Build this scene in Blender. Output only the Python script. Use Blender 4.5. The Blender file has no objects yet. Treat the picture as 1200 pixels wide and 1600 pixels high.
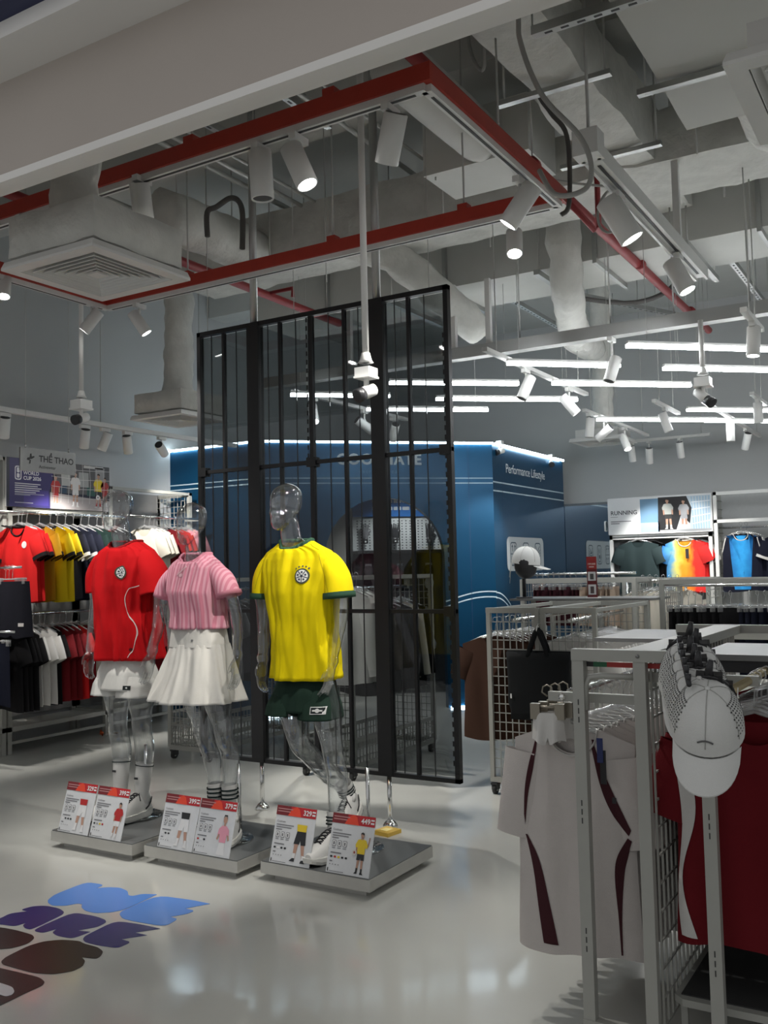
import bpy, bmesh, math, random
from mathutils import Vector, Matrix, Quaternion, noise
from mathutils.bvhtree import BVHTree
PI = math.pi
SC = bpy.context.scene
COL = SC.collection
R = math.radians
V = Vector

# ---------------------------------------------------------------- camera
cam = bpy.data.cameras.new('camera')
cam.sensor_fit = 'HORIZONTAL'; cam.sensor_width = 36.0; cam.lens = 1480.0 / 1200.0 * 36.0
cam.clip_start = 0.05; cam.clip_end = 100
camo = bpy.data.objects.new('camera', cam); COL.objects.link(camo)
_r, _d, _f = V((0.8554, 0.5176, -0.0222)), V((-0.0508, 0.0412, -0.9978)), V((-0.5155, 0.8546, 0.0625))
_f.normalize(); _r = (_r - _f * _r.dot(_f)).normalized(); _u = _r.cross(_f)
camo.matrix_world = Matrix(((_r.x, _u.x, -_f.x, 0), (_r.y, _u.y, -_f.y, 0), (_r.z, _u.z, -_f.z, 1.52), (0, 0, 0, 1)))
SC.camera = camo
# ---------------------------------------------------------------- world, exposure
world = bpy.data.worlds.new('mall_ambient'); SC.world = world
world.use_nodes = True
bg = world.node_tree.nodes['Background']
bg.inputs[0].default_value = (0.86, 0.87, 0.88, 1); bg.inputs[1].default_value = 0.52
SC.view_settings.view_transform = 'Standard'
SC.view_settings.look = 'None'
SC.view_settings.exposure = 0.0
SC.view_settings.gamma = 1.0
SC.view_settings.use_curve_mapping = False
# light levels (watts)
P_FRAME, P_WALLWASH, P_BACK = 165.0, 105.0, 80.0
E_LED, E_LENS, E_COVE = 34.0, 40.0, 20.0

# ---------------------------------------------------------------- materials
MATS = {}
def mat(name, col, rough=0.55, metal=0.0, var=0.06, scale=30.0, bump=0.0, bscale=None, spec=0.5, emit=0.0, coat=0.0, sheen=0.0):
    if name in MATS: return MATS[name]
    m = bpy.data.materials.new(name); m.use_nodes = True
    nt = m.node_tree; b = nt.nodes['Principled BSDF']; L = nt.links
    tc = nt.nodes.new('ShaderNodeTexCoord')
    nz = nt.nodes.new('ShaderNodeTexNoise'); nz.inputs['Scale'].default_value = scale; nz.inputs['Detail'].default_value = 4
    L.new(tc.outputs['Object'], nz.inputs['Vector'])
    mx = nt.nodes.new('ShaderNodeMix'); mx.data_type = 'RGBA'
    c = list(col)[:3]
    mx.inputs['A'].default_value = [max(0, x * (1 - var)) for x in c] + [1]
    mx.inputs['B'].default_value = [min(1, x * (1 + var)) for x in c] + [1]
    L.new(nz.outputs['Fac'], mx.inputs['Factor'])
    L.new(mx.outputs['Result'], b.inputs['Base Color'])
    b.inputs['Roughness'].default_value = rough; b.inputs['Metallic'].default_value = metal
    b.inputs['Specular IOR Level'].default_value = spec
    if coat: b.inputs['Coat Weight'].default_value = coat
    if sheen: b.inputs['Sheen Weight'].default_value = sheen
    if emit:
        L.new(mx.outputs['Result'], b.inputs['Emission Color']); b.inputs['Emission Strength'].default_value = emit
    if bump:
        n2 = nt.nodes.new('ShaderNodeTexNoise'); n2.inputs['Scale'].default_value = bscale or scale; n2.inputs['Detail'].default_value = 3
        L.new(tc.outputs['Object'], n2.inputs['Vector'])
        bp = nt.nodes.new('ShaderNodeBump'); bp.inputs['Strength'].default_value = bump; bp.inputs['Distance'].default_value = 0.02
        L.new(n2.outputs['Fac'], bp.inputs['Height']); L.new(bp.outputs['Normal'], b.inputs['Normal'])
    MATS[name] = m
    return m
def fabric(name, col, var=0.05, rough=0.85, sheen=0.0):
    return mat('fabric_' + name, col, rough, 0, var, 14, 0.25, 420, 0.2, sheen=sheen)
def pmat(col):                                             # flat print ink
    k = 'ink_%02x%02x%02x' % tuple(int(255 * min(1, max(0, x)) ** (1 / 2.2)) for x in col[:3])
    return mat(k, col, 0.45, 0, 0.02, 60)
def srgb(r, g, b):
    f = lambda c: (c / 255 / 12.92) if c <= 10 else ((c / 255 + 0.055) / 1.055) ** 2.4
    return (f(r), f(g), f(b))
def shell_mat(name, tint, base, edge, rough, power=2.2, haze=0.0, wave=0.0):   # thin clear wall: straight transmission + edge gloss
    m = bpy.data.materials.new(name); m.use_nodes = True
    nt = m.node_tree; L = nt.links; N = nt.nodes.new
    nt.nodes.remove(nt.nodes['Principled BSDF'])
    out = nt.nodes['Material Output']
    tr = N('ShaderNodeBsdfTransparent')
    gl = N('ShaderNodeBsdfGlossy'); gl.inputs['Roughness'].default_value = rough; gl.inputs['Color'].default_value = (1, 1, 1, 1)
    lw = N('ShaderNodeLayerWeight'); lw.inputs['Blend'].default_value = 0.5
    pw = N('ShaderNodeMath'); pw.operation = 'POWER'; pw.inputs[1].default_value = power; L.new(lw.outputs['Facing'], pw.inputs[0])
    ma = N('ShaderNodeMath'); ma.operation = 'MULTIPLY_ADD'; ma.inputs[1].default_value = edge; ma.inputs[2].default_value = base; L.new(pw.outputs[0], ma.inputs[0])
    nz = N('ShaderNodeTexNoise'); nz.inputs['Scale'].default_value = 9
    tc = N('ShaderNodeTexCoord'); L.new(tc.outputs['Object'], nz.inputs['Vector'])
    cr = N('ShaderNodeMix'); cr.data_type = 'RGBA'
    cr.inputs['A'].default_value = [x * 0.96 for x in tint] + [1]; cr.inputs['B'].default_value = [min(1, x * 1.03) for x in tint] + [1]
    L.new(nz.outputs['Fac'], cr.inputs['Factor']); L.new(cr.outputs['Result'], tr.inputs['Color'])
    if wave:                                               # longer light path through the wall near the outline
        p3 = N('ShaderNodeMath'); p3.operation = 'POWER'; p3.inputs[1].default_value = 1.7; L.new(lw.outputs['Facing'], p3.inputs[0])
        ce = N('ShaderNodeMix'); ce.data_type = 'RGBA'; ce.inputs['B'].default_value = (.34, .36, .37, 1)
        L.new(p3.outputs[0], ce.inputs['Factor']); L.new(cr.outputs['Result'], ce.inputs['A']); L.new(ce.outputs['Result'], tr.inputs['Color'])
    if wave:
        n2 = N('ShaderNodeTexNoise'); n2.inputs['Scale'].default_value = 7; n2.inputs['Detail'].default_value = 1
        mp = N('ShaderNodeMapping'); mp.inputs['Scale'].default_value = (1.6, 1.6, .45); L.new(tc.outputs['Object'], mp.inputs['Vector']); L.new(mp.outputs[0], n2.inputs['Vector'])
        bp = N('ShaderNodeBump'); bp.inputs['Strength'].default_value = wave; bp.inputs['Distance'].default_value = 0.05
        L.new(n2.outputs['Fac'], bp.inputs['Height']); L.new(bp.outputs['Normal'], gl.inputs['Normal']); L.new(bp.outputs['Normal'], lw.inputs['Normal'])
    src = tr
    if haze:
        df = N('ShaderNodeBsdfDiffuse'); df.inputs['Color'].default_value = (.9, .9, .9, 1)
        mh = N('ShaderNodeMixShader'); mh.inputs['Fac'].default_value = haze; L.new(tr.outputs[0], mh.inputs[1]); L.new(df.outputs[0], mh.inputs[2]); src = mh
    mx = N('ShaderNodeMixShader')
    L.new(ma.outputs[0], mx.inputs['Fac']); L.new(src.outputs[0], mx.inputs[1]); L.new(gl.outputs[0], mx.inputs[2])
    L.new(mx.outputs[0], out.inputs['Surface'])
    MATS[name] = m
    return m
def floor_mat():
    m = mat('polished_concrete', (0.50, 0.50, 0.465), 0.10, 0, 0.10, 0.9, 0, None, 0.55)
    nt = m.node_tree; L = nt.links; b = nt.nodes['Principled BSDF']
    tc = [n for n in nt.nodes if n.type == 'TEX_COORD'][0]
    nz = nt.nodes.new('ShaderNodeTexNoise'); nz.inputs['Scale'].default_value = 1.6; nz.inputs['Detail'].default_value = 6
    L.new(tc.outputs['Object'], nz.inputs['Vector'])
    mr = nt.nodes.new('ShaderNodeMapRange'); mr.inputs['To Min'].default_value = 0.05; mr.inputs['To Max'].default_value = 0.17
    L.new(nz.outputs['Fac'], mr.inputs['Value']); L.new(mr.outputs['Result'], b.inputs['Roughness'])
    n2 = nt.nodes.new('ShaderNodeTexNoise'); n2.inputs['Scale'].default_value = 2.2
    L.new(tc.outputs['Object'], n2.inputs['Vector'])
    bp = nt.nodes.new('ShaderNodeBump'); bp.inputs['Strength'].default_value = 0.05; bp.inputs['Distance'].default_value = 0.05
    L.new(n2.outputs['Fac'], bp.inputs['Height']); L.new(bp.outputs['Normal'], b.inputs['Normal'])
    return m
M_FLOOR = floor_mat()
M_SLAB = mat('ceiling_paint', (0.50, 0.505, 0.485), 0.9, 0, 0.12, 1.5, 0.2, 8)
M_WALL = mat('wall_paint', (0.47, 0.48, 0.48), 0.8, 0, 0.04, 2.0, 0.05, 60)
M_FASCIA = mat('fascia_paint', (0.46, 0.41, 0.37), 0.7, 0, 0.05, 2, 0.04, 50)
M_SOFFIT = mat('soffit_paint', (0.80, 0.78, 0.75), 0.7, 0, 0.04, 2)
M_WHITE = mat('white_powdercoat', (0.72, 0.72, 0.70), 0.45, 0, 0.03, 20)
M_WHITE2 = mat('white_plastic', (0.82, 0.82, 0.80), 0.35, 0, 0.03, 20)
M_GREY = mat('grey_powdercoat', (0.345, 0.345, 0.315), 0.42, 0, 0.04, 20)
M_BEAM = mat('beam_paint', (0.36, 0.365, 0.355), 0.6, 0, 0.05, 6)
M_STEEL = mat('galvanised_steel', (0.45, 0.46, 0.45), 0.38, 0.75, 0.10, 12)
M_ROD = mat('zinc_rod', (0.50, 0.50, 0.48), 0.5, 0.4, 0.08, 30)
M_CHROME = mat('chrome', (0.75, 0.75, 0.74), 0.15, 1.0, 0.05, 20)
M_BRUSH = mat('brushed_steel', (0.22, 0.22, 0.215), 0.42, 0.6, 0.10, 25)
M_FOIL = mat('duct_wrap', (0.62, 0.62, 0.585), 0.75, 0.0, 0.22, 7, 0.6, 16)
M_DUCT = mat('painted_duct', (0.58, 0.585, 0.555), 0.7, 0.0, 0.10, 3)
M_RED = mat('red_steel_paint', (0.40, 0.038, 0.022), 0.5, 0, 0.15, 14)
M_RED2 = mat('red_pipe_paint', (0.27, 0.024, 0.026), 0.5, 0, 0.15, 14)
M_BLACK = mat('black_metal', (0.012, 0.012, 0.013), 0.45, 0.2, 0.1, 20)
M_BLACKP = mat('black_plastic', (0.02, 0.02, 0.022), 0.4, 0, 0.1, 20)
M_DARK = mat('dark_rubber', (0.03, 0.03, 0.03), 0.7, 0, 0.1, 30)
M_SLOT = mat('slot_shadow_steel', (0.05, 0.05, 0.05), 0.6, 0.2, 0.1, 30)
M_LED = mat('led_diffuser', (0.95, 0.98, 1.0), 0.4, 0, 0.0, 10, emit=E_LED)
M_COVE = mat('cove_led', (0.75, 0.92, 1.0), 0.4, 0, 0.0, 10, emit=E_COVE)
M_LENS = mat('lit_lens', (1.0, 0.99, 0.96), 0.3, 0, 0.0, 10, emit=E_LENS)
M_LENSOFF = mat('unlit_lens', (0.10, 0.10, 0.10), 0.3, 0, 0.1, 10)
M_BLUE = mat('blue_wall_film', (0.004, 0.060, 0.135), 0.30, 0.55, 0.10, 1.2)
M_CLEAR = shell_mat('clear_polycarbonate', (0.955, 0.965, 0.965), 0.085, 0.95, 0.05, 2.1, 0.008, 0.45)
M_HANG = shell_mat('clear_hanger_plastic', (0.80, 0.81, 0.81), 0.10, 0.5, 0.12, 1.5, 0.15)
M_GLASS = shell_mat('smoked_glass', (0.56, 0.58, 0.585), 0.03, 0.5, 0.015, 4.0)
M_NAVYSIGN = mat('navy_sign_face', (0.012, 0.018, 0.075), 0.5, 0, 0.1, 5)
M_TAPE = mat('duct_tape', (0.50, 0.50, 0.46), 0.6, 0, 0.1, 12)
M_PEG = mat('pegboard_white', (0.60, 0.62, 0.62), 0.6, 0, 0.04, 20)
def mirror_mat():
    m = mat('mirror_silver', (0.55, 0.60, 0.62), 0.03, 1.0, 0.01, 5)
    return m
M_MIRROR = mirror_mat()

# ---------------------------------------------------------------- mesh builder
class MB:
    def __init__(s): s.v = []; s.f = []; s.mi = []; s.sm = []; s.mats = []; s.cur = 0
    def use(s, m):
        if m not in s.mats: s.mats.append(m)
        s.cur = s.mats.index(m); return s
    def add(s, vs, fs, smooth=False):
        o = len(s.v); s.v += [tuple(v) for v in vs]
        for f in fs: s.f.append([i + o for i in f]); s.mi.append(s.cur); s.sm.append(smooth)
        return s
    def box(s, a, b):
        x0, y0, z0 = a; x1, y1, z1 = b
        vs = [(x0, y0, z0), (x1, y0, z0), (x1, y1, z0), (x0, y1, z0), (x0, y0, z1), (x1, y0, z1), (x1, y1, z1), (x0, y1, z1)]
        return s.add(vs, [(3, 2, 1, 0), (4, 5, 6, 7), (0, 1, 5, 4), (1, 2, 6, 5), (2, 3, 7, 6), (3, 0, 4, 7)])
    def cbox(s, c, d): return s.box([c[i] - d[i] / 2 for i in range(3)], [c[i] + d[i] / 2 for i in range(3)])
    def bar(s, p, q, w, h, up=(0, 0, 1)):                  # rectangular bar from p to q
        p, q = V(p), V(q); d = (q - p).normalized(); u = V(up)
        if abs(d.dot(u)) > 0.98: u = V((1, 0, 0))
        x = d.cross(u).normalized() * w / 2; y = x.cross(d).normalized() * h / 2
        vs = [p - x - y, p + x - y, p + x + y, p - x + y, q - x - y, q + x - y, q + x + y, q - x + y]
        return s.add(vs, [(3, 2, 1, 0), (4, 5, 6, 7), (0, 1, 5, 4), (1, 2, 6, 5), (2, 3, 7, 6), (3, 0, 4, 7)])
    def loft(s, rings, closed=True, caps=(False, False), smooth=True):
        n = len(rings[0]); vs = [p for r in rings for p in r]; fs = []
        for i in range(len(rings) - 1):
            for j in range(n if closed else n - 1):
                k = (j + 1) % n
                fs.append((i * n + j, i * n + k, (i + 1) * n + k, (i + 1) * n + j))
        if caps[0]: fs.append(tuple(reversed(range(n))))
        if caps[1]: fs.append(tuple(range((len(rings) - 1) * n, len(rings) * n)))
        return s.add(vs, fs, smooth)
    def tube(s, pts, r, n=8, caps=True, side=None, smooth=True):
        pts = [V(p) for p in pts]; m = len(pts)
        rs = r if isinstance(r, (list, tuple)) else [r] * m
        rings = []; x = None
        for i, p in enumerate(pts):
            t = (pts[min(i + 1, m - 1)] - pts[max(i - 1, 0)])
            t = t.normalized() if t.length > 1e-9 else V((0, 0, 1))
            if x is None:
                u = V(side) if side else (V((0, 0, 1)) if abs(t.z) < 0.9 else V((1, 0, 0)))
                x = (u - t * u.dot(t)).normalized()
            else: x = (x - t * x.dot(t)).normalized()
            y = t.cross(x); ra, rb = rs[i] if isinstance(rs[i], (list, tuple)) else (rs[i], rs[i])
            rings.append([p + x * ra * math.cos(2 * PI * k / n) + y * rb * math.sin(2 * PI * k / n) for k in range(n)])
        return s.loft(rings, True, (caps, caps), smooth)
    def cyl(s, p, q, r, n=12, r2=None): return s.tube([p, q], [r, r2 if r2 is not None else r], n)
    def limb(s, pts, rads, n=16, side=(1, 0, 0), sub=4):   # rounded closed limb with smooth path, (rx, ry) radii
        P = [V(p) for p in pts]; Q = [(r if isinstance(r, (tuple, list)) else (r, r)) for r in rads]
        pp, rr = [], []
        for i in range(len(P) - 1):
            a, b, c, d = P[max(i - 1, 0)], P[i], P[i + 1], P[min(i + 2, len(P) - 1)]
            for k in range(sub):
                t = k / sub; t2, t3 = t * t, t * t * t
                pp.append(0.5 * ((2 * b) + (c - a) * t + (2 * a - 5 * b + 4 * c - d) * t2 + (3 * b - a - 3 * c + d) * t3))
                e = t * t * (3 - 2 * t); rr.append((Q[i][0] * (1 - e) + Q[i + 1][0] * e, Q[i][1] * (1 - e) + Q[i + 1][1] * e))
        pp.append(P[-1]); rr.append(Q[-1])
        d0 = (pp[0] - pp[1]).normalized(); d1 = (pp[-1] - pp[-2]).normalized(); r0, r1 = rr[0], rr[-1]
        m0, m1 = min(r0), min(r1); pre, prer, post, postr = [], [], [], []
        for a in (80, 55, 28):
            pre.append(pp[0] + d0 * m0 * math.sin(R(a))); prer.append((r0[0] * math.cos(R(a)), r0[1] * math.cos(R(a))))
        for a in (28, 55, 80):
            post.append(pp[-1] + d1 * m1 * math.sin(R(a))); postr.append((r1[0] * math.cos(R(a)), r1[1] * math.cos(R(a))))
        return s.tube(pre + pp + post, prer + rr + postr, n, True, side)
    def prism(s, poly, O, X, Y, depth):                     # polygon in frame (O, X, Y), extruded by depth along X x Y
        O, X, Y = V(O), V(X).normalized(), V(Y).normalized(); N = X.cross(Y) * depth
        a = [O + X * p[0] + Y * p[1] for p in poly]; n = len(a)
        return s.add(a + [p + N for p in a], [tuple(reversed(range(n))), tuple(range(n, 2 * n))] + [(i, (i + 1) % n, n + (i + 1) % n, n + i) for i in range(n)])
    def mesh(s, name, m=None, origin=(0, 0, 0)):
        me = bpy.data.meshes.new(name); o = V(origin)
        me.from_pydata([tuple(V(v) - o) for v in s.v], [], s.f)
        for mm in (s.mats or [m]): me.materials.append(mm)
        me.polygons.foreach_set('material_index', s.mi); me.polygons.foreach_set('use_smooth', s.sm)
        me.validate(); me.update()
        return me
    def bvh(s): return BVHTree.FromPolygons([V(v) for v in s.v], s.f)
def link(name, data, parent=None, loc=None):
    o = bpy.data.objects.new(name, data); COL.objects.link(o)
    if parent: o.parent = parent
    if loc is not None: o.location = loc
    return o
def tag(o, label, cat, group=None, kind=None):
    o['label'] = label; o['category'] = cat
    if group: o['group'] = group
    if kind: o['kind'] = kind
    return o
def thing(name, label, cat, loc=(0, 0, 0), rotz=0.0, group=None, kind=None):
    o = link(name, None); o.location = loc; o.rotation_euler = (0, 0, rotz); o.empty_display_size = 0.1
    return tag(o, label, cat, group, kind)
ORD = ['first', 'second', 'third', 'fourth', 'fifth', 'sixth', 'seventh', 'eighth', 'ninth', 'tenth', 'eleventh', 'twelfth', 'thirteenth', 'fourteenth', 'fifteenth']
def org(p):                                                # world origin of a (max two-level) parent chain without rotation
    o = V((0, 0, 0))
    while p: o = o + p.location; p = p.parent
    return o
SPLIT = {'hanger_rod', 'strap', 'strut', 'coupling', 'suspension_wire', 'rail_bracket', 'wire', 'hook', 'support', 'leg', 'base_leg', 'beam', 'hanger_post', 'face_arm', 'clamp', 'joint_seal', 'side_arm', 'side_bar', 'seam', 'end_bar'}
STUFF = {'slot', 'edge_tooth', 'peg_hole', 'perforation', 'wire_panel', 'side_wire', 'base_wire', 'wire_side', 'lettering', 'laces', 'sock_stripe', 'crest_mark', 'heel_stripe'}
def islands(mb):
    par = list(range(len(mb.v)))
    def find(a):
        while par[a] != a: par[a] = par[par[a]]; a = par[a]
        return a
    for f in mb.f:
        r = find(f[0])
        for i in f[1:]: par[find(i)] = r
    g = {}
    for k, f in enumerate(mb.f): g.setdefault(find(f[0]), []).append(k)
    out = []
    for fs in g.values():
        q = MB(); q.mats = mb.mats; idx = {}
        for k in fs:
            ff = []
            for i in mb.f[k]:
                if i not in idx: idx[i] = len(q.v); q.v.append(mb.v[i])
                ff.append(idx[i])
            q.f.append(ff); q.mi.append(mb.mi[k]); q.sm.append(mb.sm[k])
        out.append(q)
    return out
def part(name, mb, m, parent, label=None):                 # mb in WORLD coordinates, parent unrotated
    if name in SPLIT:
        isl = islands(mb)
        if len(isl) > 1:
            for q in isl: o = link(name, q.mesh(name, m, org(parent)), parent)
            return o
    o = link(name, mb.mesh(name, m, org(parent)), parent)
    if label: o['label'] = label
    if name in STUFF: o['kind'] = 'stuff'
    return o
def lpart(name, me, parent, loc=None, label=None):         # me already local
    o = link(name, me, parent, loc)
    if label: o['label'] = label
    if name in STUFF: o['kind'] = 'stuff'
    return o
def solo(name, mb, m, label, cat, group=None, kind=None, origin=(0, 0, 0)):
    o = link(name, mb.mesh(name, m, origin)); o.location = origin
    return tag(o, label, cat, group, kind)
TCACHE = {}
def text_geo(s, size=1.0, bold=0.0, align='LEFT', space=1.0):
    k = (s, bold, align, space)
    if k not in TCACHE:
        cu = bpy.data.curves.new('t', 'FONT'); cu.body = s; cu.size = 1.0; cu.offset = bold; cu.align_x = align; cu.space_character = space
        cu.resolution_u = 3
        ob = bpy.data.objects.new('t', cu); me = bpy.data.meshes.new_from_object(ob)
        TCACHE[k] = ([tuple(v.co) for v in me.vertices], [tuple(p.vertices) for p in me.polygons])
        bpy.data.meshes.remove(me); bpy.data.objects.remove(ob); bpy.data.curves.remove(cu)
    v, f = TCACHE[k]
    return [(p[0] * size, p[1] * size) for p in v], f
class Print(MB):                                           # flat print: coloured shapes in a 2D frame, thin layers
    def __init__(s, O, X, Y, step=0.0006):
        super().__init__(); s.O = V(O); s.X = V(X).normalized(); s.Y = V(Y).normalized(); s.N = s.X.cross(s.Y); s.step = step
    def P(s, x, y, l): return s.O + s.X * x + s.Y * y + s.N * (s.step * l)
    def poly(s, col, pts, l=1):
        s.use(col if isinstance(col, bpy.types.Material) else pmat(col)); n = len(pts)
        return s.add([s.P(x, y, l) for x, y in pts], [tuple(range(n))])
    def rect(s, col, x0, y0, x1, y1, l=1): return s.poly(col, [(x0, y0), (x1, y0), (x1, y1), (x0, y1)], l)
    def disc(s, col, x, y, r, l=1, n=16, ry=None): return s.poly(col, [(x + r * math.cos(2 * PI * k / n), y + (ry or r) * math.sin(2 * PI * k / n)) for k in range(n)], l)
    def line(s, col, pts, w, l=1):
        for (x0, y0), (x1, y1) in zip(pts, pts[1:]):
            d = math.hypot(x1 - x0, y1 - y0) or 1; nx, ny = -(y1 - y0) / d * w / 2, (x1 - x0) / d * w / 2
            s.poly(col, [(x0 - nx, y0 - ny), (x1 - nx, y1 - ny), (x1 + nx, y1 + ny), (x0 + nx, y0 + ny)], l)
        return s
    def rrect(s, col, x0, y0, x1, y1, r, l=1):
        pts = []
        for cx, cy, a in ((x1 - r, y1 - r, 0), (x0 + r, y1 - r, 90), (x0 + r, y0 + r, 180), (x1 - r, y0 + r, 270)):
            pts += [(cx + r * math.cos(R(a + k * 30)), cy + r * math.sin(R(a + k * 30))) for k in range(4)]
        return s.poly(col, pts, l)
    def text(s, col, t, x, y, size, l=2, bold=0.0, align='LEFT', space=1.0, sx=1.0):
        vs, fs = text_geo(t, size, bold, align, space)
        s.use(col if isinstance(col, bpy.types.Material) else pmat(col))
        return s.add([s.P(x + a * sx, y + b, l) for a, b in vs], fs)
def figure(pr, x, y, h, shirt, shorts, skin=(0.42, 0.24, 0.17), hair=(0.02, 0.015, 0.012), sock=(0.7, 0.7, 0.7), shoe=(0.6, 0.6, 0.6), l=2, lean=0.0, arm=0):
    # small printed person: feet at (x, y), height h
    S = lambda pts: [(x + (a + lean * b) * h, y + b * h) for a, b in pts]
    pr.poly(skin, S([(-.10, .05), (-.05, .05), (0, .42), (-.09, .42)]), l); pr.poly(skin, S([(.04, .03), (.09, .03), (.09, .42), (.01, .42)]), l)
    pr.poly(sock, S([(-.105, .03), (-.05, .03), (-.045, .14), (-.098, .14)]), l + 1); pr.poly(sock, S([(.04, .02), (.09, .02), (.092, .13), (.04, .13)]), l + 1)
    pr.poly(shoe, S([(-.15, 0), (-.05, 0), (-.05, .05), (-.10, .05)]), l + 1); pr.poly(shoe, S([(.03, -.01), (.13, -.01), (.09, .04), (.03, .04)]), l + 1)
    pr.poly(shorts, S([(-.115, .33), (-.01, .33), (.0, .40), (.01, .33), (.115, .33), (.10, .52), (-.10, .52)]), l + 1)
    pr.poly(skin, S([(-.16, .47), (-.12, .47), (-.11, .66), (-.165, .66)]), l); 
    if arm: pr.poly(skin, S([(.12, .70), (.20, .66), (.24, .90), (.20, .90), (.18, .74)]), l)
    else: pr.poly(skin, S([(.12, .47), (.16, .47), (.165, .66), (.11, .66)]), l)
    pr.poly(shirt, S([(-.11, .48), (.11, .48), (.115, .64), (.17, .62), (.185, .70), (.12, .82), (.04, .84), (-.04, .84), (-.12, .82), (-.185, .70), (-.17, .62), (-.115, .64)]), l + 2)
    pr.poly(skin, S([(-.025, .82), (.025, .82), (.03, .88), (-.03, .88)]), l + 3)
    pr.disc(skin, x + lean * .92 * h, y + .925 * h, .052 * h, l + 3, 10, .068 * h); pr.poly(hair, S([(-.055, .93), (-.03, .965), (.055, .94), (.05, .985), (0, 1.01), (-.05, .985)]), l + 4)
# ================================================================ SETTING
ZC = 4.9
def struct(name, mb, m, label, cat): return solo(name, mb, m, label, cat, kind='structure')
mb = MB(); mb.box((-9.5, -4, -0.1), (5, 13, 0))
struct('floor', mb, M_FLOOR, 'glossy pale grey polished concrete shop floor', 'floor')
mb = MB(); mb.box((-9.5, 2.42, ZC), (5, 13, ZC + 0.1))
ceil = struct('ceiling', mb, M_SLAB, 'bare grey painted concrete ceiling slab above the ductwork', 'ceiling')
mb = MB()
for y in (5.15, 8.6): mb.box((-7.6, y, ZC - 0.28), (2.8, y + 0.3, ZC))
part('beam', mb, M_SLAB, ceil)
mb = MB(); mb.box((-7.8, 2.42, 0), (-7.65, 12.6, ZC))
struct('wall_left', mb, M_WALL, 'plain grey side wall behind the football shirts', 'wall')
mb = MB(); mb.box((-7.8, 12.45, 0), (3.0, 12.6, ZC))
struct('wall_back', mb, M_WALL, 'plain grey back wall above the running display', 'wall')
mb = MB(); mb.box((2.8, 2.42, 0), (2.95, 12.6, ZC))
struct('wall_right', mb, M_WALL, 'plain grey side wall beyond the right edge', 'wall')
mb = MB(); mb.box((-9.5, 2.3, 3.07), (5, 2.42, 5.0))
wf = struct('wall_front', mb, M_FASCIA, 'beige painted header above the open shop front', 'wall')
mb = MB(); mb.box((-9.5, 2.10, 3.44), (5, 2.3, 3.50)); part('soffit', mb, M_SOFFIT, wf, 'pale projecting ledge')
mb = MB(); mb.box((-9.5, 2.29, 3.040), (5, 2.335, 3.07)); mb.box((-9.5, 2.365, 3.060), (5, 2.41, 3.10))
tr = struct('trim_1', mb, M_SOFFIT, 'white shutter guide rails along the header bottom edge', 'trim')
mb = MB(); mb.box((-9.5, 2.335, 3.062), (5, 2.365, 3.07)); part('slot', mb, M_SLOT, tr)
# dark navy sign box above the ledge, with a row of small lettering
sg = thing('shop_sign', 'dark navy sign panel at top left above the pale ledge', 'sign', (-2.6, 2.05, 3.45))
mb = MB(); mb.box((-6.0, 2.02, 3.50), (-1.2, 2.10, 4.3)); part('panel', mb, M_NAVYSIGN, sg)
pr = Print((-6, 2.019, 3.5), (1, 0, 0), (0, 0, 1))
for k in range(60): pr.rrect((0.004, 0.006, 0.03), 0.1 + k * 0.078, 0.075, 0.1 + k * 0.078 + 0.045, 0.135, 0.012)
part('lettering', pr, None, sg)

# ---------------- blue corner feature: three facets
FH = 2.93
FA, FB = V((-6.363, 7.965, 0)), V((-4.459, 9.795, 0)); FD = (FB - FA).normalized(); FN = FD.cross(V((0, 0, 1)))
M_LINE = mat('pale_line_film', (0.42, 0.55, 0.62), 0.4, 0, 0.03, 20)
M_JOINT = mat('panel_joint', (0.006, 0.04, 0.12), 0.5, 0, 0.05, 20)
mb = MB(); mb.box((-7.65, 7.97, 0), (-6.363, 8.07, FH))
f1 = struct('wall_corner_left', mb, M_BLUE, 'blue facet of the corner feature meeting the left wall', 'wall')
pr = Print((-7.65, 7.969, 0), (1, 0, 0), (0, 0, 1))
for z in (2.54, 2.485): pr.rect(M_LINE, 0, z, 1.28, z + 0.012)
part('line_pair', pr, None, f1)
mb = MB()
poly = [(0, 0), (0.70, 0), (0.70, 1.655)] + [(1.375 - 0.675 * math.cos(R(a)), 1.655 + 0.675 * math.sin(R(a))) for a in range(8, 180, 8)] + [(2.05, 1.655), (2.05, 0), (2.6409, 0), (2.6409, FH), (0, FH)]
mb.prism(poly, FA - FN * 0.10, FD, (0, 0, 1), 0.10)
f2 = struct('wall_corner_diagonal', mb, M_BLUE, 'blue diagonal facet with a tall arched opening', 'wall')
pr = Print(FA + FN * 0.001, FD, (0, 0, 1))
for z in (2.54, 2.485): pr.rect(M_LINE, 0, z, 2.64, z + 0.012)
for dz in (0, 0.06):
    pts = [(2.05 + 0.6 * t, 1.17 - dz + 0.10 * math.sin(PI * t * 0.62)) for t in [k / 12 for k in range(13)]]
    pr.line(M_LINE, pts, 0.014)
part('line_pair', pr, None, f2)
pr = Print(FA + FN * 0.002, FD, (0, 0, 1))
wc = (0.80, 0.84, 0.86)
pr.text(wc, 'COOLMATE', 1.328, 2.70, 0.165, 2, 0.035, 'CENTER', 1.12)
pr.text((0.16, 0.28, 0.38), 'everyday wear', 1.328, 2.60, 0.065, 2, 0.0, 'CENTER', 1.2)
part('lettering', pr, None, f2)
mb = MB(); mb.box((-4.60, 9.795, 0), (-4.46, 12.05, FH))
f3 = struct('wall_corner_right', mb, M_BLUE, 'blue facet with white icons facing the running display', 'wall')
pr = Print((-4.459, 9.795, 0), (0, 1, 0), (0, 0, 1))
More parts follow.
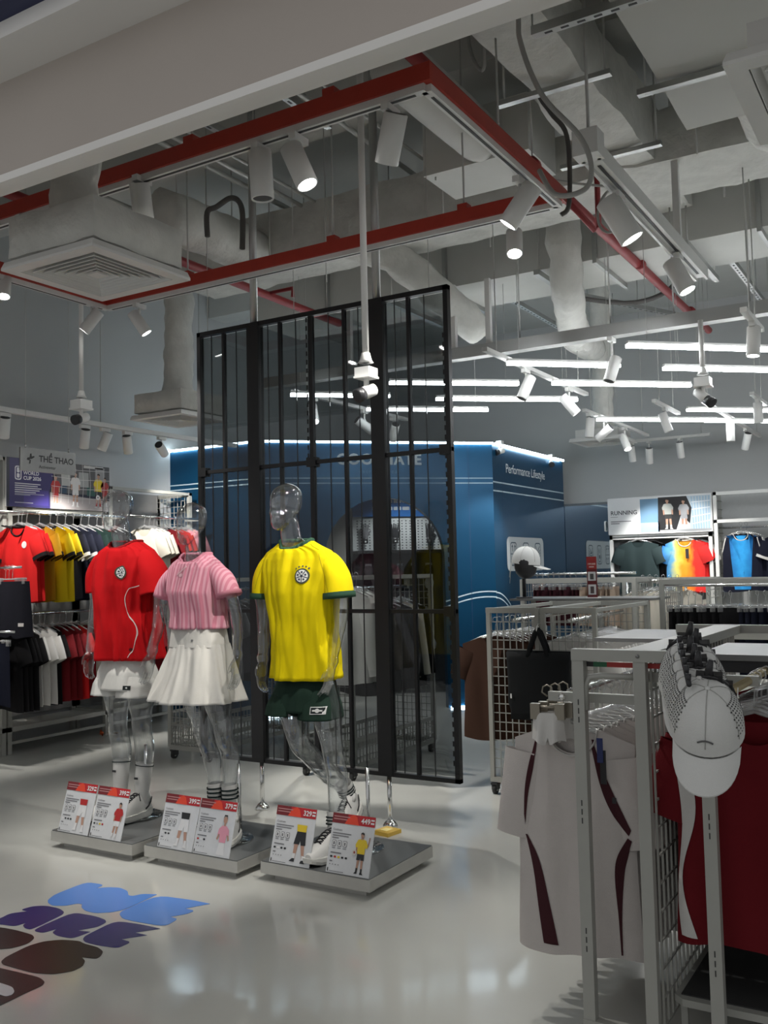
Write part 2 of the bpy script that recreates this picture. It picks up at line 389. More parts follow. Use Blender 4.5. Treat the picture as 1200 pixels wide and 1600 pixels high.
for z in (2.50, 2.40): pr.rect(M_LINE, 0, z, 2.25, z + 0.016)
for dz in (0, 0.06):
    pts = [(0.4 * t, 1.255 - dz - 0.16 * t ** 2) for t in [k / 8 for k in range(9)]]
    pr.line(M_LINE, pts, 0.014)
part('line_pair', pr, None, f3)
pr = Print((-4.457, 9.795, 0), (0, 1, 0), (0, 0, 1))
pr.text((0.62, 0.68, 0.72), 'Performance Lifestyle', 0.36, 2.64, 0.15, 2, 0.004, 'LEFT', 0.94)
part('lettering', pr, None, f3)
pr = Print((-4.457, 9.795, 0), (0, 1, 0), (0, 0, 1))
pr.rrect((0.42, 0.46, 0.48), 0.33, 1.49, 1.46, 1.89, 0.07, 1)
def icon(pr, cx, kind, w=0.19, h=0.28, cy=1.69, dark=(0.03, 0.06, 0.09), pale=(0.42, 0.46, 0.48)):
    pr.rrect(dark, cx - w / 2, cy - h / 2, cx + w / 2, cy + h / 2, 0.045, 2); pr.rrect(pale, cx - w / 2 + .014, cy - h / 2 + .014, cx + w / 2 - .014, cy + h / 2 - .014, 0.035, 3)
    if kind == 0:
        for k in range(5): pr.rect(dark, cx - .085 + k * .036, cy - .008, cx - .06 + k * .036, cy + .008, 4)
        for sx in (-.04, .04):
            for sy in (-.075, .07):
                pr.rect(dark, cx + sx - .006, cy + sy - .04, cx + sx + .006, cy + sy + .03, 4); pr.poly(dark, [(cx + sx - .025, cy + sy + .01), (cx + sx + .025, cy + sy + .01), (cx + sx, cy + sy + .045)], 4)
    elif kind == 1:
        pr.line(dark, [(cx - .05, cy + .09), (cx - .02, cy + .04), (cx - .06, cy - .03), (cx - .03, cy - .10), (cx + .04, cy - .10), (cx + .06, cy - .02), (cx + .03, cy + .04), (cx + .05, cy + .09)], .014, 4)
        pr.disc(dark, cx, cy - .03, .03, 4); pr.line(dark, [(cx + .02, cy + .1), (cx + .02, cy + .03)], .012, 4)
    else:
        for k in range(4): pr.line(dark, [(cx - .06, cy - .04 + k * .035 - .03), (cx - .02, cy - .06 + k * .035 - .03), (cx + .03, cy - .05 + k * .035 - .03), (cx + .065, cy - .02 + k * .035 - .03)], .013, 4)
        pr.line(dark, [(cx - .06, cy + .1), (cx - .03, cy + .02), (cx + .06, cy + .1)], .013, 4)
for k in range(3): icon(pr, 0.52 + k * 0.375, k)
part('icon_panel', pr, None, f3, 'pale rounded panel with three line icons')
for f, O, X, js in ((f1, (-7.65, 7.968, 0), (1, 0, 0), (0.62,)), (f2, tuple(FA + FN * 0.0015), tuple(FD), (0.36, 2.35)), (f3, (-4.458, 9.795, 0), (0, 1, 0), (0.25,))):
    pr = Print(O, X, (0, 0, 1))
    for j in js: pr.rect(M_JOINT, j, 0, j + 0.006, FH)
    part('panel_joint', pr, None, f)
# light strips on the feature: top cove and floor cove
def strip(parent, p, q, nrm, z, name='cove_light', w=0.022):
    mb = MB(); p, q, nrm = V(p), V(q), V(nrm); mb.bar((p.x + nrm.x * .03, p.y + nrm.y * .03, z), (q.x + nrm.x * .03, q.y + nrm.y * .03, z), w, w); part(name, mb, M_COVE, parent, 'glowing white light strip')
strip(f1, (-7.64, 7.97, 0), (-6.37, 7.97, 0), (0, -1, 0), FH + 0.01)
strip(f2, FA, FB, FN, FH + 0.01); strip(f3, (-4.46, 9.82, 0), (-4.46, 12.0, 0), (1, 0, 0), FH + 0.01)
strip(f2, FA + FD * 2.07, FB, FN, 0.012, w=0.014); strip(f2, FA + FD * 0.02, FA + FD * 0.68, FN, 0.012, w=0.014)
# room behind the arch
IB = FA - FN * 1.35
mb = MB(); mb.prism([(-0.6, 0), (1.25, 0), (1.25, FH), (-0.6, FH)], IB - FN * 0.05, FD, (0, 0, 1), 0.05)
struct('wall_alcove', mb, mat('alcove_paint', (0.36, 0.35, 0.32), 0.8, 0, 0.04, 3), 'warm grey wall seen through the arched opening', 'wall')
pg = thing('pegboard_display', 'white pegboard with blue header seen through the arched opening', 'pegboard', tuple(IB + FD * 2.0))
mb = MB(); mb.prism([(1.27, 0.1), (2.9, 0.1), (2.9, 2.75), (1.27, 2.75)], IB - FN * 0.05, FD, (0, 0, 1), 0.05); part('board', mb, M_PEG, pg)
pr = Print(IB + FN * 0.001, FD, (0, 0, 1))
for i in range(30):
    for j in range(11): pr.rect((0.05, 0.05, 0.05), 1.32 + i * 0.052, 1.80 + j * 0.034, 1.338 + i * 0.052, 1.812 + j * 0.034)
part('peg_hole', pr, None, pg)
mb = MB(); mb.prism([(1.27, 2.20), (2.9, 2.20), (2.9, 2.75), (1.27, 2.75)], IB, FD, (0, 0, 1), 0.02)
hd = part('header', mb, mat('blue_header', (0.02, 0.16, 0.50), 0.4, 0, 0.1, 2), pg, 'blue header board with white lines of small print')
pr = Print(IB + FN * 0.021, FD, (0, 0, 1))
for y, x0 in ((2.37, 1.52), (2.28, 1.52)):
    x = x0
    for w in (.06, .03, .10, .02, .05, .03, .09, .02, .12): pr.rrect((0.75, 0.8, 0.85), x, y, x + w, y + .042, .008); x += w + .016
o = part('print', pr, None, hd)
mb = MB(); mb.prism([(1.27, 1.74), (2.9, 1.74), (2.9, 1.775), (1.27, 1.775)], IB, FD, (0, 0, 1), 0.30); part('shelf', mb, M_BLACK, pg)
mb = MB(); mb.prism([(1.27, 0.1), (2.9, 0.1), (2.9, 1.74), (1.27, 1.74)], IB, FD, (0, 0, 1), 0.02); part('back_panel', mb, mat('charcoal_board', (0.035, 0.036, 0.04), 0.6, 0, 0.1, 10), pg)
# mirror beside the running display
mr = thing('wall_mirror', 'tall dark framed mirror reflecting the blue icon wall', 'mirror', (-4.2, 12.05, 0))
mb = MB(); mb.box((-4.53, 12.06, 0.05), (-3.84, 12.10, 2.33)); part('glass', mb, M_MIRROR, mr)
mb = MB()
for a, b in (((-4.56, 12.05, 0.0), (-4.53, 12.11, 2.36)), ((-3.84, 12.05, 0.0), (-3.81, 12.11, 2.36)), ((-4.53, 12.05, 2.33), (-3.84, 12.11, 2.36))): mb.box(a, b)
part('frame', mb, mat('mirror_frame', (0.15, 0.16, 0.17), 0.4, 0.3, 0.05, 10), mr)
mb = MB(); mb.tube([(-3.90, 12.055, 1.98), (-3.90, 12.02, 1.98), (-3.90, 12.02, 2.10), (-3.90, 12.055, 2.10)], 0.012); part('handle', mb, M_WHITE2, mr)

# ================================================================ CEILING SERVICES
def lump(mb, a, b, seed=0, amp=0.018, res=0.12, freq=4.0):
    a, b = V(a), V(b); off = V((seed * 7.3, seed * 3.1, seed * 1.7)); c = (a + b) / 2
    def disp(p):
        q = noise.noise_vector(p * freq + off) * amp + noise.noise_vector(p * freq * 2.7 + off) * amp * 0.5
        k = sum(1 for i in range(3) if abs(abs(p[i] - c[i]) - (b[i] - a[i]) / 2) < 1e-5)
        return p + q - ((p - c).normalized() * 0.03 if k >= 2 else V((0, 0, 0)))
    for ax in range(3):
        u, w = [i for i in range(3) if i != ax]
        nu = max(2, int((b[u] - a[u]) / res)); nw = max(2, int((b[w] - a[w]) / res))
        for s in (0, 1):
            vs = []
            for i in range(nu + 1):
                for j in range(nw + 1):
                    p = V((0, 0, 0)); p[ax] = (a, b)[s][ax]; p[u] = a[u] + (b[u] - a[u]) * i / nu; p[w] = a[w] + (b[w] - a[w]) * j / nw
                    vs.append(disp(p))
            fs = []
            for i in range(nu):
                for j in range(nw):
                    q = (i * (nw + 1) + j, (i + 1) * (nw + 1) + j, (i + 1) * (nw + 1) + j + 1, i * (nw + 1) + j + 1)
                    fs.append(q if (s == 1) == (ax != 1) else tuple(reversed(q)))
            mb.add(vs, fs, True)
    return mb
def lumptube(mb, pts, r, seed=0, amp=0.015, n=18, step=0.06, ribs=0.0):
    P = [V(p) for p in pts]; out = []
    for p, q in zip(P, P[1:]):
        k = max(1, int((q - p).length / step)); out += [p.lerp(q, i / k) for i in range(k)]
    out.append(P[-1]); rr = [r * (1 + ribs * (math.sin(i * 1.9 + seed) + .6 * math.sin(i * .7))) for i in range(len(out))]
    o = len(mb.v); mb.tube(out, rr, n); off = V((seed * 5.1, seed, 0))
    for i in range(o, len(mb.v)): p = V(mb.v[i]); mb.v[i] = tuple(p + noise.noise_vector(p * 6 + off) * amp)
    return mb
OVER = [(-1.86, -1.45, 2.46, 6.75, 4.02), (-1.17, .7, 2.46, 5.25, 3.90), (-5.6, 2.2, 5.72, 6.40, 3.97), (-5.4, 2.4, 6.75, 7.45, 3.80), (-2.76, -2.05, 5.15, 5.6, 4.0)]
def rods(mb, pts, r=0.006):                                 # rods end at the slab or at the duct above them
    for x, y, z0, z1 in pts:
        for a, b, c, d_, zb in OVER:
            if a < x < b and c < y < d_ and z0 < zb < z1: z1 = zb + .02
        mb.cyl((x, y, z0), (x, y, z1), r, 6)
    return mb
# --- ducts
d = thing('insulated_duct', 'lumpy foil wrapped duct running straight back at upper right', 'duct', (-1.65, 4.5, 4.0))
part('body', lump(MB(), (-1.84, 2.46, 4.02), (-1.47, 6.75, 4.40), 1, 0.022, 0.1), M_FOIL, d)
mb = MB()
for y in (3.3, 4.55, 5.5): mb.bar((-1.98, y, 3.99), (-1.36, y, 3.99), 0.041, 0.025)
part('strap', mb, M_STEEL, d); part('hanger_rod', rods(MB(), [(x, y, 3.98, ZC) for y in (3.3, 4.55, 5.5) for x in (-1.94, -1.39)]), M_ROD, d)
d = thing('flat_duct', 'wide pale flat duct at top right above the square diffuser', 'duct', (-0.5, 4, 3.9))
part('body', lump(MB(), (-1.17, 2.46, 3.90), (0.7, 5.25, 4.30), 2, 0.006, 0.2, 2), mat('pale_duct_board', (0.50, 0.50, 0.47), 0.7, 0, 0.06, 2), d)
mb = MB(); lumptube(mb, [(-0.75, 5.2, 4.08), (-0.75, 5.75, 4.08)], 0.19, 3, 0.02); part('spigot', mb, M_FOIL, d)
mb = MB(); mb.bar((-1.25, 4.62, 3.875), (0.7, 4.62, 3.875), 0.041, 0.03); part('strap', mb, M_STEEL, d)
part('hanger_rod', rods(MB(), [(-1.21, 4.62, 3.86, ZC), (0.6, 4.62, 3.86, ZC)]), M_ROD, d)
d = thing('round_duct', 'smooth round white duct feeding a plenum box near the frame corner', 'duct', (-2.4, 5, 4.0))
part('body', lumptube(MB(), [(-2.36, 4.1, 4.14), (-2.36, 5.15, 4.14)], 0.145, 4, 0.006), M_DUCT, d)
mb = MB(); mb.box((-2.76, 5.15, 4.0), (-2.05, 5.6, 4.35)); part('plenum_box', mb, M_DUCT, d)
part('hanger_rod', rods(MB(), [(-2.7, 5.2, 3.98, ZC), (-2.1, 5.2, 3.98, ZC), (-2.36, 4.3, 4.28, ZC)]), M_ROD, d)
d = thing('cross_duct', 'long foil wrapped duct crossing left to right behind the red frame', 'duct', (-1, 6, 4.0))
part('body', lump(MB(), (-5.6, 5.75, 3.98), (2.2, 6.38, 4.34), 5, 0.028, 0.12, 3), M_FOIL, d)
part('hanger_rod', rods(MB(), [(x, y, 3.95, ZC) for x in (-4.4, -2.9, -1.2, 0.3) for y in (5.68, 6.45)]), M_ROD, d)
d = thing('sheet_metal_duct', 'flat sided painted sheet metal duct with flanged joints', 'duct', (-1, 7, 3.8))
mb = MB(); mb.box((-5.4, 6.75, 3.80), (2.4, 7.45, 4.28)); part('body', mb, M_DUCT, d)
for x in (-4.6, -3.45, -2.2, -1.05, 0.1, 1.25):
    mb = MB()
    for a, b in (((x, 6.71, 3.76), (x + .03, 6.75, 4.32)), ((x + .001, 6.75, 3.761), (x + .029, 7.49, 3.799))): mb.box(a, b)
    part('flange', mb, M_STEEL, d)
part('hanger_rod', rods(MB(), [(x, y, 3.72, ZC) for x in (-3.9, -2.6, -1.5, -0.4) for y in (6.66, 7.54)], 0.007), M_ROD, d)
mb = MB()
for x in (-3.9, -2.6, -1.5, -0.4): mb.bar((x, 6.6, 3.74), (x, 7.6, 3.74), 0.041, 0.04)
part('strut', mb, M_STEEL, d)
d = thing('flexible_duct', 'crumpled silver flexible duct dropping from the sheet metal duct', 'duct', (-2.4, 6.6, 3.6))
part('body', lumptube(MB(), [(-2.36, 6.55, 4.2), (-2.36, 6.56, 3.85), (-2.40, 6.7, 3.62), (-2.55, 7.2, 3.5), (-2.75, 7.9, 3.5), (-2.9, 8.8, 3.62)], 0.12, 6, 0.02, 16, 0.06, 0.05), M_FOIL, d)
d = thing('wrapped_round_duct', 'fat foil wrapped round duct behind the left of the red frame', 'duct', (-4.6, 5.3, 4))
part('body', lumptube(MB(), [(-4.62, 4.75, 4.05), (-4.62, 5.75, 4.05)], 0.17, 7, 0.03), M_FOIL, d)
mb = MB(); lumptube(mb, [(-4.0, 5.9, 4.1), (-3.6, 6.2, 3.95), (-3.35, 6.5, 3.65), (-3.3, 7.0, 3.5)], 0.13, 8, 0.03); part('branch', mb, M_FOIL, d)
part('hanger_rod', rods(MB(), [(-4.62, 4.9, 4.2, ZC), (-4.62, 5.5, 4.2, ZC)]), M_ROD, d)
# --- square diffusers with wrapped plenum boxes
def diffuser(x0, y0, z, label, size=0.61, boxz=0.255, neck_r=0.115, neck_at=None, seed=0, neck_top=ZC, wrap=True):
    t = thing('ceiling_diffuser', label, 'diffuser', (x0 + size / 2, y0 + size / 2, z), 0, 'square ceiling diffusers')
    e = 0.028
    if wrap: part('plenum_box', lump(MB(), (x0 + .005, y0 + .005, z + .05), (x0 + size - .005, y0 + size - .005, z + boxz), seed, 0.011, 0.06, 6), M_FOIL, t, 'foil wrapped box')
    else:
        mb = MB(); mb.box((x0 + .06, y0 + .06, z + .03), (x0 + size - .06, y0 + size - .06, z + .14)); part('plenum_box', mb, M_WHITE, t)
    nx, ny = neck_at or (x0 + size / 2, y0 + size / 2)
    part('neck', lumptube(MB(), [(nx, ny, z + .12), (nx + .02, ny, z + boxz + .5), (nx, ny + .02, neck_top)], neck_r, seed + 2, 0.02, 16, 0.05, 0.05), M_FOIL, t)
    mb = MB(); b = 0.06
    rg_ = lambda o, zz: [(x0 + o, y0 + o, zz), (x0 + size - o, y0 + o, zz), (x0 + size - o, y0 + size - o, zz), (x0 + o, y0 + size - o, zz)]
    mb.loft([rg_(0, z + .012), rg_(0, z), rg_(b, z), rg_(b, z + .04), rg_(.01, z + .04), rg_(0, z + .012)], True, (False, False), False)
    part('frame', mb, M_WHITE, t)
    mb = MB(); mb.box((x0 + b, y0 + b, z + .0375), (x0 + size - b, y0 + size - b, z + .0395)); part('backing', mb, M_SLOT, t)
    n = 6
    for k in range(n):
        i = b + 0.004 + k * 0.034; j = i + 0.021; mb = MB()
        ring = lambda o, zz: [(x0 + o, y0 + o, zz), (x0 + size - o, y0 + o, zz), (x0 + size - o, y0 + size - o, zz), (x0 + o, y0 + size - o, zz)]
        mb.loft([ring(j, z + .036), ring(i, z + .004), ring(i, z + .001), ring(i + .003, z + .001), ring(j + .003, z + .036), ring(j, z + .036)], True, (False, False), False)
        part('louvre', mb, M_WHITE, t)
    mb = MB(); c = b + 0.006 + n * 0.034; mb.box((x0 + c, y0 + c, z + .002), (x0 + size - c, y0 + size - c, z + .012)); part('centre_plate', mb, M_WHITE, t)
    return t
diffuser(-3.73, 2.79, 2.95, 'square louvred diffuser below a foil wrapped box at upper left', seed=11, neck_at=(-3.47, 3.0))
diffuser(-0.507, 2.785, 2.95, 'square louvred diffuser cut off by the right edge', seed=12, wrap=False, neck_r=0.14, neck_top=3.95)
diffuser(-6.32, 6.08, 2.93, 'square diffuser with wrapped box hanging near the left wall', 0.62, 0.24, 0.13, (-6.02, 6.38), 13)
diffuser(-3.80, 10.5, 2.97, 'slim square diffuser near the running display', 0.62, 0.2, 0.12, None, 14, ZC, False)

# --- red frame with lighting track
FX0, FX1, FY0, FY1, FZ = -5.18, -1.74, 3.29, 4.77, 3.45
fr = thing('red_track_frame', 'large rectangular red steel frame carrying white lighting track', 'light frame', ((FX0 + FX1) / 2, (FY0 + FY1) / 2, FZ))
for a, b in (((FX0, FY0), (FX1, FY0)), ((FX0, FY1), (FX1, FY1)), ((FX0, FY0), (FX0, FY1)), ((FX1, FY0), (FX1, FY1))):
    mb = MB(); h = 0.035; dx, dy = (h, 0) if a[1] == b[1] else (0, h)
    mb.bar((a[0] - dx, a[1] + dy, FZ + 0.068), (b[0] + dx, b[1] - dy, FZ + 0.068), 0.07, 0.075)
    rb = part('bar', mb, M_RED, fr)
    mb = MB(); mb.bar((a[0], a[1], FZ + 0.015), (b[0], b[1], FZ + 0.015), 0.044, 0.03); part('track', mb, M_WHITE, rb)
    mb = MB(); mb.bar((a[0] + (.05 if dx else 0), a[1] + (.05 if dy else 0), FZ - 0.0005), (b[0] - (.05 if dx else 0), b[1] - (.05 if dy else 0), FZ - 0.0005), 0.014, 0.003); part('track_slot', mb, M_SLOT, rb)
for x, y in ((-4.55, FY0), (-3.0, FY0), (-2.2, FY0), (-4.4, FY1), (-3.2, FY1), (-2.3, FY1)):
    mb = MB(); mb.box((x - .03, y - .03, FZ + .1), (x + .03, y + .03, FZ + .14)); part('clamp', mb, M_RED, fr)
part('hanger_rod', rods(MB(), [(x, y, FZ + .1, ZC) for x, y in ((-4.55, FY0), (-3.0, FY0), (-2.2, FY0), (-4.4, FY1), (-3.2, FY1), (-2.3, FY1), (FX1, 4.0), (FX0, 4.0))]), M_ROD, fr)
# --- red sprinkler pipes
def pipe(name, label, cat, pts, r, m, group=None): return solo(name, MB().tube(pts, r, 12), m, label, cat, group, origin=pts[0])
sp = thing('sprinkler_pipe', 'dark red sprinkler pipe running back beside the frame corner', 'pipe', (-1.93, 2.5, 3.78))
part('main', MB().tube([(-1.93, 2.46, 3.78), (-1.95, 9.4, 3.78)], 0.034, 12), M_RED2, sp)
part('branch', MB().tube([(-1.94, 5.35, 3.78), (-1.82, 5.62, 3.60), (-1.80, 5.64, 3.62), (-1.80, 5.64, 4.05)], 0.018, 8), M_RED2, sp)
mb = MB()
for y in (2.9, 4.9, 7.0, 8.6): mb.tube([(-1.93, y - .03, 3.78), (-1.93, y + .03, 3.78)], 0.042, 12)
part('coupling', mb, M_RED2, sp); part('hanger_rod', rods(MB(), [(-1.93, y, 3.78, ZC) for y in (2.9, 4.9, 7.0)]), M_ROD, sp)
sp = thing('sprinkler_pipe', 'dark red sprinkler pipe passing above the left of the frame', 'pipe', (-4.63, 2.5, 3.78))
part('main', MB().tube([(-4.63, 2.46, 3.78), (-4.58, 6.9, 3.72)], 0.032, 12), M_RED2, sp)
part('drop', MB().tube([(-4.6, 5.9, 3.75), (-4.35, 5.9, 3.75), (-4.35, 5.9, 3.68)], 0.016, 8), M_RED2, sp)
part('hanger_rod', rods(MB(), [(-4.63, 3.2, 3.78, ZC), (-4.61, 5.2, 3.78, ZC)]), M_ROD, sp)
# --- small conduits and pipes under the slab
for k, (x, y0, y1, z, r) in enumerate(sorted(((-4.15, 2.5, 7.0, 4.32, .016), (-4.02, 2.5, 7.0, 4.32, .012), (-4.42, 2.5, 6.9, 4.42, .02), (-3.3, 2.5, 7.0, 4.45, .018), (-3.12, 2.5, 7.0, 4.45, .012), (-2.62, 2.5, 5.1, 4.5, .014), (-0.95, 5.3, 9.5, 4.5, .014), (-5.4, 2.5, 7.5, 4.4, .02)))):
    pipe('conduit_pipe', ('thin', 'thick')[r > .015] + ' grey conduit under the slab, ' + ORD[k] + ' from the left', 'conduit', [(x, y0, z), (x, y1, z)], r, M_ROD, 'conduits under the slab')
def strut_bar(p, q, label, w=0.041):
    t = thing('slotted_channel', label, 'channel', p, 0, 'slotted steel channels under the slab')
    part('channel', MB().bar(p, q, w, w), M_STEEL, t)
    mb = MB(); a, b = V(p), V(q); n = int((b - a).length / 0.075); dd = (b - a).normalized()
    for i in range(1, n):
        c = a.lerp(b, i / n) - V((0, 0, w / 2)); mb.bar(c - dd * .018, c + dd * .018, 0.014, 0.002)
    part('slot', mb, M_SLOT, t)
    mb = MB(); rods(mb, [(a.x, a.y, a.z, ZC), (b.x, b.y, b.z, ZC)], 0.005); part('hanger_rod', mb, M_ROD, t)
strut_bar((-3.1, 4.05, 4.2), (-3.1, 4.6, 4.2), 'short slotted channel above the middle of the frame')
strut_bar((-3.68, 4.1, 4.2), (-3.68, 4.6, 4.2), 'short slotted channel above the left diffuser box')
strut_bar((-1.5, 3.86, 3.9), (-0.9, 3.86, 3.9), 'slotted channel under the duct at top right')
strut_bar((-2.1, 3.2, 4.05), (-2.1, 3.75, 4.05), 'slotted channel beside the red sprinkler pipe')
strut_bar((-2.9, 8.1, 4.0), (-2.2, 9.6, 4.0), 'slotted channel above the diagonal light lines')
strut_bar((-1.4, 7.7, 3.9), (-1.4, 9.6, 3.9), 'slotted channel behind the white ceiling beam')
strut_bar((-0.75, 7.7, 4.0), (-0.75, 9.6, 4.0), 'slotted channel at the far upper right')
strut_bar((-3.4, 7.8, 4.0), (-3.4, 9.6, 4.0), 'slotted channel above the glass screen corner')
# --- loose cables
def cable(pts, r, m, label):
    P = [V(p) for p in pts]; out = []
    for i in range(len(P) - 1):
        a, b, c, e = P[max(i - 1, 0)], P[i], P[i + 1], P[min(i + 2, len(P) - 1)]
        for k in range(6):
            t = k / 6; out.append(0.5 * ((2 * b) + (c - a) * t + (2 * a - 5 * b + 4 * c - e) * t * t + (3 * b - a - 3 * c + e) * t ** 3))
    out.append(P[-1]); return solo('cable', MB().tube(out, r, 8), m, label, 'cable', origin=pts[0])
M_CAB = mat('grey_cable', (0.38, 0.38, 0.36), 0.6, 0, 0.05, 20); M_CABD = mat('dark_conduit', (0.09, 0.085, 0.08), 0.6, 0, 0.05, 20)
cable([(-1.54, 3.8, ZC), (-1.54, 3.8, 4.03), (-1.54, 3.82, 3.84), (-1.47, 3.88, 3.61), (-1.34, 3.97, 3.43), (-1.30, 4.0, 3.29), (-1.33, 3.99, 3.19), (-1.45, 3.95, 3.18), (-1.62, 4.2, 3.42)], 0.012, M_CAB, 'pale cable looping down between red frame and white track')
cable([(-1.86, 4.6, 4.6), (-1.80, 4.65, 4.1), (-1.74, 4.7, 3.95), (-1.66, 4.72, 3.8), (-1.66, 4.72, 3.45), (-1.70, 4.70, 3.38)], 0.013, M_CABD, 'dark cable bending down to the far right frame corner')
cable([(-2.12, 4.5, 4.7), (-2.12, 4.52, 4.35), (-2.04, 4.5, 4.18), (-2.0, 4.45, 4.3), (-2.0, 4.4, 4.7)], 0.010, M_CAB, 'grey cable loop above the sprinkler pipe')
cable([(-1.93, 5.2, 3.80), (-1.80, 5.3, 3.78)] + [(-1.62 + 0.09 * math.sin(a * 0.8), 5.35 + 0.05 * math.cos(a * .8), 3.6 + 0.15 * math.cos(a * 0.8)) for a in range(0, 16)], 0.008, M_CAB, 'coil of grey cable hanging beside the sprinkler pipe')
cable([(-4.07, 4.6, 3.72), (-4.07, 4.6, 3.88), (-3.99, 4.6, 3.90), (-3.86, 4.6, 3.93), (-3.78, 4.6, 3.84), (-3.78, 4.6, 3.58)], 0.018, M_CABD, 'dark bent conduit hooping above the far side of the frame')
cable([(-2.6, 7.2, 3.7), (-2.2, 7.8, 3.72), (-1.9, 8.0, 3.9), (-1.9, 8.1, 4.3)], 0.02, M_CABD, 'dark flexible pipe below the sheet metal duct')
# --- white beam and its hangers
wb = thing('ceiling_beam', 'white painted steel beam spanning above the diagonal light lines', 'beam', (-2, 6.6, 3.2))
part('beam', MB().box((-5.2, 6.56, 3.16), (1.4, 6.66, 3.25)), M_BEAM, wb)
part('hanger_post', MB().box((-3.32, 6.58, 3.25), (-3.28, 6.62, 3.76)).box((-3.02, 6.58, 3.25), (-2.98, 6.62, 3.76)).box((-4.3, 6.58, 3.25), (-4.26, 6.62, 3.76)), M_WHITE, wb)
part('hanger_rod', rods(MB(), [(x, 6.61, 3.25, ZC) for x in (-2.75, -2.05, -1.6, -1.1, -0.5)], 0.006), M_ROD, wb)
# --- right white track
wt = thing('lighting_track', 'white box section lighting track hung at upper right', 'light track', (-1.36, 5.2, 3.45))
part('rail', MB().box((-1.405, 4.18, 3.42), (-1.315, 6.40, 3.48)).box((-1.36 + .03, 4.18, 3.40), (-1.315, 6.40, 3.42)).box((-1.405, 4.18, 3.40), (-1.39, 6.40, 3.42)), M_WHITE, wt)
part('track_slot', MB().box((-1.368, 4.3, 3.417), (-1.352, 6.3, 3.419)), M_SLOT, wt)
part('end_box', MB().box((-1.42, 4.10, 3.40), (-1.30, 4.20, 3.52)), M_WHITE, wt)
part('hanger_rod', rods(MB(), [(-1.36, 4.16, 3.5, ZC)], 0.008), M_ROD, wt)
part('hanger_post', MB().box((-1.38, 5.78, 3.48), (-1.34, 5.82, ZC)), M_WHITE, wt)
# --- left wall track and back tracks
lt = thing('lighting_track', 'white lighting track along the left wall above the shirts', 'light track', (-6.5, 6, 2.88))
part('rail', MB().box((-6.525, 3.6, 2.865), (-6.475, 7.75, 2.905)), M_WHITE, lt)
part('hanger_rod', rods(MB(), [(-6.5, y, 2.9, ZC) for y in (4.6, 5.9, 7.2)], 0.004), M_ROD, lt)
for x, y0, y1, lb in ((-2.72, 5.9, 8.0, 'white lighting track below the near end of the light lines'), (-3.02, 8.8, 11.0, 'white lighting track in front of the slim diffuser'), (-1.95, 9.0, 12.0, 'white lighting track at the far right by the running display'), (-4.66, 6.3, 8.2, 'white lighting track seen through the smoked glass'), (-2.32, 8.7, 9.6, 'short white lighting track under the long low light line'), (-1.02, 5.9, 6.5, 'short white lighting track at the right edge near the beam'), (-1.5, 8.9, 9.6, 'short white lighting track at the right edge farther back')):
    t = thing('lighting_track', lb, 'light track', (x, (y0 + y1) / 2, 3.03))
    part('rail', MB().box((x - .02, y0, 3.02), (x + .02, y1, 3.05)), M_WHITE, t)
    part('hanger_rod', rods(MB(), [(x, y0 + .2, 3.05, ZC), (x, y1 - .2, 3.05, ZC)], 0.004), M_ROD, t)
t = thing('lighting_track', 'white lighting track running left to right above the running poster', 'light track', (-3.0, 11.4, 3.03))
part('rail', MB().box((-3.6, 11.38, 3.02), (-2.4, 11.42, 3.05)), M_WHITE, t); part('hanger_rod', rods(MB(), [(-3.5, 11.4, 3.05, ZC), (-2.5, 11.4, 3.05, ZC)], .004), M_ROD, t)
# --- linear lights, all along the 45 degree diagonal
LED = [((-2.69, 6.22), (-2.06, 6.82), 'nearest'), ((-1.82, 6.21), (-0.75, 7.2), ''), ((-3.73, 6.31), (-2.93, 6.98), ''), ((-2.70, 7.13), (-1.81, 7.93), ''), ((-4.64, 6.24), (-4.02, 6.80), ''), ((-3.77, 7.16), (-2.80, 7.98), ''), ((-4.52, 7.23), (-3.66, 7.97), ''), ((-3.02, 9.18), (-2.05, 10.04), ''), ((-2.13, 9.17), (-1.2, 10.0), ''), ((-1.81, 7.10), (-0.9, 7.92), ''), ((-2.15, 10.0), (-1.5, 10.6), ''), ((-0.2, 6.3), (0.8, 7.3), ''), ((0.6, 5.4), (1.6, 6.4), ''), ((0.2, 8.2), (1.2, 9.2), ''), ((-0.6, 9.4), (0.4, 10.4), '')]
LLAB = ['shorter glowing line above the white spotlight near the beam', 'topmost glowing light line at the right edge', 'glowing light line running out from behind the smoked glass, upper', 'glowing light line ending at the small white camera box', 'glowing light line seen wholly through the smoked glass', 'glowing light line running out from the smoked glass, middle', 'lowest glowing light line beside the smoked glass', 'long low glowing light line near the slim diffuser', 'glowing light line low at the far right edge', 'second glowing light line from the top at the right edge', 'farthest short glowing light line at the right edge'] + ['added unseen fill light line beyond the right edge, ' + q for q in ('nearest the shop middle', 'nearest the shop front', 'third back', 'farthest back')]  # lines beyond the right edge are unseen, added as fill by continuing the pattern
for (a, b, _), lb in zip(LED, LLAB):
    t = thing('linear_light', lb, 'light', ((a[0] + b[0]) / 2, (a[1] + b[1]) / 2, 3.0), 0, 'diagonal linear lights')
    part('housing', MB().bar((*a, 3.012), (*b, 3.012), 0.034, 0.022), M_WHITE, t)
    part('diffuser', MB().bar((*a, 2.99), (*b, 2.99), 0.04, 0.022), M_LED, t)
    a2, b2 = V((*a, 0)).lerp(V((*b, 0)), .1), V((*a, 0)).lerp(V((*b, 0)), .9)
    part('suspension_wire', rods(MB(), [(a2.x, a2.y, 3.04, ZC), (b2.x, b2.y, 3.04, ZC)], 0.002), M_ROD, t)

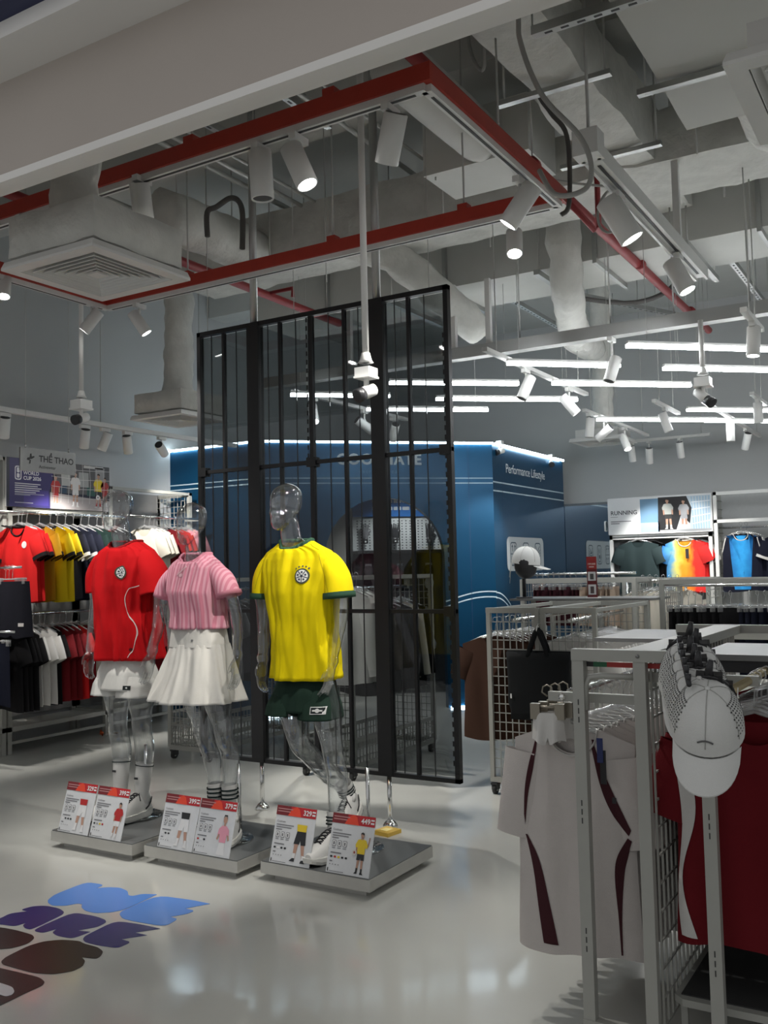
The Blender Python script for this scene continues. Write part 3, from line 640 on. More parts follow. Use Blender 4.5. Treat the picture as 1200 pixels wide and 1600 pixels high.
# --- track spotlights
def head_mesh(L, r):
    mb = MB().use(M_WHITE)
    rings = []
    for z, q in ((L / 2, r * .9), (L / 2 - .004, r), (-L / 2 + .002, r), (-L / 2, r * .97), (-L / 2, r * .86), (-L / 2 + .012, r * .84)):
        rings.append([(q * math.cos(2 * PI * k / 20), q * math.sin(2 * PI * k / 20), z) for k in range(20)])
    mb.loft(rings, True, (False, False), True)
    mb.use(M_BLACKP); mb.add([(r * .9 * math.cos(2 * PI * k / 20), r * .9 * math.sin(2 * PI * k / 20), L / 2) for k in range(20)], [tuple(range(20))])
    return mb.mesh('spotlight_head')
HM = {}
def spot(c, aim, label, lit=0.0, L=0.19, r=0.042, up=0.135, cone=46, group='track spotlights'):
    c = V(c); aim = V(aim).normalized()
    t = thing('track_spotlight', label, 'spotlight', tuple(c + V((0, 0, up))), 0, group)
    lpart('adapter', HM.setdefault('ad', MB().box((-.018, -.05, -.03), (.018, .05, 0)).mesh('adapter', M_WHITE)), t)
    mb = MB().tube([(0, 0, -.03), (0, 0, -up * .55), (r * .4, 0, -up * .8)], 0.009, 8); lpart('bracket', mb.mesh('bracket', M_WHITE), t)
    h = lpart('head', HM.setdefault((L, r), head_mesh(L, r)), t, (0, 0, -up)); h.rotation_mode = 'QUATERNION'
    h.rotation_quaternion = V((0, 0, -1)).rotation_difference(aim)
    k = ('ln', r, lit > 0)
    if k not in HM: HM[k] = MB().add([(r * .85 * math.cos(2 * PI * i / 20), r * .85 * math.sin(2 * PI * i / 20), 0) for i in range(20)], [tuple(reversed(range(20)))]).mesh('lens', M_LENS if lit else M_LENSOFF)
    lpart('lens', HM[k], h, (0, 0, -L / 2 + .006))
    if lit:
        li = bpy.data.lights.new('spotlight_beam', 'SPOT'); li.energy = lit; li.spot_size = R(cone); li.spot_blend = 0.7; li.shadow_soft_size = 0.035; li.color = (1.0, 0.97, 0.92)
        lo = link('spotlight_beam', li, h, (0, 0, -L / 2 - .012))
    return t
# on the red frame
spot((-2.59, FY0, 3.31), (0.02, 0.05, -1), 'white spotlight pointing straight down from the near red bar', 0, .22, .052)
spot((-2.38, FY0, 3.30), (0.26, 0.05, -.62), 'lit white spotlight on the near red bar beside the straight one', P_FRAME * .5, .2, .05)
spot((-1.91, FY0, 3.30), (-0.50, 0.36, -.95), 'white spotlight near the front right corner of the red frame', P_FRAME, .2, .05)
spot((-3.33, FY0, 3.34), (-.14, 0.32, -.95), 'white spotlight half hidden behind the foil wrapped box', P_FRAME * .8, .2, .05)
spot((FX1, 4.24, 3.29), (-0.60, -.12, -.80), 'white spotlight aiming left from the right red bar', P_FRAME, .22, .05)
spot((-2.0, FY1, 3.31), (0.10, -0.25, -.62), 'lit white spotlight on the far red bar at its right end', P_FRAME * .5, .16, .045)
spot((-5.28 + .1, 4.62, 3.34), (-0.45, -0.30, -.70), 'lit white spotlight at the far left corner of the frame', P_FRAME * .8, .18, .042)
spot((-4.86, FY1, 3.31), (.46, .42, -.95), 'white spotlight with black back near the far left corner', P_FRAME * 2.6, .18, .042)
spot((FX0, 3.9, 3.42), (0.2, -0.2, -.8), 'lit spotlight cut off by the left edge', P_FRAME * .5, .18, .042)
spot((-4.2, FY0, 3.33), (-.05, 0.38, -.95), 'spotlight on the near red bar hidden behind the left box', P_FRAME, .18, .042)
# on the right white track
spot((-1.36, 4.60, 3.25), (0.28, 0.12, -.55), 'large lit spotlight at middle of the right white track', P_FRAME * .7, .24, .062)
spot((-1.36, 5.79, 3.27), (0.26, 0.0, -.55), 'lit spotlight at the far end of the right white track', P_FRAME * .7, .22, .055)
# along the left wall
for y, lit, lb in ((4.30, 1, 'lit spotlight on the left wall track at the very edge'), (4.90, 1, 'lit spotlight on the left wall track just left of the hanging sign'), (5.72, 1, 'lit spotlight on the left wall track right above the football poster'), (5.95, 0, 'third spotlight from the right on the left wall track'), (6.22, 0, 'second spotlight from the right on the left wall track'), (6.66, 0, 'rightmost spotlight on the left wall track')):
    spot((-6.5, y, 2.74), (-.42, 1.0, -.50) if y > 6.5 else (-.28, .42, -.95) if y > 6.1 else (-0.40, -.12 if y > 5.8 else .22, -.90), lb, P_WALLWASH * (1.3 if y > 6.1 else 1 if lit else .7), .17, .042, .12, 70)
# back of the shop
BS = [((-2.05, 6.62, 2.93), (-.25, -.3, -1), 0, 'white spotlight hanging just under the white beam'),
      ((-2.72, 6.63, 2.88), (-.3, -.3, -.9), 0, 'white tilted spotlight at the near end of the middle track'),
      ((-2.72, 7.56, 2.88), (.5, .2, -.7), 1, 'lit tilted spotlight at the far end of the middle track'),
      ((-4.66, 6.59, 2.88), (.75, -.75, -1.6), 2.0, 'lit spotlight seen through the smoked glass, leftmost'),
      ((-4.66, 7.41, 2.88), (.40, .75, -.5), 2.6, 'spotlight seen through the smoked glass, middle'),
      ((-4.66, 7.95, 2.88), (-.45, .45, -.6), 2.6, 'spotlight seen through the smoked glass, rightmost'),
      ((-3.02, 9.39, 2.88), (-.75, .12, -.55), 2.6, 'lit spotlight pointing at the blue icon wall'),
      ((-3.02, 8.95, 2.88), (-.1, 0, -1), 0, 'upright white spotlight beside the blue wall one'),
      ((-2.32, 9.09, 2.88), (.3, .1, -1), 0, 'white spotlight below the long low light line'),
      ((-1.02, 6.20, 2.90), (-.05, -.1, -1), 1, 'lit spotlight at the right edge under the top light line'),
      ((-1.95, 10.23, 2.88), (0, 0, -1), 0, 'upright spotlight near the right edge'),
      ((-1.95, 11.1, 2.88), (-.3, .4, -.9), 1, 'lit spotlight just behind the upright one at right'),
      ((-3.33, 11.4, 2.88), (0, .3, -1), 1, 'leftmost spotlight above the running poster'),
      ((-3.12, 11.4, 2.84), (-.1, .35, -.9), 1, 'lit spotlight above the middle of the running poster'),
      ((-2.75, 11.4, 2.88), (0, .35, -1), 1, 'rightmost spotlight above the running poster'),
      ((-1.5, 9.19, 2.90), (0, .1, -1), 0, 'spotlight at the right edge below the light lines'),
      ((-3.02, 10.1, 2.86), (.3, -.2, -.7), 1, 'lit spotlight in front of the slim diffuser')]
for c, a, lit, lb in BS: spot(c, a, lb, P_BACK * lit, .19, .042, (3.16 if c[1] == 6.62 else 3.02) - c[2], 62 if lit < 2.1 else 40)
# --- cctv cameras
def cctv(c, aim, label, pole_top=ZC, box=0.075, dark=True, pole_r=0.017, ln=.11):
    x, y, z = c; t = thing('security_camera', label, 'camera', c, 0, 'ceiling cameras')
    if pole_top:
        part('pole', MB().cyl((x, y, z + .05), (x, y, pole_top), pole_r, 10), M_WHITE, t)
        part('collar', MB().tube([(x, y, z + .10), (x, y, z + .065), (x, y, z + .05)], [.022, .03, .04], 10), M_WHITE, t)
    part('junction_box', MB().cbox((x, y, z), (box, box, box * .55)).cbox((x, y, z - box * .3), (box * 1.1, box * 1.1, box * .12)), M_WHITE2, t)
    part('arm', MB().tube([(x, y, z - .03), (x, y, z - .065), (x - .005, y, z - .08)], 0.014, 8), M_WHITE2, t)
    a = V(aim).normalized(); p = V((x, y, z - .10))
    bd = part('body', MB().tube([p - a * ln * .5, p - a * ln * .45, p + a * ln * .42], [.024, .032, .034], 14), M_WHITE2, t)
    part('lens_cap', MB().tube([p + a * ln * .22, p + a * ln * .58, p + a * ln * .59], [.0355, .037, .03], 14), M_BLACKP, bd, 'black lens face')
    return t
cctv((-2.50, 4.0, 2.52), (-.30, -.75, -.35), 'white camera at the end of the long central pole', box=.085)
cctv((-5.4, 4.72, 2.78), (.10, -.9, -.30), 'white camera with black face beside the hanging sign', box=.11, ln=.13)
cctv((-1.40, 6.5, 2.74), (.5, -.2, -.45), 'white camera box among the light lines', box=.10, ln=.15, pole_top=3.16)
cctv((-4.43, 9.95, 2.965), (-.4, -.7, -.25), 'small camera above the blue corner', None, .07)
cctv((-4.43, 11.55, 2.96), (.4, -.7, -.25), 'small camera at the end of the blue wall top', None, .06)
# ================================================================ SMOKED GLASS SCREEN
GY, GX0, GX1, GZ0, GZ1 = 4.92, -4.445, -2.49, 0.30, 3.20
gs = thing('glass_screen', 'tall smoked glass screen in a black metal frame behind the mannequins', 'glass screen', (-3.45, GY, 0))
mb = MB()
for a, b in (((GX0, GY - .02, GZ1 - .03), (GX1, GY + .02, GZ1)), ((GX0, GY - .02, GZ0), (GX1, GY + .02, GZ0 + .025)), ((GX0, GY - .02, GZ0), (GX0 + .03, GY + .02, GZ1)), ((GX1 - .03, GY - .02, GZ0), (GX1, GY + .02, GZ1))): mb.box(a, b)
part('frame', mb, M_BLACK, gs)
bx = [-4.215, -3.735, -3.487, -3.231, -2.765]
jx = [-4.327, -4.107, -3.837, -3.609, -3.351, -3.127, -2.862, -2.657]
posts = [(-3.995, -3.90), (-3.03, -2.935)]
for x in bx: part('bar', MB().box((x - (.009 if x != -3.487 else .015), GY - .015, GZ0), (x + (.009 if x != -3.487 else .015), GY + .015, GZ1)), M_BLACK, gs)
for z in (2.225, 1.28): part('rail', MB().box((GX0, GY - .016, z - .012), (GX1, GY + .016, z + .012)), M_BLACK, gs)
for a, b in posts:
    c = (a + b) / 2
    part('post', MB().box((a, GY - .03, GZ0 + .005), (b, GY + .03, GZ1 - .005)), M_BLACK, gs)
    part('ceiling_pole', MB().tube([(c - .005, GY, GZ1), (c - .005, GY, ZC)], .026, 12), M_STEEL, gs)
    part('floor_pole', MB().tube([(c + .01, GY, GZ0), (c + .01, GY, .02)], .014, 12), M_CHROME, gs)
    part('floor_flange', MB().tube([(c + .01, GY, .045), (c + .01, GY, .03), (c + .01, GY, .012), (c + .01, GY, 0)], [.016, .032, .045, .047], 16), M_CHROME, gs)
mb = MB()
for x, z in ((GX0 + .04, 2.225), (-3.487, 2.225), (GX1 - .04, 2.225), (GX1 - .04, 1.28)): mb.box((x - .035, GY - .026, z - .03), (x + .035, GY + .026, z + .03))
part('clamp', mb, M_BLACK, gs)
edges = [GX0 + .03] + sorted(bx + [p for q in posts for p in q] + jx) + [GX1 - .03]
zs = [GZ0 + .025, 1.28, 2.225, GZ1 - .03]
for a, b in zip(edges, edges[1:]):
    if any(abs(a - p) < 1e-6 and abs(b - q) < 1e-6 for p, q in posts): continue
    for z0, z1 in zip(zs, zs[1:]): part('pane', MB().box((a + .003, GY - .004, z0 + .012), (b - .003, GY + .004, z1 - .012)), M_GLASS, gs)
mb = MB()
for x in jx: mb.box((x - .002, GY - .004, GZ0 + .02), (x + .002, GY + .004, GZ1 - .02))
part('joint_seal', mb, M_BLACKP, gs)
mb = MB()                                                   # toothed edge strips of the rightmost frame and the middle bar
for x, z0, z1 in ((GX1 - .035, GZ0 + .1, 1.25), (GX1 - .035, 1.4, 2.9), (-3.51, 2.25, 3.15)):
    z = z0
    while z < z1: mb.box((x - .004, GY - .022, z), (x + .006, GY - .018, z + .03)); z += .055
part('edge_tooth', mb, M_BLACK, gs)
part('suspension_wire', rods(MB(), [(x, GY, GZ1, ZC) for x in (-4.36, -3.62, -3.36, -2.62)], .003), M_ROD, gs)
# yellow block on the floor behind
yb = thing('yellow_block', 'small flat yellow pad on the floor by the screen pole', 'pad', (-2.92, 4.79, 0))
M_YEL = mat('yellow_plastic', (0.62, 0.40, 0.06), 0.45, 0, 0.1, 20)
part('pad', MB().prism([(-.06, -.05), (.05, -.07), (.07, .05), (-.04, .07)], (-2.92, 4.79, 0), (1, 0, 0), (0, 1, 0), .022), M_YEL, yb)
part('label_strip', MB().prism([(-.03, -.025), (.02, -.035), (.03, .02), (-.02, .03)], (-2.92, 4.79, .022), (1, 0, 0), (0, 1, 0), .002), mat('yellow_strip', (0.8, 0.66, 0.25), .4), yb)
ob = thing('crumpled_wrapper', 'crumpled orange and white wrapper under the left wall rack', 'litter', (-7.12, 6.47, 0))
random.seed(4)
for nm, cc, dx in (('orange_sheet', (0.65, 0.12, 0.03), 0), ('white_sheet', (0.7, 0.66, 0.6), .06), ('tan_sheet', (0.35, 0.25, 0.14), .12)):
    mb = MB(); lump(mb, (-7.14 + dx * .6, 6.42 + dx, .004), (-7.08 + dx * .6, 6.48 + dx, .06 - dx * .2), int(dx * 100) + 3, .02, .02, 30); part(nm, mb, mat('wrap_' + nm, cc, .6), ob)

# ================================================================ DISPLAY PLINTHS AND PRICE SIGNS
STANDS = [(-3.05, 3.79, 'brushed steel plinth under the yellow shirted mannequin'), (-3.79, 3.73, 'brushed steel plinth under the pink shirted mannequin'), (-4.49, 3.70, 'brushed steel plinth under the red shirted mannequin')]
M_PTOP = mat('plinth_top', (0.16, 0.165, 0.165), 0.35, 0.4, 0.08, 10); M_PSIDE = mat('plinth_steel', (0.52, 0.51, 0.48), 0.35, 0.55, 0.08, 14)
for x, y, lb in STANDS:
    t = thing('display_plinth', lb, 'plinth', (x + .32, y + .31, 0), 0, 'mannequin plinths')
    part('slab', MB().box((x, y, .035), (x + .64, y + .62, .09)), M_PSIDE, t)
    part('top_plate', MB().box((x + .004, y + .004, .09), (x + .636, y + .616, .095)), M_PTOP, t)
    part('foot', MB().box((x + .05, y + .05, 0), (x + .59, y + .57, .035)), M_PSIDE, t)
def price_sign(x, y, price, art, label, w=0.242, h=0.272):
    t = thing('price_sign', label, 'sign', (x + w / 2, y, .095), 0, 'price signs leaning on the plinths')
    a = R(17); up = V((0, math.sin(a), math.cos(a))); O = V((x, y, .096))
    n = V((1, 0, 0)).cross(up)
    part('board', MB().prism([(0, 0), (w, 0), (w, h), (0, h)], O - n * .004, (1, 0, 0), up, .004), mat('sign_board', (0.62, 0.63, 0.64), .4), t)
    part('easel', MB().prism([(w * .4, .02), (w * .6, .02), (w * .55, h * .6), (w * .45, h * .6)], O - n * .006 , (1, 0, 0), up, .002).bar(O - n * .006 + V((w / 2, 0, 0)) + up * h * .6, O + V((w / 2, .09, 0)), .03, .003), M_WHITE2, t)
    p = Print(O + n * .0006, (1, 0, 0), up)
    red, dk, org_, wh, gr, bk = (0.46, 0.012, 0.018), (0.17, 0.010, 0.014), (0.72, 0.055, 0.02), (0.75, 0.75, 0.75), (0.16, 0.16, 0.17), (0.02, 0.02, 0.02)
    t0 = h - .046
    p.rect(red, 0, t0, w, h, 1); p.rect(dk, 0, t0, w * .36, h, 2); p.poly(org_, [(w * .30, t0), (w * .64, t0), (w * .58, h - .01), (w * .50, h), (w * .38, h - .012)], 3)
    for k, (x0, x1) in enumerate(((.008, .10), (.008, .085))): p.rect((0.45, 0.2, 0.2), x0, h - .018 - k * .012, x1, h - .013 - k * .012, 4)
    p.text(wh, price, w * .68, t0 + .011, .034, 4, .022)
    p.rect(wh, w * .905, t0 + .027, w * .985, t0 + .034, 4); p.rect(wh, w * .905, t0 + .012, w * .985, t0 + .020, 4)
    p.text(gr, 'Coolmate', .012, h - .080, .013, 2, .01)
    for k, xe in enumerate((.118, .105, .05)): p.rect(gr, .012, h - .094 - k * .011, xe, h - .0895 - k * .011, 2)
    for k in range(3):
        x0 = .016 + k * .031
        p.rrect(gr, x0, h - .152, x0 + .023, h - .124, .005, 2); p.rrect(wh, x0 + .0025, h - .1495, x0 + .0205, h - .1265, .004, 3); p.rect(gr, x0 + .007, h - .145, x0 + .016, h - .131, 4); p.rect(gr, x0 + .002, h - .161, x0 + .021, h - .158, 2)
    p.rect(gr, .014, h - .184, .075, h - .179, 2)
    for k, c in enumerate(art['dots']): p.rrect(c, .014 + k * .021, h - .204, .028 + k * .021, h - .195, .004, 2)
    p.rect(gr, .014, h - .222, .03, h - .217, 2)
    for k in range(4): p.rect(gr, .016 + k * .016, h - .236, .021 + k * .016, h - .232, 2)
    p.rect(bk, .007, .005, .013, .021, 2); p.rect(gr, .018, .006, .10, .0085, 2)
    art['fig'](p, w, h)
    part('print', p, None, t)
WHT, BLK, REDC, PNK, YLW = (0.70, 0.70, 0.70), (0.015, 0.016, 0.018), (0.42, 0.015, 0.015), (0.70, 0.30, 0.38), (0.72, 0.52, 0.02)
SKIN = (0.45, 0.26, 0.19)
def legs(p, cx, y0, hip, shorts, top, sock=WHT, shoe=WHT):
    p.poly(SKIN, [(cx - .035, y0 + .01), (cx - .020, y0 + .01), (cx - .006, hip), (cx - .032, hip)], 2); p.poly(SKIN, [(cx + .022, y0), (cx + .036, y0), (cx + .024, hip), (cx + .0, hip)], 2)
    p.poly(sock, [(cx - .036, y0 + .008), (cx - .021, y0 + .008), (cx - .018, y0 + .035), (cx - .035, y0 + .035)], 3); p.poly(sock, [(cx + .021, y0), (cx + .036, y0), (cx + .034, y0 + .028), (cx + .020, y0 + .028)], 3)
    p.poly(shoe, [(cx - .052, y0 - .004), (cx - .020, y0 - .004), (cx - .020, y0 + .012), (cx - .034, y0 + .012)], 4); p.poly(shoe, [(cx + .014, y0 - .008), (cx + .042, y0 - .008), (cx + .036, y0 + .008), (cx + .020, y0 + .006)], 4)
    p.poly(shorts, [(cx - .038, hip - .02), (cx - .004, hip - .02), (cx, hip), (cx + .006, hip - .024), (cx + .034, hip - .022), (cx + .028, hip + .045), (cx - .024, hip + .045)], 3)
    p.poly(top, [(cx - .025, hip + .04), (cx + .028, hip + .04), (cx + .03, hip + .072), (cx - .03, hip + .072)], 4)
D1 = [BLK, REDC, YLW, BLK, BLK]
A = [dict(dots=[WHT, BLK, BLK, BLK], fig=lambda p, w, h: legs(p, w * .66, .022, .115, WHT, REDC)),
     dict(dots=[BLK, (.3, .3, .3), YLW, REDC], fig=lambda p, w, h: figure(p, w * .76, .012, .185, REDC, WHT, l=2, lean=.06)),
     dict(dots=[WHT, BLK, BLK], fig=lambda p, w, h: legs(p, w * .66, .022, .115, WHT, BLK)),
     dict(dots=[REDC, WHT, BLK], fig=lambda p, w, h: (p.poly(WHT, [(w*.64,.01),(w*.86,.01),(w*.82,.075),(w*.68,.075)],2), p.poly(SKIN, [(w*.58,.085),(w*.62,.08),(w*.70,.13),(w*.66,.14)],2), p.poly(SKIN, [(w*.93,.085),(w*.89,.08),(w*.82,.13),(w*.86,.14)],2), p.poly(PNK, [(w*.67,.07),(w*.84,.07),(w*.85,.11),(w*.91,.105),(w*.89,.135),(w*.81,.152),(w*.70,.152),(w*.62,.135),(w*.60,.105),(w*.66,.11)],3), p.poly(SKIN, [(w*.735,.15),(w*.785,.15),(w*.785,.165),(w*.735,.165)],3), p.disc(SKIN, w*.76, .180, .013, 4, 10, .017), p.poly((.03,.02,.015), [(w*.70,.183),(w*.73,.198),(w*.79,.198),(w*.815,.183),(w*.80,.205),(w*.72,.205)],5))),
     dict(dots=[BLK, WHT, BLK, BLK], fig=lambda p, w, h: legs(p, w * .70, .022, .120, BLK, YLW, WHT, BLK)),
     dict(dots=D1, fig=lambda p, w, h: (figure(p, w * .76, .012, .185, YLW, BLK, sock=BLK, shoe=BLK, l=2, arm=1), p.disc((.6, .55, .5), w * .62, .105, .013, 8, 10), p.disc((.3, .05, .04), w * .62, .105, .006, 9, 6)))]
for (x, y, pr_, i, lb) in ((-4.44, 3.705, '329', 0, 'price sign 329 with white shorts, leftmost on the red mannequin plinth'), (-4.185, 3.705, '399', 1, 'price sign 399 showing a running figure in red shirt'),
                           (-3.70, 3.735, '399', 2, 'price sign 399 with bare legs and white skirt'), (-3.452, 3.735, '379', 3, 'price sign 379 showing a pink shirt'),
                           (-3.00, 3.795, '329', 4, 'price sign 329 with black shorts and yellow shirt'), (-2.66, 3.795, '449', 5, 'price sign 449 showing a figure in yellow shirt holding a ball')):
    price_sign(x, y, pr_, A[i], lb)

# ================================================================ MANNEQUINS
def head(mb, x, y, z0, h=0.255, yawd=0.0):
    zz = (0, .012, .035, .065, .095, .12, .14, .165, .195, .22, .24, .252, .255)
    ww = (.010, .032, .048, .060, .068, .072, .075, .078, .077, .068, .048, .020, .003)
    ff = (-.070, -.088, -.096, -.097, -.110, -.098, -.098, -.098, -.090, -.072, -.045, -.018, -.002)
    bb = (-.050, -.035, -.010, .040, .072, .088, .094, .098, .096, .084, .060, .026, .004)
    rings = []; n = 24; cy, sy = math.cos(yawd), math.sin(yawd)
    for z, w, f, b in zip(zz, ww, ff, bb):
        c, r = (f + b) / 2, (b - f) / 2; ring = []
        for k in range(n):
            a = 2 * PI * k / n; px, py = w * math.cos(a), c + r * math.sin(a)
            ring.append((x + px * cy - py * sy, y + px * sy + py * cy, z0 + z * h / .255))
        rings.append(ring)
    mb.loft(rings, True, (True, True))
    for s in (-1, 1):                                       # ears
        ex = .074 * s; mb.limb([(x + ex * cy - .005 * sy, y + ex * sy + .005 * cy, z0 + .095), (x + ex * 1.04 * cy - .012 * sy, y + ex * 1.04 * sy + .012 * cy, z0 + .145)], [.008, .012], 8)
def hand(mb, w, d, s, curl=0.35, fwd=(0, -1, 0)):
    # wrist w, direction d (towards fingertips); s = +1 when the thumb side is forward
    w, d, f = V(w), V(d).normalized(), V(fwd); f = (f - d * f.dot(d)).normalized(); nrm = d.cross(f) * s
    mb.limb([w, w + d * .045, w + d * .095], [(.020, .026), (.018, .040), (.013, .040)], 12, tuple(nrm))
    for i, (o, L) in enumerate(((.030, .080), (.010, .088), (-.010, .082), (-.029, .066))):
        b = w + d * .085 + f * o
        c1 = (d + nrm * curl * .6).normalized(); c2 = (d + nrm * curl * 1.5).normalized()
        mb.limb([b, b + d * .02, b + d * .02 + c1 * L * .45, b + d * .02 + c1 * L * .45 + c2 * L * .45], [.0095, .0095, .0085, .0070], 10)
    t0 = w + d * .025 + f * .025
    mb.limb([t0, t0 + (f * .6 + d * .8).normalized() * .035, t0 + (f * .6 + d * .8).normalized() * .035 + (d + f * .25 + nrm * .25).normalized() * .042], [.013, .0105, .0085], 10)
def finish_body(mb, name, parent, voxel=0.0055):
    o = link(name, mb.mesh(name, M_CLEAR, org(parent)))
    m = o.modifiers.new('remesh', 'REMESH'); m.mode = 'VOXEL'; m.voxel_size = voxel; m.use_smooth_shade = True
    m = o.modifiers.new('smooth', 'SMOOTH'); m.factor = 0.6; m.iterations = 9
    dg = bpy.context.evaluated_depsgraph_get(); me = bpy.data.meshes.new_from_object(o.evaluated_get(dg))
    me.materials.clear(); me.materials.append(M_CLEAR); me.polygons.foreach_set('use_smooth', [True] * len(me.polygons))
    old = o.data; o.modifiers.clear(); o.data = me; bpy.data.meshes.remove(old); o.parent = parent
    return o
def sup(a, n=2.4):                                          # superellipse direction
    c, s = math.cos(a), math.sin(a); k = (abs(c) ** n + abs(s) ** n) ** (-1 / n); return c * k, s * k
def fold(p, seed, f=9.0, s=1.0): return noise.noise(V((p[0] * f, p[1] * f, p[2] * f * .35)) + V((seed * 3.7, seed, 0))) * s
def ringloft(mb, rows, n=88, seed=0, amp=0.008, nfold=0, falloff=None):
    # rows: (z, cx, cy, a, b[, front_dip]) bottom to top; folds drift downward
    rings = []
    zb, zt = rows[0][0], rows[-1][0]; K = 7
    full = []
    for i in range(len(rows) - 1):
        for k in range(K):
            t = k / K; e = t * t * (3 - 2 * t)
            full.append([rows[i][j] * (1 - t) + rows[i + 1][j] * t for j in range(len(rows[0]))])
    full.append(list(rows[-1]))
    for r in full:
        z, cx, cy, a, b = r[:5]; dip = r[5] if len(r) > 5 else 0; ring = []
        tt = (z - zb) / (zt - zb)
        for k in range(n):
            an = 2 * PI * k / n; x, y = sup(an)
            low = 1 - tt; ca, sa = math.cos(an), math.sin(an)
            w = noise.noise(V((ca * 2.2, sa * 2.2, z * 2.6)) + V((seed * 5.3, 0, 0))) * amp
            dg_ = z * 5.0 + ca * 2.0                               # folds pull diagonally towards the armpits, then fall straight
            rid = 1 - abs(noise.noise(V((ca * 4.2 + .5 * math.sin(dg_), sa * 4.2, z * 1.6 + seed))) * 2.2)
            w += (rid - .55) * amp * (.35 + 1.1 * low)
            w += noise.noise(V((ca * 7.5, sa * 7.5, z * 7.0 + seed * 2))) * amp * .45
            if nfold: w += math.sin(an * nfold + seed + math.sin(an * 3 + seed) * .8 + z * 2) * amp * 1.1 * low ** 1.2
            front = max(0, -math.sin(an)) ** 1.5
            ring.append((cx + x * (a + w), cy + y * (b + w), z - dip * front))
        rings.append(ring)
    mb.loft(rings, True, (False, False), True)
    return rings
def sleeve(mb, p, q, r0, r1, seed, n=40, amp=.009):
    # p: shoulder point, q: cuff centre; starts inside the torso and rolls over the shoulder
    p, q = V(p), V(q); s = 1 if q.x > p.x else -1
    ctrl = [p + V((-s * .075, 0, .004)), p + V((-s * .01, 0, .0)), p.lerp(q, .45) + V((s * .018, 0, .006)), q]
    rad = [(r0[0] * .50, r0[1] * .62), (r0[0] * .84, r0[1] * .92), (r0[0], r0[1]), r1]
    pts, rs = [], []; K = 7
    for i in range(3):
        a, b, c, d = ctrl[max(i - 1, 0)], ctrl[i], ctrl[i + 1], ctrl[min(i + 2, 3)]
        for k in range(K):
            t = k / K; pts.append(.5 * (2 * b + (c - a) * t + (2 * a - 5 * b + 4 * c - d) * t * t + (3 * b - a - 3 * c + d) * t ** 3)); rs.append((rad[i][0] * (1 - t) + rad[i + 1][0] * t, rad[i][1] * (1 - t) + rad[i + 1][1] * t))
    pts.append(q); rs.append(r1)
    o = len(mb.v); mb.tube(pts, rs, n, False, (0, 1, 0))
    for i in range(o, len(mb.v)):
        v = V(mb.v[i]); k = min(1, (i - o) / (len(mb.v) - o) * 1.5); mb.v[i] = tuple(v + noise.noise_vector(V((v.x * 11, v.y * 11, v.z * 5)) + V((seed, 0, 0))) * amp * k)
    return pts[-1], (pts[-1] - pts[-2]).normalized()
def project(bvh, pts, d=(0, 1, 0), back=0.5, off=0.003):
    out = []; d = V(d).normalized()
    for p in pts:
        h = bvh.ray_cast(V(p) - d * back, d)
        out.append(h[0] + (-d) * off if h[0] else V(p))
    return out
def patch_disc(bvh, c, r, mb, rings=5, n=28, d=(0, 1, 0), off=.003, ry=None, inner=0.0):
    rows = []
    for i in range(rings + 1):
        q = inner + (1 - inner) * i / rings; rows.append(project(bvh, [(c[0] + r * q * math.cos(2 * PI * k / n), c[1], c[2] + (ry or r) * q * math.sin(2 * PI * k / n)) for k in range(n)], d, off=off))
    mb.loft(rows, True, (False, False), True)
def patch_quad(bvh, x0, z0, x1, z1, y, mb, nx=6, nz=6, d=(0, 1, 0), off=.003):
    rows = [project(bvh, [(x0 + (x1 - x0) * i / nx, y, z0 + (z1 - z0) * j / nz) for i in range(nx + 1)], d, off=off) for j in range(nz + 1)]
    mb.loft(rows, False, (False, False), True)
def patch_line(bvh, pts, w, mb, d=(0, 1, 0), off=.003):     # ribbon along (x, y, z) points
    a, b = [], []
    for i, p in enumerate(pts):
        q0, q1 = V(pts[max(i - 1, 0)]), V(pts[min(i + 1, len(pts) - 1)]); t = (q1 - q0).normalized(); nn = V(d).cross(t).normalized() * w / 2
        a.append(V(p) - nn); b.append(V(p) + nn)
    mb.loft([project(bvh, a, d, off=off), project(bvh, b, d, off=off)], False, (False, False), True)
def solid(o, t=0.004):
    m = o.modifiers.new('thickness', 'SOLIDIFY'); m.thickness = t; m.offset = -1; return o
def crest(bvh, c, r, parent, badge_dark=(0.03, 0.05, 0.06), stars=False, starc=(0.35, 0.18, 0.02)):
    mb = MB(); patch_disc(bvh, c, r, mb, off=.0035); o = part('crest', mb, fabric('crest_dark_%d' % int(badge_dark[0] * 1000), badge_dark), parent, 'round club crest')
    mb = MB(); patch_disc(bvh, c, r * .80, mb, off=.0045)
    lpart('crest_field', mb.mesh('crest_field', fabric('crest_white', (0.72, 0.72, 0.70)), org(parent)), parent)
    mb = MB()
    for k in range(5): patch_disc(bvh, (c[0] + r * .52 * math.sin(2 * PI * k / 5), c[1], c[2] + r * .52 * math.cos(2 * PI * k / 5)), r * .15, mb, 2, 6, off=.0052)
    patch_disc(bvh, c, r * .22, mb, 2, 5, off=.0052)
    for k in range(5):
        a = 2 * PI * (k + .5) / 5; patch_line(bvh, [(c[0] + r * q * math.sin(a), c[1], c[2] + r * q * math.cos(a)) for q in (.25, .5, .78)], r * .12, mb, off=.0052)
    if stars:
        for k in range(5):
            a = R(-40 + 20 * k); patch_disc(bvh, (c[0] + r * 1.32 * math.sin(a), c[1], c[2] + r * 1.28 * math.cos(a)), r * .13, mb, 1, 5, off=.004)
    lpart('crest_mark', mb.mesh('crest_mark', fabric('crest_ink', (0.05, 0.06, 0.08)), org(parent)), parent)
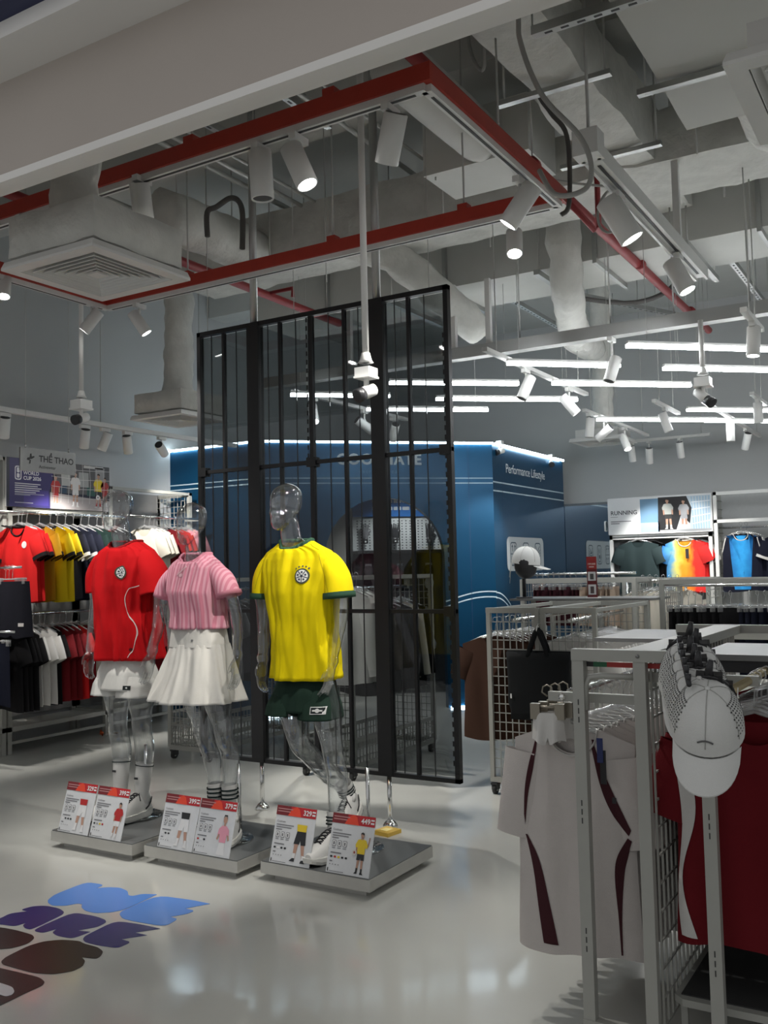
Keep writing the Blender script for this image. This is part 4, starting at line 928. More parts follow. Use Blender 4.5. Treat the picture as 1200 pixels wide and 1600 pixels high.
def collar_ring(rings, mb, h=0.014, t=0.006):
    top = rings[-1]; n = len(top); c = sum((V(p) for p in top), V()) / n; rr = []
    for dz, dr in ((-.004, .003), (h * .5, .004), (h, -.003), (h * .5, -.008), (-.004, -.006), (-.004, .003)):
        rr.append([V(p) + V((p[0] - c.x, p[1] - c.y, 0)).normalized() * dr + V((0, 0, dz)) for p in top])
    mb.loft(rr, True, (False, False), True)
# ---- footwear (toe along local -y, sole at z = 0)
M_SHOE = fabric('shoe_white', (0.66, 0.65, 0.62), .05, .5); M_SOLE = mat('shoe_sole', (0.62, 0.61, 0.57), .5, 0, .05, 20)
def shoe(parent, loc, rotz=0.0, pitch=0.0, L=.285, label=None):
    e = link('shoe', None, parent, V(loc) - org(parent)); e.rotation_euler = (pitch, 0, rotz); e.empty_display_size = .05
    ys = [k / 16 for k in range(17)]
    def wid(t): return .5 * (.064 + .040 * math.sin(PI * min(1, t * .9 + .05)) ** 1 + .012 * math.exp(-((t - .68) / .16) ** 2)) * (1 if 0.02 < t < .98 else .7)
    def hgt(t): return .035 + (.075 if t < .42 else .075 * max(0, 1 - ((t - .42) / .58)) ** 1.1)
    mb = MB(); rings = []
    for t in ys:
        w, h, y = wid(t) * .93, hgt(t), .09 - t * L; k0 = .022
        rings.append([(w * (abs(math.cos(a)) ** .7 * math.copysign(1, math.cos(a))) * (1 - .32 * max(0, math.sin(a)) * (1 if t < .5 else .4)), y, k0 + (h) * max(0, math.sin(a)) ** .8) for a in [PI * j / 14 for j in range(15)]])
    mb.loft(rings, False, (False, False), True)
    mb.add(rings[0], [tuple(reversed(range(15)))], True); mb.add(rings[-1], [tuple(range(15))], True)
    up = lpart('upper', mb.mesh('upper', M_SHOE), e)
    mb = MB(); rings = []
    for t in ys:
        w, y = wid(t) * 1.08, .095 - t * (L + .012); zt = .034 + .016 * max(0, .35 - t); lift = .018 * max(0, t - .8) / .2 + .012 * max(0, .12 - t) / .12
        rings.append([(-w * .92, y, lift), (w * .92, y, lift), (w, y, .014 + lift), (w * .97, y, zt + lift * .4), (-w * .97, y, zt + lift * .4), (-w, y, .014 + lift)])
    mb.loft(rings, True, (True, True), False); lpart('sole', mb.mesh('sole', M_SOLE), e)
    mb = MB(); rings = []
    for t in ys[1:-1]:
        w, y = wid(t) * 1.085, .095 - t * (L + .012); lift = .018 * max(0, t - .8) / .2
        rings.append([(-w * .9, y, lift - .003), (w * .9, y, lift - .003), (w * .93, y, .007 + lift), (-w * .93, y, .007 + lift)])
    mb.loft(rings, True, (True, True), False); lpart('outsole', mb.mesh('outsole', M_DARK), e)
    mb = MB(); bv = BVHTree.FromPolygons([V(v.co) for v in up.data.vertices], [tuple(p.vertices) for p in up.data.polygons])
    for k in range(5):
        y = -.015 - k * .021
        for s in (-1, 1):
            pts = [(s * (.020 - .040 * q), y - .014 * q, .0) for q in (0, .25, .5, .75, 1)]
            pts = project(bv, pts, (0, 0, -1), .3, .004); mb.tube(pts, .0038, 6)
    mb.tube(project(bv, [(.0, .01, 0), (.018, -.012, 0), (.035, -.02, 0)], (0, 0, -1), .3, .006), .003, 6); mb.tube(project(bv, [(0, .01, 0), (-.018, -.012, 0), (-.034, -.022, 0)], (0, 0, -1), .3, .006), .003, 6)
    lpart('laces', mb.mesh('laces', M_BLACKP), e, None, 'black laces')
    mb = MB()
    for s in (-1, 1): mb.tube([(s * .028, .085, .098), (s * .034, .07, .075), (s * .040, .045, .055), (s * .044, .015, .045)], [(.007, .003)] * 4, 6)
    mb.box((-.007, .086, .060), (.007, .094, .125)); lpart('heel_stripe', mb.mesh('heel_stripe', M_BLACKP), e, None, 'black heel stripe')
    mb = MB(); mb.tube([(0, .045, .100), (0, .035, .118)], [.036, .034], 14); lpart('ankle_collar', mb.mesh('ankle_collar', M_SHOE), e)
    return e
def sock(parent, pts, rads, stripes=(), marks=None, sc=(0.02, 0.03, 0.03)):
    mb = MB(); mb.limb(pts, rads, 20, (1, 0, 0), 5); mb.f = [f for f in mb.f if max(f) < 20 * (3 + 5 * (len(pts) - 1) + 1)]; mb.mi = mb.mi[:len(mb.f)]; mb.sm = mb.sm[:len(mb.f)]; o = part('sock', mb, fabric('sock_white', (0.66, 0.65, 0.62)), parent)
    P0, P1 = V(pts[-2]), V(pts[-1]); d = (P1 - P0).normalized(); r = rads[-1] if not isinstance(rads[-1], tuple) else max(rads[-1])
    mb = MB()
    for a, w in stripes: mb.tube([P1 - d * (a + w), P1 - d * a], [r * 1.03 + .0015, r * 1.03 + .0015], 22, False)
    if stripes: lpart('sock_stripe', mb.mesh('sock_stripe', fabric('sock_stripe', sc), org(o)), o)
    if marks:
        mb = MB(); c = P1 - d * marks; mb.cbox((c.x - .004, c.y - r - .002, c.z), (.028, .003, .012)); lpart('sock_logo', mb.mesh('sock_logo', M_BLACKP, org(o)), o)
    return o
def base_disc(t, x, y, r=.16):
    part('base_disc', MB().tube([(x, y, .095), (x, y, .101), (x, y, .104)], [r, r, r - .004], 40), M_CLEAR, t, 'clear round base')
    part('base_rod', MB().cyl((x + .05, y + .06, .10), (x + .05, y + .05, .50), .010, 10), M_CHROME, t)

# ---------------------------------------------------------------- 1: yellow shirt
t = thing('mannequin', 'clear mannequin in yellow shirt and dark green shorts, nearest the glass screen', 'mannequin', (-2.95, 4.1, .095))
mb = MB()
mb.limb([(-2.985, 4.12, .92), (-2.99, 4.12, 1.02), (-3.0, 4.11, 1.18), (-3.0, 4.10, 1.40), (-3.01, 4.10, 1.56), (-3.03, 4.10, 1.64)], [(.15, .10), (.165, .11), (.135, .095), (.165, .108), (.165, .085), (.085, .065)], 24)
mb.limb([(-3.03, 4.10, 1.60), (-3.045, 4.085, 1.70), (-3.05, 4.07, 1.79)], [.072, .056, .052], 18)
head(mb, -3.062, 4.065, 1.748, .256, R(-8))
mb.limb([(-2.83, 4.10, 1.55), (-2.765, 4.11, 1.45), (-2.770, 4.13, 1.31), (-2.785, 4.10, 1.17), (-2.79, 4.08, 1.085), (-2.79, 4.075, 1.075), (-2.79, 4.075, 1.06), (-2.79, 4.07, 1.045)], [.044, .046, .042, .036, .029, .034, .034, .028], 16)
hand(mb, (-2.79, 4.07, 1.05), (-.03, -.30, -.95), 1, .5)
mb.limb([(-3.19, 4.10, 1.55), (-3.265, 4.11, 1.45), (-3.275, 4.13, 1.31), (-3.255, 4.10, 1.17), (-3.245, 4.08, 1.085), (-3.245, 4.075, 1.075), (-3.245, 4.075, 1.06), (-3.24, 4.07, 1.045)], [.044, .046, .042, .036, .029, .034, .034, .028], 16)
hand(mb, (-3.24, 4.07, 1.05), (.12, -.30, -.95), -1, .55)
mb.limb([(-3.075, 4.12, .93), (-3.03, 4.06, .80), (-2.955, 4.0, .655), (-2.935, 4.06, .58), (-2.925, 4.22, .45), (-2.915, 4.38, .33), (-2.90, 4.40, .26)], [.088, .080, .056, .052, .054, .035, .034], 18)
mb.limb([(-2.90, 4.12, .93), (-2.85, 4.10, .80), (-2.80, 4.07, .64), (-2.79, 4.075, .56), (-2.78, 4.09, .45), (-2.77, 4.05, .27), (-2.77, 4.04, .19)], [.088, .080, .057, .054, .055, .036, .036], 18)
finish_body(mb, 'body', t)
base_disc(t, -2.74, 4.18, .15)
M_YSH = fabric('yellow', (0.76, 0.60, 0.0), .05); M_DGR = fabric('dark_green', (0.012, 0.030, 0.020), .1); M_DGR2 = fabric('green_trim', (0.030, 0.075, 0.045), .1)
mb = MB()
rg = ringloft(mb, [(.965, -2.978, 4.11, .200, .150, 0), (1.10, -2.985, 4.11, .194, .140, 0), (1.28, -2.992, 4.105, .192, .132, 0), (1.42, -2.998, 4.10, .208, .138, 0), (1.53, -3.0, 4.10, .222, .128, 0), (1.595, -3.005, 4.10, .222, .110, 0), (1.635, -3.01, 4.10, .190, .098, .004), (1.668, -3.02, 4.10, .130, .090, .02), (1.692, -3.025, 4.10, .094, .084, .050)], 120, 2, .017, 5)
e1 = sleeve(mb, (-2.815, 4.10, 1.575), (-2.755, 4.10, 1.390), (.088, .066), (.094, .076), 1)
e2 = sleeve(mb, (-3.195, 4.10, 1.575), (-3.245, 4.10, 1.390), (.086, .062), (.090, .066), 2)
ys = part('shirt', mb, M_YSH, t, 'bright yellow football shirt with dark green trim'); bv = mb.bvh(); solid(ys)
for (p, d), rr in ((e1, (.078, .096)), (e2, (.068, .092))):
    mb = MB(); mb.tube([p - d * .028, p - d * .012, p + d * .004, p + d * .004, p - d * .02], [(rr[1] + .002, rr[0] + .002), (rr[1] + .004, rr[0] + .004), (rr[1] + .003, rr[0] + .003), (rr[1] - .004, rr[0] - .004), (rr[1] - .008, rr[0] - .008)], 36, False, (0, 1, 0)); lpart('cuff', mb.mesh('cuff', M_DGR2, org(ys)), ys)
mb = MB(); collar_ring(rg, mb, .016); lpart('collar', mb.mesh('collar', M_DGR2, org(ys)), ys)
crest(bv, (-2.905, 4.0, 1.505), .040, ys, (.06, .07, .05), True)
mb = MB()
for x0, z0, x1, z1 in ((-2.86, 1.67, -2.76, 1.42), (-3.15, 1.66, -3.24, 1.44)): patch_line(bv, [(x0 + (x1 - x0) * k / 10, 4, z0 + (z1 - z0) * (k / 10) ** 1.3) for k in range(11)], .004, mb, off=.001)
lpart('seam', mb.mesh('seam', fabric('yellow_seam', (.50, .38, .004)), org(ys)), ys)
mb = MB(); ringloft(mb, [(.80, -2.985, 4.11, .190, .145), (.90, -2.985, 4.112, .180, .132), (.965, -2.985, 4.115, .160, .105), (1.03, -2.985, 4.115, .150, .10)], 72, 5, .005)
ringloft(mb, [(.765, -2.885, 4.10, .108, .135), (.83, -2.89, 4.105, .103, .128), (.92, -2.90, 4.11, .080, .10)], 56, 6, .008)
ringloft(mb, [(.780, -3.075, 4.08, .112, .135), (.83, -3.075, 4.09, .105, .128), (.92, -3.06, 4.11, .080, .10)], 56, 7, .008)
so = part('shorts', mb, M_DGR, t, 'dark green football shorts'); bv = mb.bvh(); solid(so, .003)
mb = MB(); patch_quad(bv, -2.865, .800, -2.795, .838, 4.0, mb); lpart('badge', mb.mesh('badge', fabric('badge_white', (.6, .6, .58)), org(so)), so)
mb = MB(); patch_quad(bv, -2.861, .804, -2.799, .834, 4.0, mb, off=.004); lpart('badge_field', mb.mesh('badge_field', fabric('badge_black', (.015, .02, .02)), org(so)), so)
mb = MB(); patch_disc(bv, (-2.83, 4, .819), .011, mb, 2, 10, off=.005); patch_quad(bv, -2.853, .815, -2.807, .823, 4.0, mb, off=.005); lpart('badge_mark', mb.mesh('badge_mark', fabric('badge_white', (.6, .6, .58)), org(so)), so)
sock(t, [(-2.765, 4.03, .15), (-2.767, 4.04, .22), (-2.772, 4.055, .305)], [.040, .040, .046], ((.022, .008), (.038, .008), (.054, .008)))
sock(t, [(-2.885, 4.40, .21), (-2.905, 4.40, .27), (-2.915, 4.34, .375)], [.040, .038, .047], ((.022, .008), (.038, .008), (.054, .008)))
shoe(t, (-2.765, 3.995, .100), R(0))
shoe(t, (-2.885, 4.37, .185), R(4), R(28))

# ---------------------------------------------------------------- 2: pink shirt
t = thing('mannequin', 'clear mannequin in pink striped shirt and white pleated skirt', 'mannequin', (-3.6, 4.08, .095))
mb = MB()
mb.limb([(-3.68, 4.07, .98), (-3.68, 4.07, 1.08), (-3.685, 4.06, 1.24), (-3.685, 4.05, 1.40), (-3.69, 4.05, 1.55), (-3.70, 4.05, 1.62)], [(.14, .10), (.15, .105), (.115, .085), (.138, .098), (.13, .075), (.075, .06)], 24)
mb.limb([(-3.70, 4.05, 1.58), (-3.70, 4.035, 1.68), (-3.70, 4.03, 1.76)], [.062, .046, .045], 18)
head(mb, -3.70, 4.03, 1.712, .245, R(0))
mb.limb([(-3.55, 4.05, 1.54), (-3.465, 4.06, 1.45), (-3.425, 4.07, 1.34), (-3.395, 4.05, 1.22), (-3.375, 4.02, 1.13), (-3.372, 4.02, 1.12), (-3.37, 4.02, 1.105), (-3.365, 4.01, 1.09)], [.038, .040, .036, .031, .025, .029, .029, .024], 16)
hand(mb, (-3.365, 4.01, 1.095), (.12, -.25, -.95), 1, .4)
mb.limb([(-3.83, 4.05, 1.54), (-3.925, 4.06, 1.45), (-3.945, 4.09, 1.34), (-3.93, 4.10, 1.22), (-3.92, 4.09, 1.10)], [.038, .040, .036, .031, .025], 16)
hand(mb, (-3.92, 4.09, 1.10), (.08, -.2, -.95), -1, .5)
mb.limb([(-3.75, 4.07, .98), (-3.70, 4.05, .86), (-3.645, 4.03, .72), (-3.62, 4.03, .64), (-3.60, 4.06, .54), (-3.575, 4.06, .36), (-3.57, 4.05, .24)], [.088, .078, .056, .050, .052, .034, .034], 18)
mb.limb([(-3.61, 4.07, .98), (-3.55, 4.05, .86), (-3.50, 4.04, .72), (-3.49, 4.045, .64), (-3.48, 4.08, .54), (-3.475, 4.06, .36), (-3.47, 4.05, .24)], [.088, .078, .056, .050, .052, .034, .034], 18)
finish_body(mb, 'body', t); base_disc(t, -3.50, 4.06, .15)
def stripe_fabric():
    m = fabric('pink_stripe', (0.66, 0.27, 0.34)); nt = m.node_tree; L = nt.links; b = nt.nodes['Principled BSDF']
    tc = [n for n in nt.nodes if n.type == 'TEX_COORD'][0]; sp_ = nt.nodes.new('ShaderNodeSeparateXYZ'); L.new(tc.outputs['Object'], sp_.inputs[0])
    s1 = nt.nodes.new('ShaderNodeMath'); s1.operation = 'MULTIPLY'; s1.inputs[1].default_value = 2 * PI / .022; L.new(sp_.outputs[0], s1.inputs[0])
    s2 = nt.nodes.new('ShaderNodeMath'); s2.operation = 'SINE'; L.new(s1.outputs[0], s2.inputs[0])
    mr_ = nt.nodes.new('ShaderNodeMapRange'); mr_.inputs['From Min'].default_value = -.35; mr_.inputs['From Max'].default_value = .35; L.new(s2.outputs[0], mr_.inputs['Value'])
    mx = nt.nodes.new('ShaderNodeMix'); mx.data_type = 'RGBA'; mx.inputs['A'].default_value = (.60, .215, .285, 1); mx.inputs['B'].default_value = (.72, .36, .43, 1)
    L.new(mr_.outputs['Result'], mx.inputs['Factor']); L.new(mx.outputs['Result'], b.inputs['Base Color']); return m
M_PK = stripe_fabric(); M_PKT = fabric('pink_trim', (0.62, 0.24, 0.31))
mb = MB()
rg = ringloft(mb, [(1.245, -3.685, 4.06, .188, .135, 0), (1.34, -3.685, 4.055, .176, .128, 0), (1.45, -3.688, 4.045, .180, .138, 0), (1.53, -3.69, 4.05, .184, .118, 0), (1.585, -3.69, 4.05, .178, .100, 0), (1.62, -3.695, 4.05, .140, .088, .01), (1.645, -3.70, 4.05, .105, .080, .03), (1.662, -3.70, 4.05, .084, .076, .055)], 120, 12, .013, 4)
e1 = sleeve(mb, (-3.540, 4.05, 1.555), (-3.450, 4.05, 1.425), (.074, .056), (.078, .064), 3); e2 = sleeve(mb, (-3.835, 4.05, 1.555), (-3.925, 4.05, 1.420), (.074, .056), (.076, .062), 4)
ps = part('shirt', mb, M_PK, t, 'pink striped cropped shirt'); bv = mb.bvh(); solid(ps)
for (p, d), rr in ((e1, (.065, .080)), (e2, (.063, .078))):
    mb = MB(); mb.tube([p - d * .020, p, p, p - d * .01], [(rr[1] + .002, rr[0] + .002), (rr[1] + .003, rr[0] + .003), (rr[1] - .003, rr[0] - .003), (rr[1] - .005, rr[0] - .005)], 36, False, (0, 1, 0)); lpart('cuff', mb.mesh('cuff', M_PKT, org(ps)), ps)
mb = MB(); collar_ring(rg, mb, .012); lpart('collar', mb.mesh('collar', M_PKT, org(ps)), ps)
mb = MB(); patch_disc(bv, (-3.70, 4, 1.545), .016, mb, 3, 16, off=.003, ry=.010); patch_line(bv, [(-3.70 + k * .01, 4, 1.57 + k * .008) for k in range(-3, 4)], .010, mb, off=.003); lpart('chest_mark', mb.mesh('chest_mark', fabric('pink_pale', (.70, .42, .46)), org(ps)), ps)
M_SK = fabric('skirt_white', (0.66, 0.64, 0.59))
mb = MB(); ringloft(mb, [(.845, -3.69, 4.05,   .275, .220, 0), (.93, -3.685, 4.05, .242, .190, 0), (1.05, -3.68, 4.055, .205, .155, 0), (1.14, -3.68, 4.06, .178, .135, 0), (1.16, -3.68, 4.06, .172, .130, 0)], 160, 9, .013, 9)
sk = part('skirt', mb, M_SK, t, 'white pleated tennis skirt'); bv = mb.bvh(); solid(sk, .003)
mb = MB(); ringloft(mb, [(1.145, -3.68, 4.06, .176, .134, 0), (1.20, -3.682, 4.06, .168, .128, 0), (1.255, -3.684, 4.06, .160, .12, 0)], 72, 3, .003); wb_ = lpart('waistband', mb.mesh('waistband', M_SK, org(sk)), sk)
mb = MB(); patch_disc(BVHTree.FromPolygons([V(v.co) + org(sk) for v in wb_.data.vertices], [tuple(p.vertices) for p in wb_.data.polygons]), (-3.62, 4.0, 1.185), .007, mb, 2, 12); lpart('button', mb.mesh('button', M_BRUSH, org(sk)), sk)
for x in (-3.572, -3.472): sock(t, [(x, 4.03, .14), (x, 4.05, .24), (x - .004, 4.06, .36), (x - .006, 4.06, .395)], [.040, .036, .041, .044], ((.022, .010), (.044, .010), (.066, .010)))
shoe(t, (-3.572, 4.01, .104), R(0), 0, .26); shoe(t, (-3.44, 4.02, .104), R(20), 0, .26)

t.location = (t.location.x + .05, t.location.y - .06, t.location.z); t.scale = (.985, .985, .985)
# ---------------------------------------------------------------- 3: red shirt
t = thing('mannequin', 'clear mannequin in red shirt and white shorts, farthest left', 'mannequin', (-4.2, 4.02, .095))
mb = MB()
mb.limb([(-4.205, 4.02, .92), (-4.205, 4.02, 1.02), (-4.205, 4.01, 1.18), (-4.205, 4.0, 1.40), (-4.205, 4.0, 1.56), (-4.21, 4.0, 1.64)], [(.15, .10), (.165, .11), (.135, .095), (.165, .108), (.165, .085), (.085, .065)], 24)
mb.limb([(-4.21, 4.0, 1.60), (-4.215, 3.985, 1.70), (-4.22, 3.975, 1.79)], [.072, .056, .052], 18)
head(mb, -4.225, 3.965, 1.742, .250, R(0))
mb.limb([(-4.03, 4.0, 1.55), (-3.955, 4.01, 1.45), (-3.945, 4.02, 1.32), (-3.93, 3.98, 1.18), (-3.92, 3.93, 1.085), (-3.92, 3.93, 1.075), (-3.918, 3.925, 1.06), (-3.915, 3.92, 1.045)], [.044, .046, .042, .036, .029, .034, .034, .028], 16)
hand(mb, (-3.915, 3.92, 1.05), (.02, -.30, -.95), 1, .3)
mb.limb([(-4.38, 4.0, 1.55), (-4.455, 4.01, 1.45), (-4.465, 4.02, 1.32), (-4.45, 3.98, 1.18), (-4.425, 3.94, 1.085), (-4.422, 3.94, 1.075), (-4.42, 3.935, 1.06), (-4.415, 3.93, 1.045)], [.044, .046, .042, .036, .029, .034, .034, .028], 16)
hand(mb, (-4.415, 3.93, 1.05), (.10, -.30, -.95), -1, .6)
mb.limb([(-4.295, 4.02, .93), (-4.285, 4.01, .80), (-4.275, 4.0, .66), (-4.27, 4.0, .58), (-4.262, 4.02, .47), (-4.25, 4.0, .30), (-4.245, 3.99, .20)], [.090, .082, .058, .055, .058, .038, .037], 18)
mb.limb([(-4.115, 4.02, .93), (-4.10, 4.015, .80), (-4.09, 4.01, .66), (-4.095, 4.02, .58), (-4.105, 4.05, .47), (-4.115, 4.04, .30), (-4.115, 4.03, .20)], [.090, .082, .058, .055, .058, .038, .037], 18)
finish_body(mb, 'body', t); base_disc(t, -4.17, 4.02, .165)
M_RSH = fabric('red', (0.52, 0.003, 0.006), .08)
mb = MB()
rg = ringloft(mb, [(1.000, -4.20, 4.02, .212, .155, 0), (1.12, -4.20, 4.01, .204, .146, 0), (1.28, -4.205, 4.005, .198, .136, 0), (1.42, -4.205, 4.0, .212, .140, 0), (1.53, -4.205, 4.0, .222, .128, 0), (1.595, -4.205, 4.0, .222, .110, 0), (1.635, -4.208, 4.0, .185, .098, .004), (1.665, -4.21, 4.0, .130, .090, .02), (1.685, -4.212, 4.0, .096, .084, .045)], 120, 21, .018, 5)
e1 = sleeve(mb, (-4.02, 4.0, 1.575), (-3.955, 4.0, 1.380), (.090, .070), (.098, .080), 5); e2 = sleeve(mb, (-4.39, 4.0, 1.575), (-4.425, 4.0, 1.390), (.086, .062), (.090, .066), 6)
rs = part('shirt', mb, M_RSH, t, 'red football shirt with white curved piping'); bv = mb.bvh(); solid(rs)
mb = MB(); collar_ring(rg, mb, .012); lpart('collar', mb.mesh('collar', fabric('red_collar', (.30, .006, .008)), org(rs)), rs)
crest(bv, (-4.115, 3.9, 1.505), .040, rs, (.06, .07, .09))
mb = MB(); pts = [(-4.005, 1.43), (-4.05, 1.41), (-4.085, 1.37), (-4.085, 1.31), (-4.06, 1.25), (-4.03, 1.19), (-4.025, 1.13), (-4.045, 1.07), (-4.085, 1.015)]
q = []; PP = [V((a, 3.85, b)) for a, b in pts]
for i in range(len(PP) - 1):
    a, b, c, d = PP[max(i - 1, 0)], PP[i], PP[i + 1], PP[min(i + 2, len(PP) - 1)]
    for k in range(7): u = k / 7; q.append(tuple(.5 * (2 * b + (c - a) * u + (2 * a - 5 * b + 4 * c - d) * u * u + (3 * b - a - 3 * c + d) * u ** 3)))
patch_line(bv, q, .0045, mb); lpart('piping', mb.mesh('piping', fabric('piping_white', (.7, .62, .58)), org(rs)), rs)
mb = MB(); patch_disc(bv, (-4.06, 3.85, 1.065), .010, mb, 2, 8); lpart('hem_mark', mb.mesh('hem_mark', fabric('dark_red_mark', (.10, .005, .006)), org(rs)), rs)
M_WSH = fabric('shorts_white', (0.66, 0.65, 0.61))
mb = MB(); ringloft(mb, [(.83, -4.205, 4.02, .205, .150), (.93, -4.205, 4.02, .192, .135), (1.0, -4.205, 4.02, .165, .105), (1.06, -4.205, 4.02, .15, .10)], 72, 15, .005)
ringloft(mb, [(.790, -4.105, 4.015, .108, .140), (.86, -4.105, 4.02, .107, .135), (.94, -4.12, 4.02, .085, .105)], 56, 16, .008); ringloft(mb, [(.795, -4.305, 4.01, .110, .140), (.86, -4.305, 4.02, .108, .135), (.94, -4.29, 4.02, .085, .105)], 56, 17, .008)
so = part('shorts', mb, M_WSH, t, 'white football shorts'); bv = mb.bvh(); solid(so, .003)
mb = MB(); patch_quad(bv, -4.105, .838, -4.055, .862, 3.85, mb); lpart('badge', mb.mesh('badge', fabric('badge_black', (.015, .02, .02)), org(so)), so)
mb = MB(); patch_disc(bv, (-4.08, 3.85, .85), .009, mb, 2, 8, off=.004, ry=.005); lpart('badge_mark', mb.mesh('badge_mark', fabric('badge_white', (.6, .6, .58)), org(so)), so)
sock(t, [(-4.245, 3.97, .14), (-4.245, 3.99, .22), (-4.255, 4.01, .37), (-4.258, 4.015, .415)], [.042, .040, .048, .050], ((.012, .005),), .06)
sock(t, [(-4.115, 4.01, .14), (-4.115, 4.03, .22), (-4.108, 4.045, .36), (-4.106, 4.05, .40)], [.042, .040, .048, .050], ((.012, .005),), .08)
shoe(t, (-4.245, 3.96, .104), R(-6)); shoe(t, (-4.11, 4.0, .104), R(4))

t.location = (t.location.x - .12, t.location.y + .115, t.location.z); t.scale = (1.03, 1.03, 1.03)

# ================================================================ FLOOR LETTERING
INKS = {'l': mat('letter_sky_blue', (0.09, 0.26, 0.72), .25, 0, .04, 5), 'n': mat('letter_navy', (0.025, 0.025, 0.14), .25, 0, .05, 5), 'k': mat('letter_black', (0.012, 0.010, 0.010), .25, 0, .1, 5), 'w': mat('letter_white', (0.6, 0.6, 0.62), .25, 0, .05, 5)}
LETTERS = [
    ('l', 'light blue letter W of the floor lettering', [(-3.771, 3.088), (-3.805, 3.158), (-3.813, 3.358), (-3.7, 3.371), (-3.693, 3.314), (-3.661, 3.349), (-3.596, 3.376), (-3.524, 3.358), (-3.472, 3.313), (-3.446, 3.32), (-3.429, 3.361), (-3.361, 3.389), (-3.345, 3.167), (-3.374, 3.113), (-3.432, 3.073), (-3.496, 3.072), (-3.549, 3.096), (-3.579, 3.127), (-3.607, 3.123), (-3.63, 3.077), (-3.687, 3.047), (-3.736, 3.062)]),
    ('l', 'light blue letter E of the floor lettering', [(-3.324, 3.117), (-3.343, 3.151), (-3.347, 3.378), (-3.157, 3.408), (-3.045, 3.409), (-3.106, 3.308), (-3.046, 3.307), (-3.049, 3.261), (-3.091, 3.198), (-3.04, 3.194), (-3.03, 3.101), (-3.199, 3.081), (-3.27, 3.083)]),
    ('n', 'navy letter A of the floor lettering', [(-3.794, 2.768), (-3.763, 2.815), (-3.779, 2.885), (-3.729, 2.943), (-3.776, 2.941), (-3.765, 2.997), (-3.715, 3.032), (-3.627, 3.036), (-3.571, 3.016), (-3.549, 2.989), (-3.524, 2.799), (-3.566, 2.798), (-3.603, 2.817), (-3.614, 2.847), (-3.624, 2.791), (-3.711, 2.775), (-3.757, 2.742)]),
    ('n', 'navy letter R of the floor lettering', [(-3.515, 2.796), (-3.531, 3.031), (-3.401, 3.045), (-3.325, 3.035), (-3.297, 3.014), (-3.29, 2.958), (-3.336, 2.887), (-3.273, 2.903), (-3.28, 2.815), (-3.364, 2.804), (-3.415, 2.82), (-3.431, 2.86), (-3.448, 2.797)]),
    ('n', 'navy letter E of the floor lettering', [(-3.236, 2.83), (-3.257, 2.861), (-3.274, 3.047), (-3.133, 3.07), (-3.029, 3.072), (-3.096, 2.988), (-3.026, 2.991), (-3.091, 2.907), (-3.029, 2.904), (-3.031, 2.832), (-3.129, 2.814), (-3.202, 2.813)]),
    ('k', 'black rounded letter of the floor lettering below the navy E', [(-3.345, 2.512), (-3.367, 2.55), (-3.383, 2.671), (-3.365, 2.735), (-3.313, 2.784), (-3.233, 2.81), (-3.193, 2.799), (-3.114, 2.8), (-3.057, 2.779), (-3.03, 2.742), (-3.024, 2.713), (-3.09, 2.697), (-3.048, 2.678), (-3.017, 2.639), (-3.014, 2.586), (-3.06, 2.529), (-3.142, 2.501), (-3.258, 2.498), (-3.313, 2.497)]),
    ('k', 'black letter of the floor lettering below the navy A', [(-3.811, 2.625), (-3.68, 2.753), (-3.575, 2.764), (-3.47, 2.762), (-3.43, 2.741), (-3.404, 2.687), (-3.422, 2.624), (-3.462, 2.59), (-3.608, 2.486)]),
    ('k', 'black letter of the floor lettering at the bottom left', [(-3.464, 2.436), (-3.302, 2.47), (-3.181, 2.48), (-3.084, 2.486), (-3.032, 2.47), (-3.012, 2.443), (-3.015, 2.371), (-3.009, 2.252), (-3.031, 2.133)]),
    ('w', 'white slot inside the bottom left black floor letter', [(-3.292, 2.364), (-3.18, 2.379), (-3.1, 2.378), (-3.06, 2.357), (-3.045, 2.334), (-3.054, 2.314), (-3.093, 2.314), (-3.204, 2.301)]),
]
def smooth_poly(p, n=3, keep=0.55):
    out = []; m = len(p)
    for i in range(m):
        a, b, c = V((*p[i - 1], 0)), V((*p[i], 0)), V((*p[(i + 1) % m], 0))
        ang = (a - b).angle(c - b) if (a - b).length > 1e-6 and (c - b).length > 1e-6 else PI
        if ang < R(75): out.append((b.x, b.y)); continue
        s = b + (a - b) * .3; e = b + (c - b) * .3
        for k in range(n + 1): t_ = k / n; q = s * (1 - t_) ** 2 + b * 2 * t_ * (1 - t_) + e * t_ * t_; out.append((q.x, q.y))
    return out
for k, lb, p in LETTERS:
    a = sum(p[i - 1][0] * p[i][1] - p[i][0] * p[i - 1][1] for i in range(len(p)))
    p = p if a > 0 else p[::-1]
    z0 = .0006 if k != 'w' else .0022
    solo('floor_letter', MB().prism(smooth_poly(p), (0, 0, z0), (1, 0, 0), (0, 1, 0), .0012), INKS[k], lb, 'floor lettering', 'floor lettering')
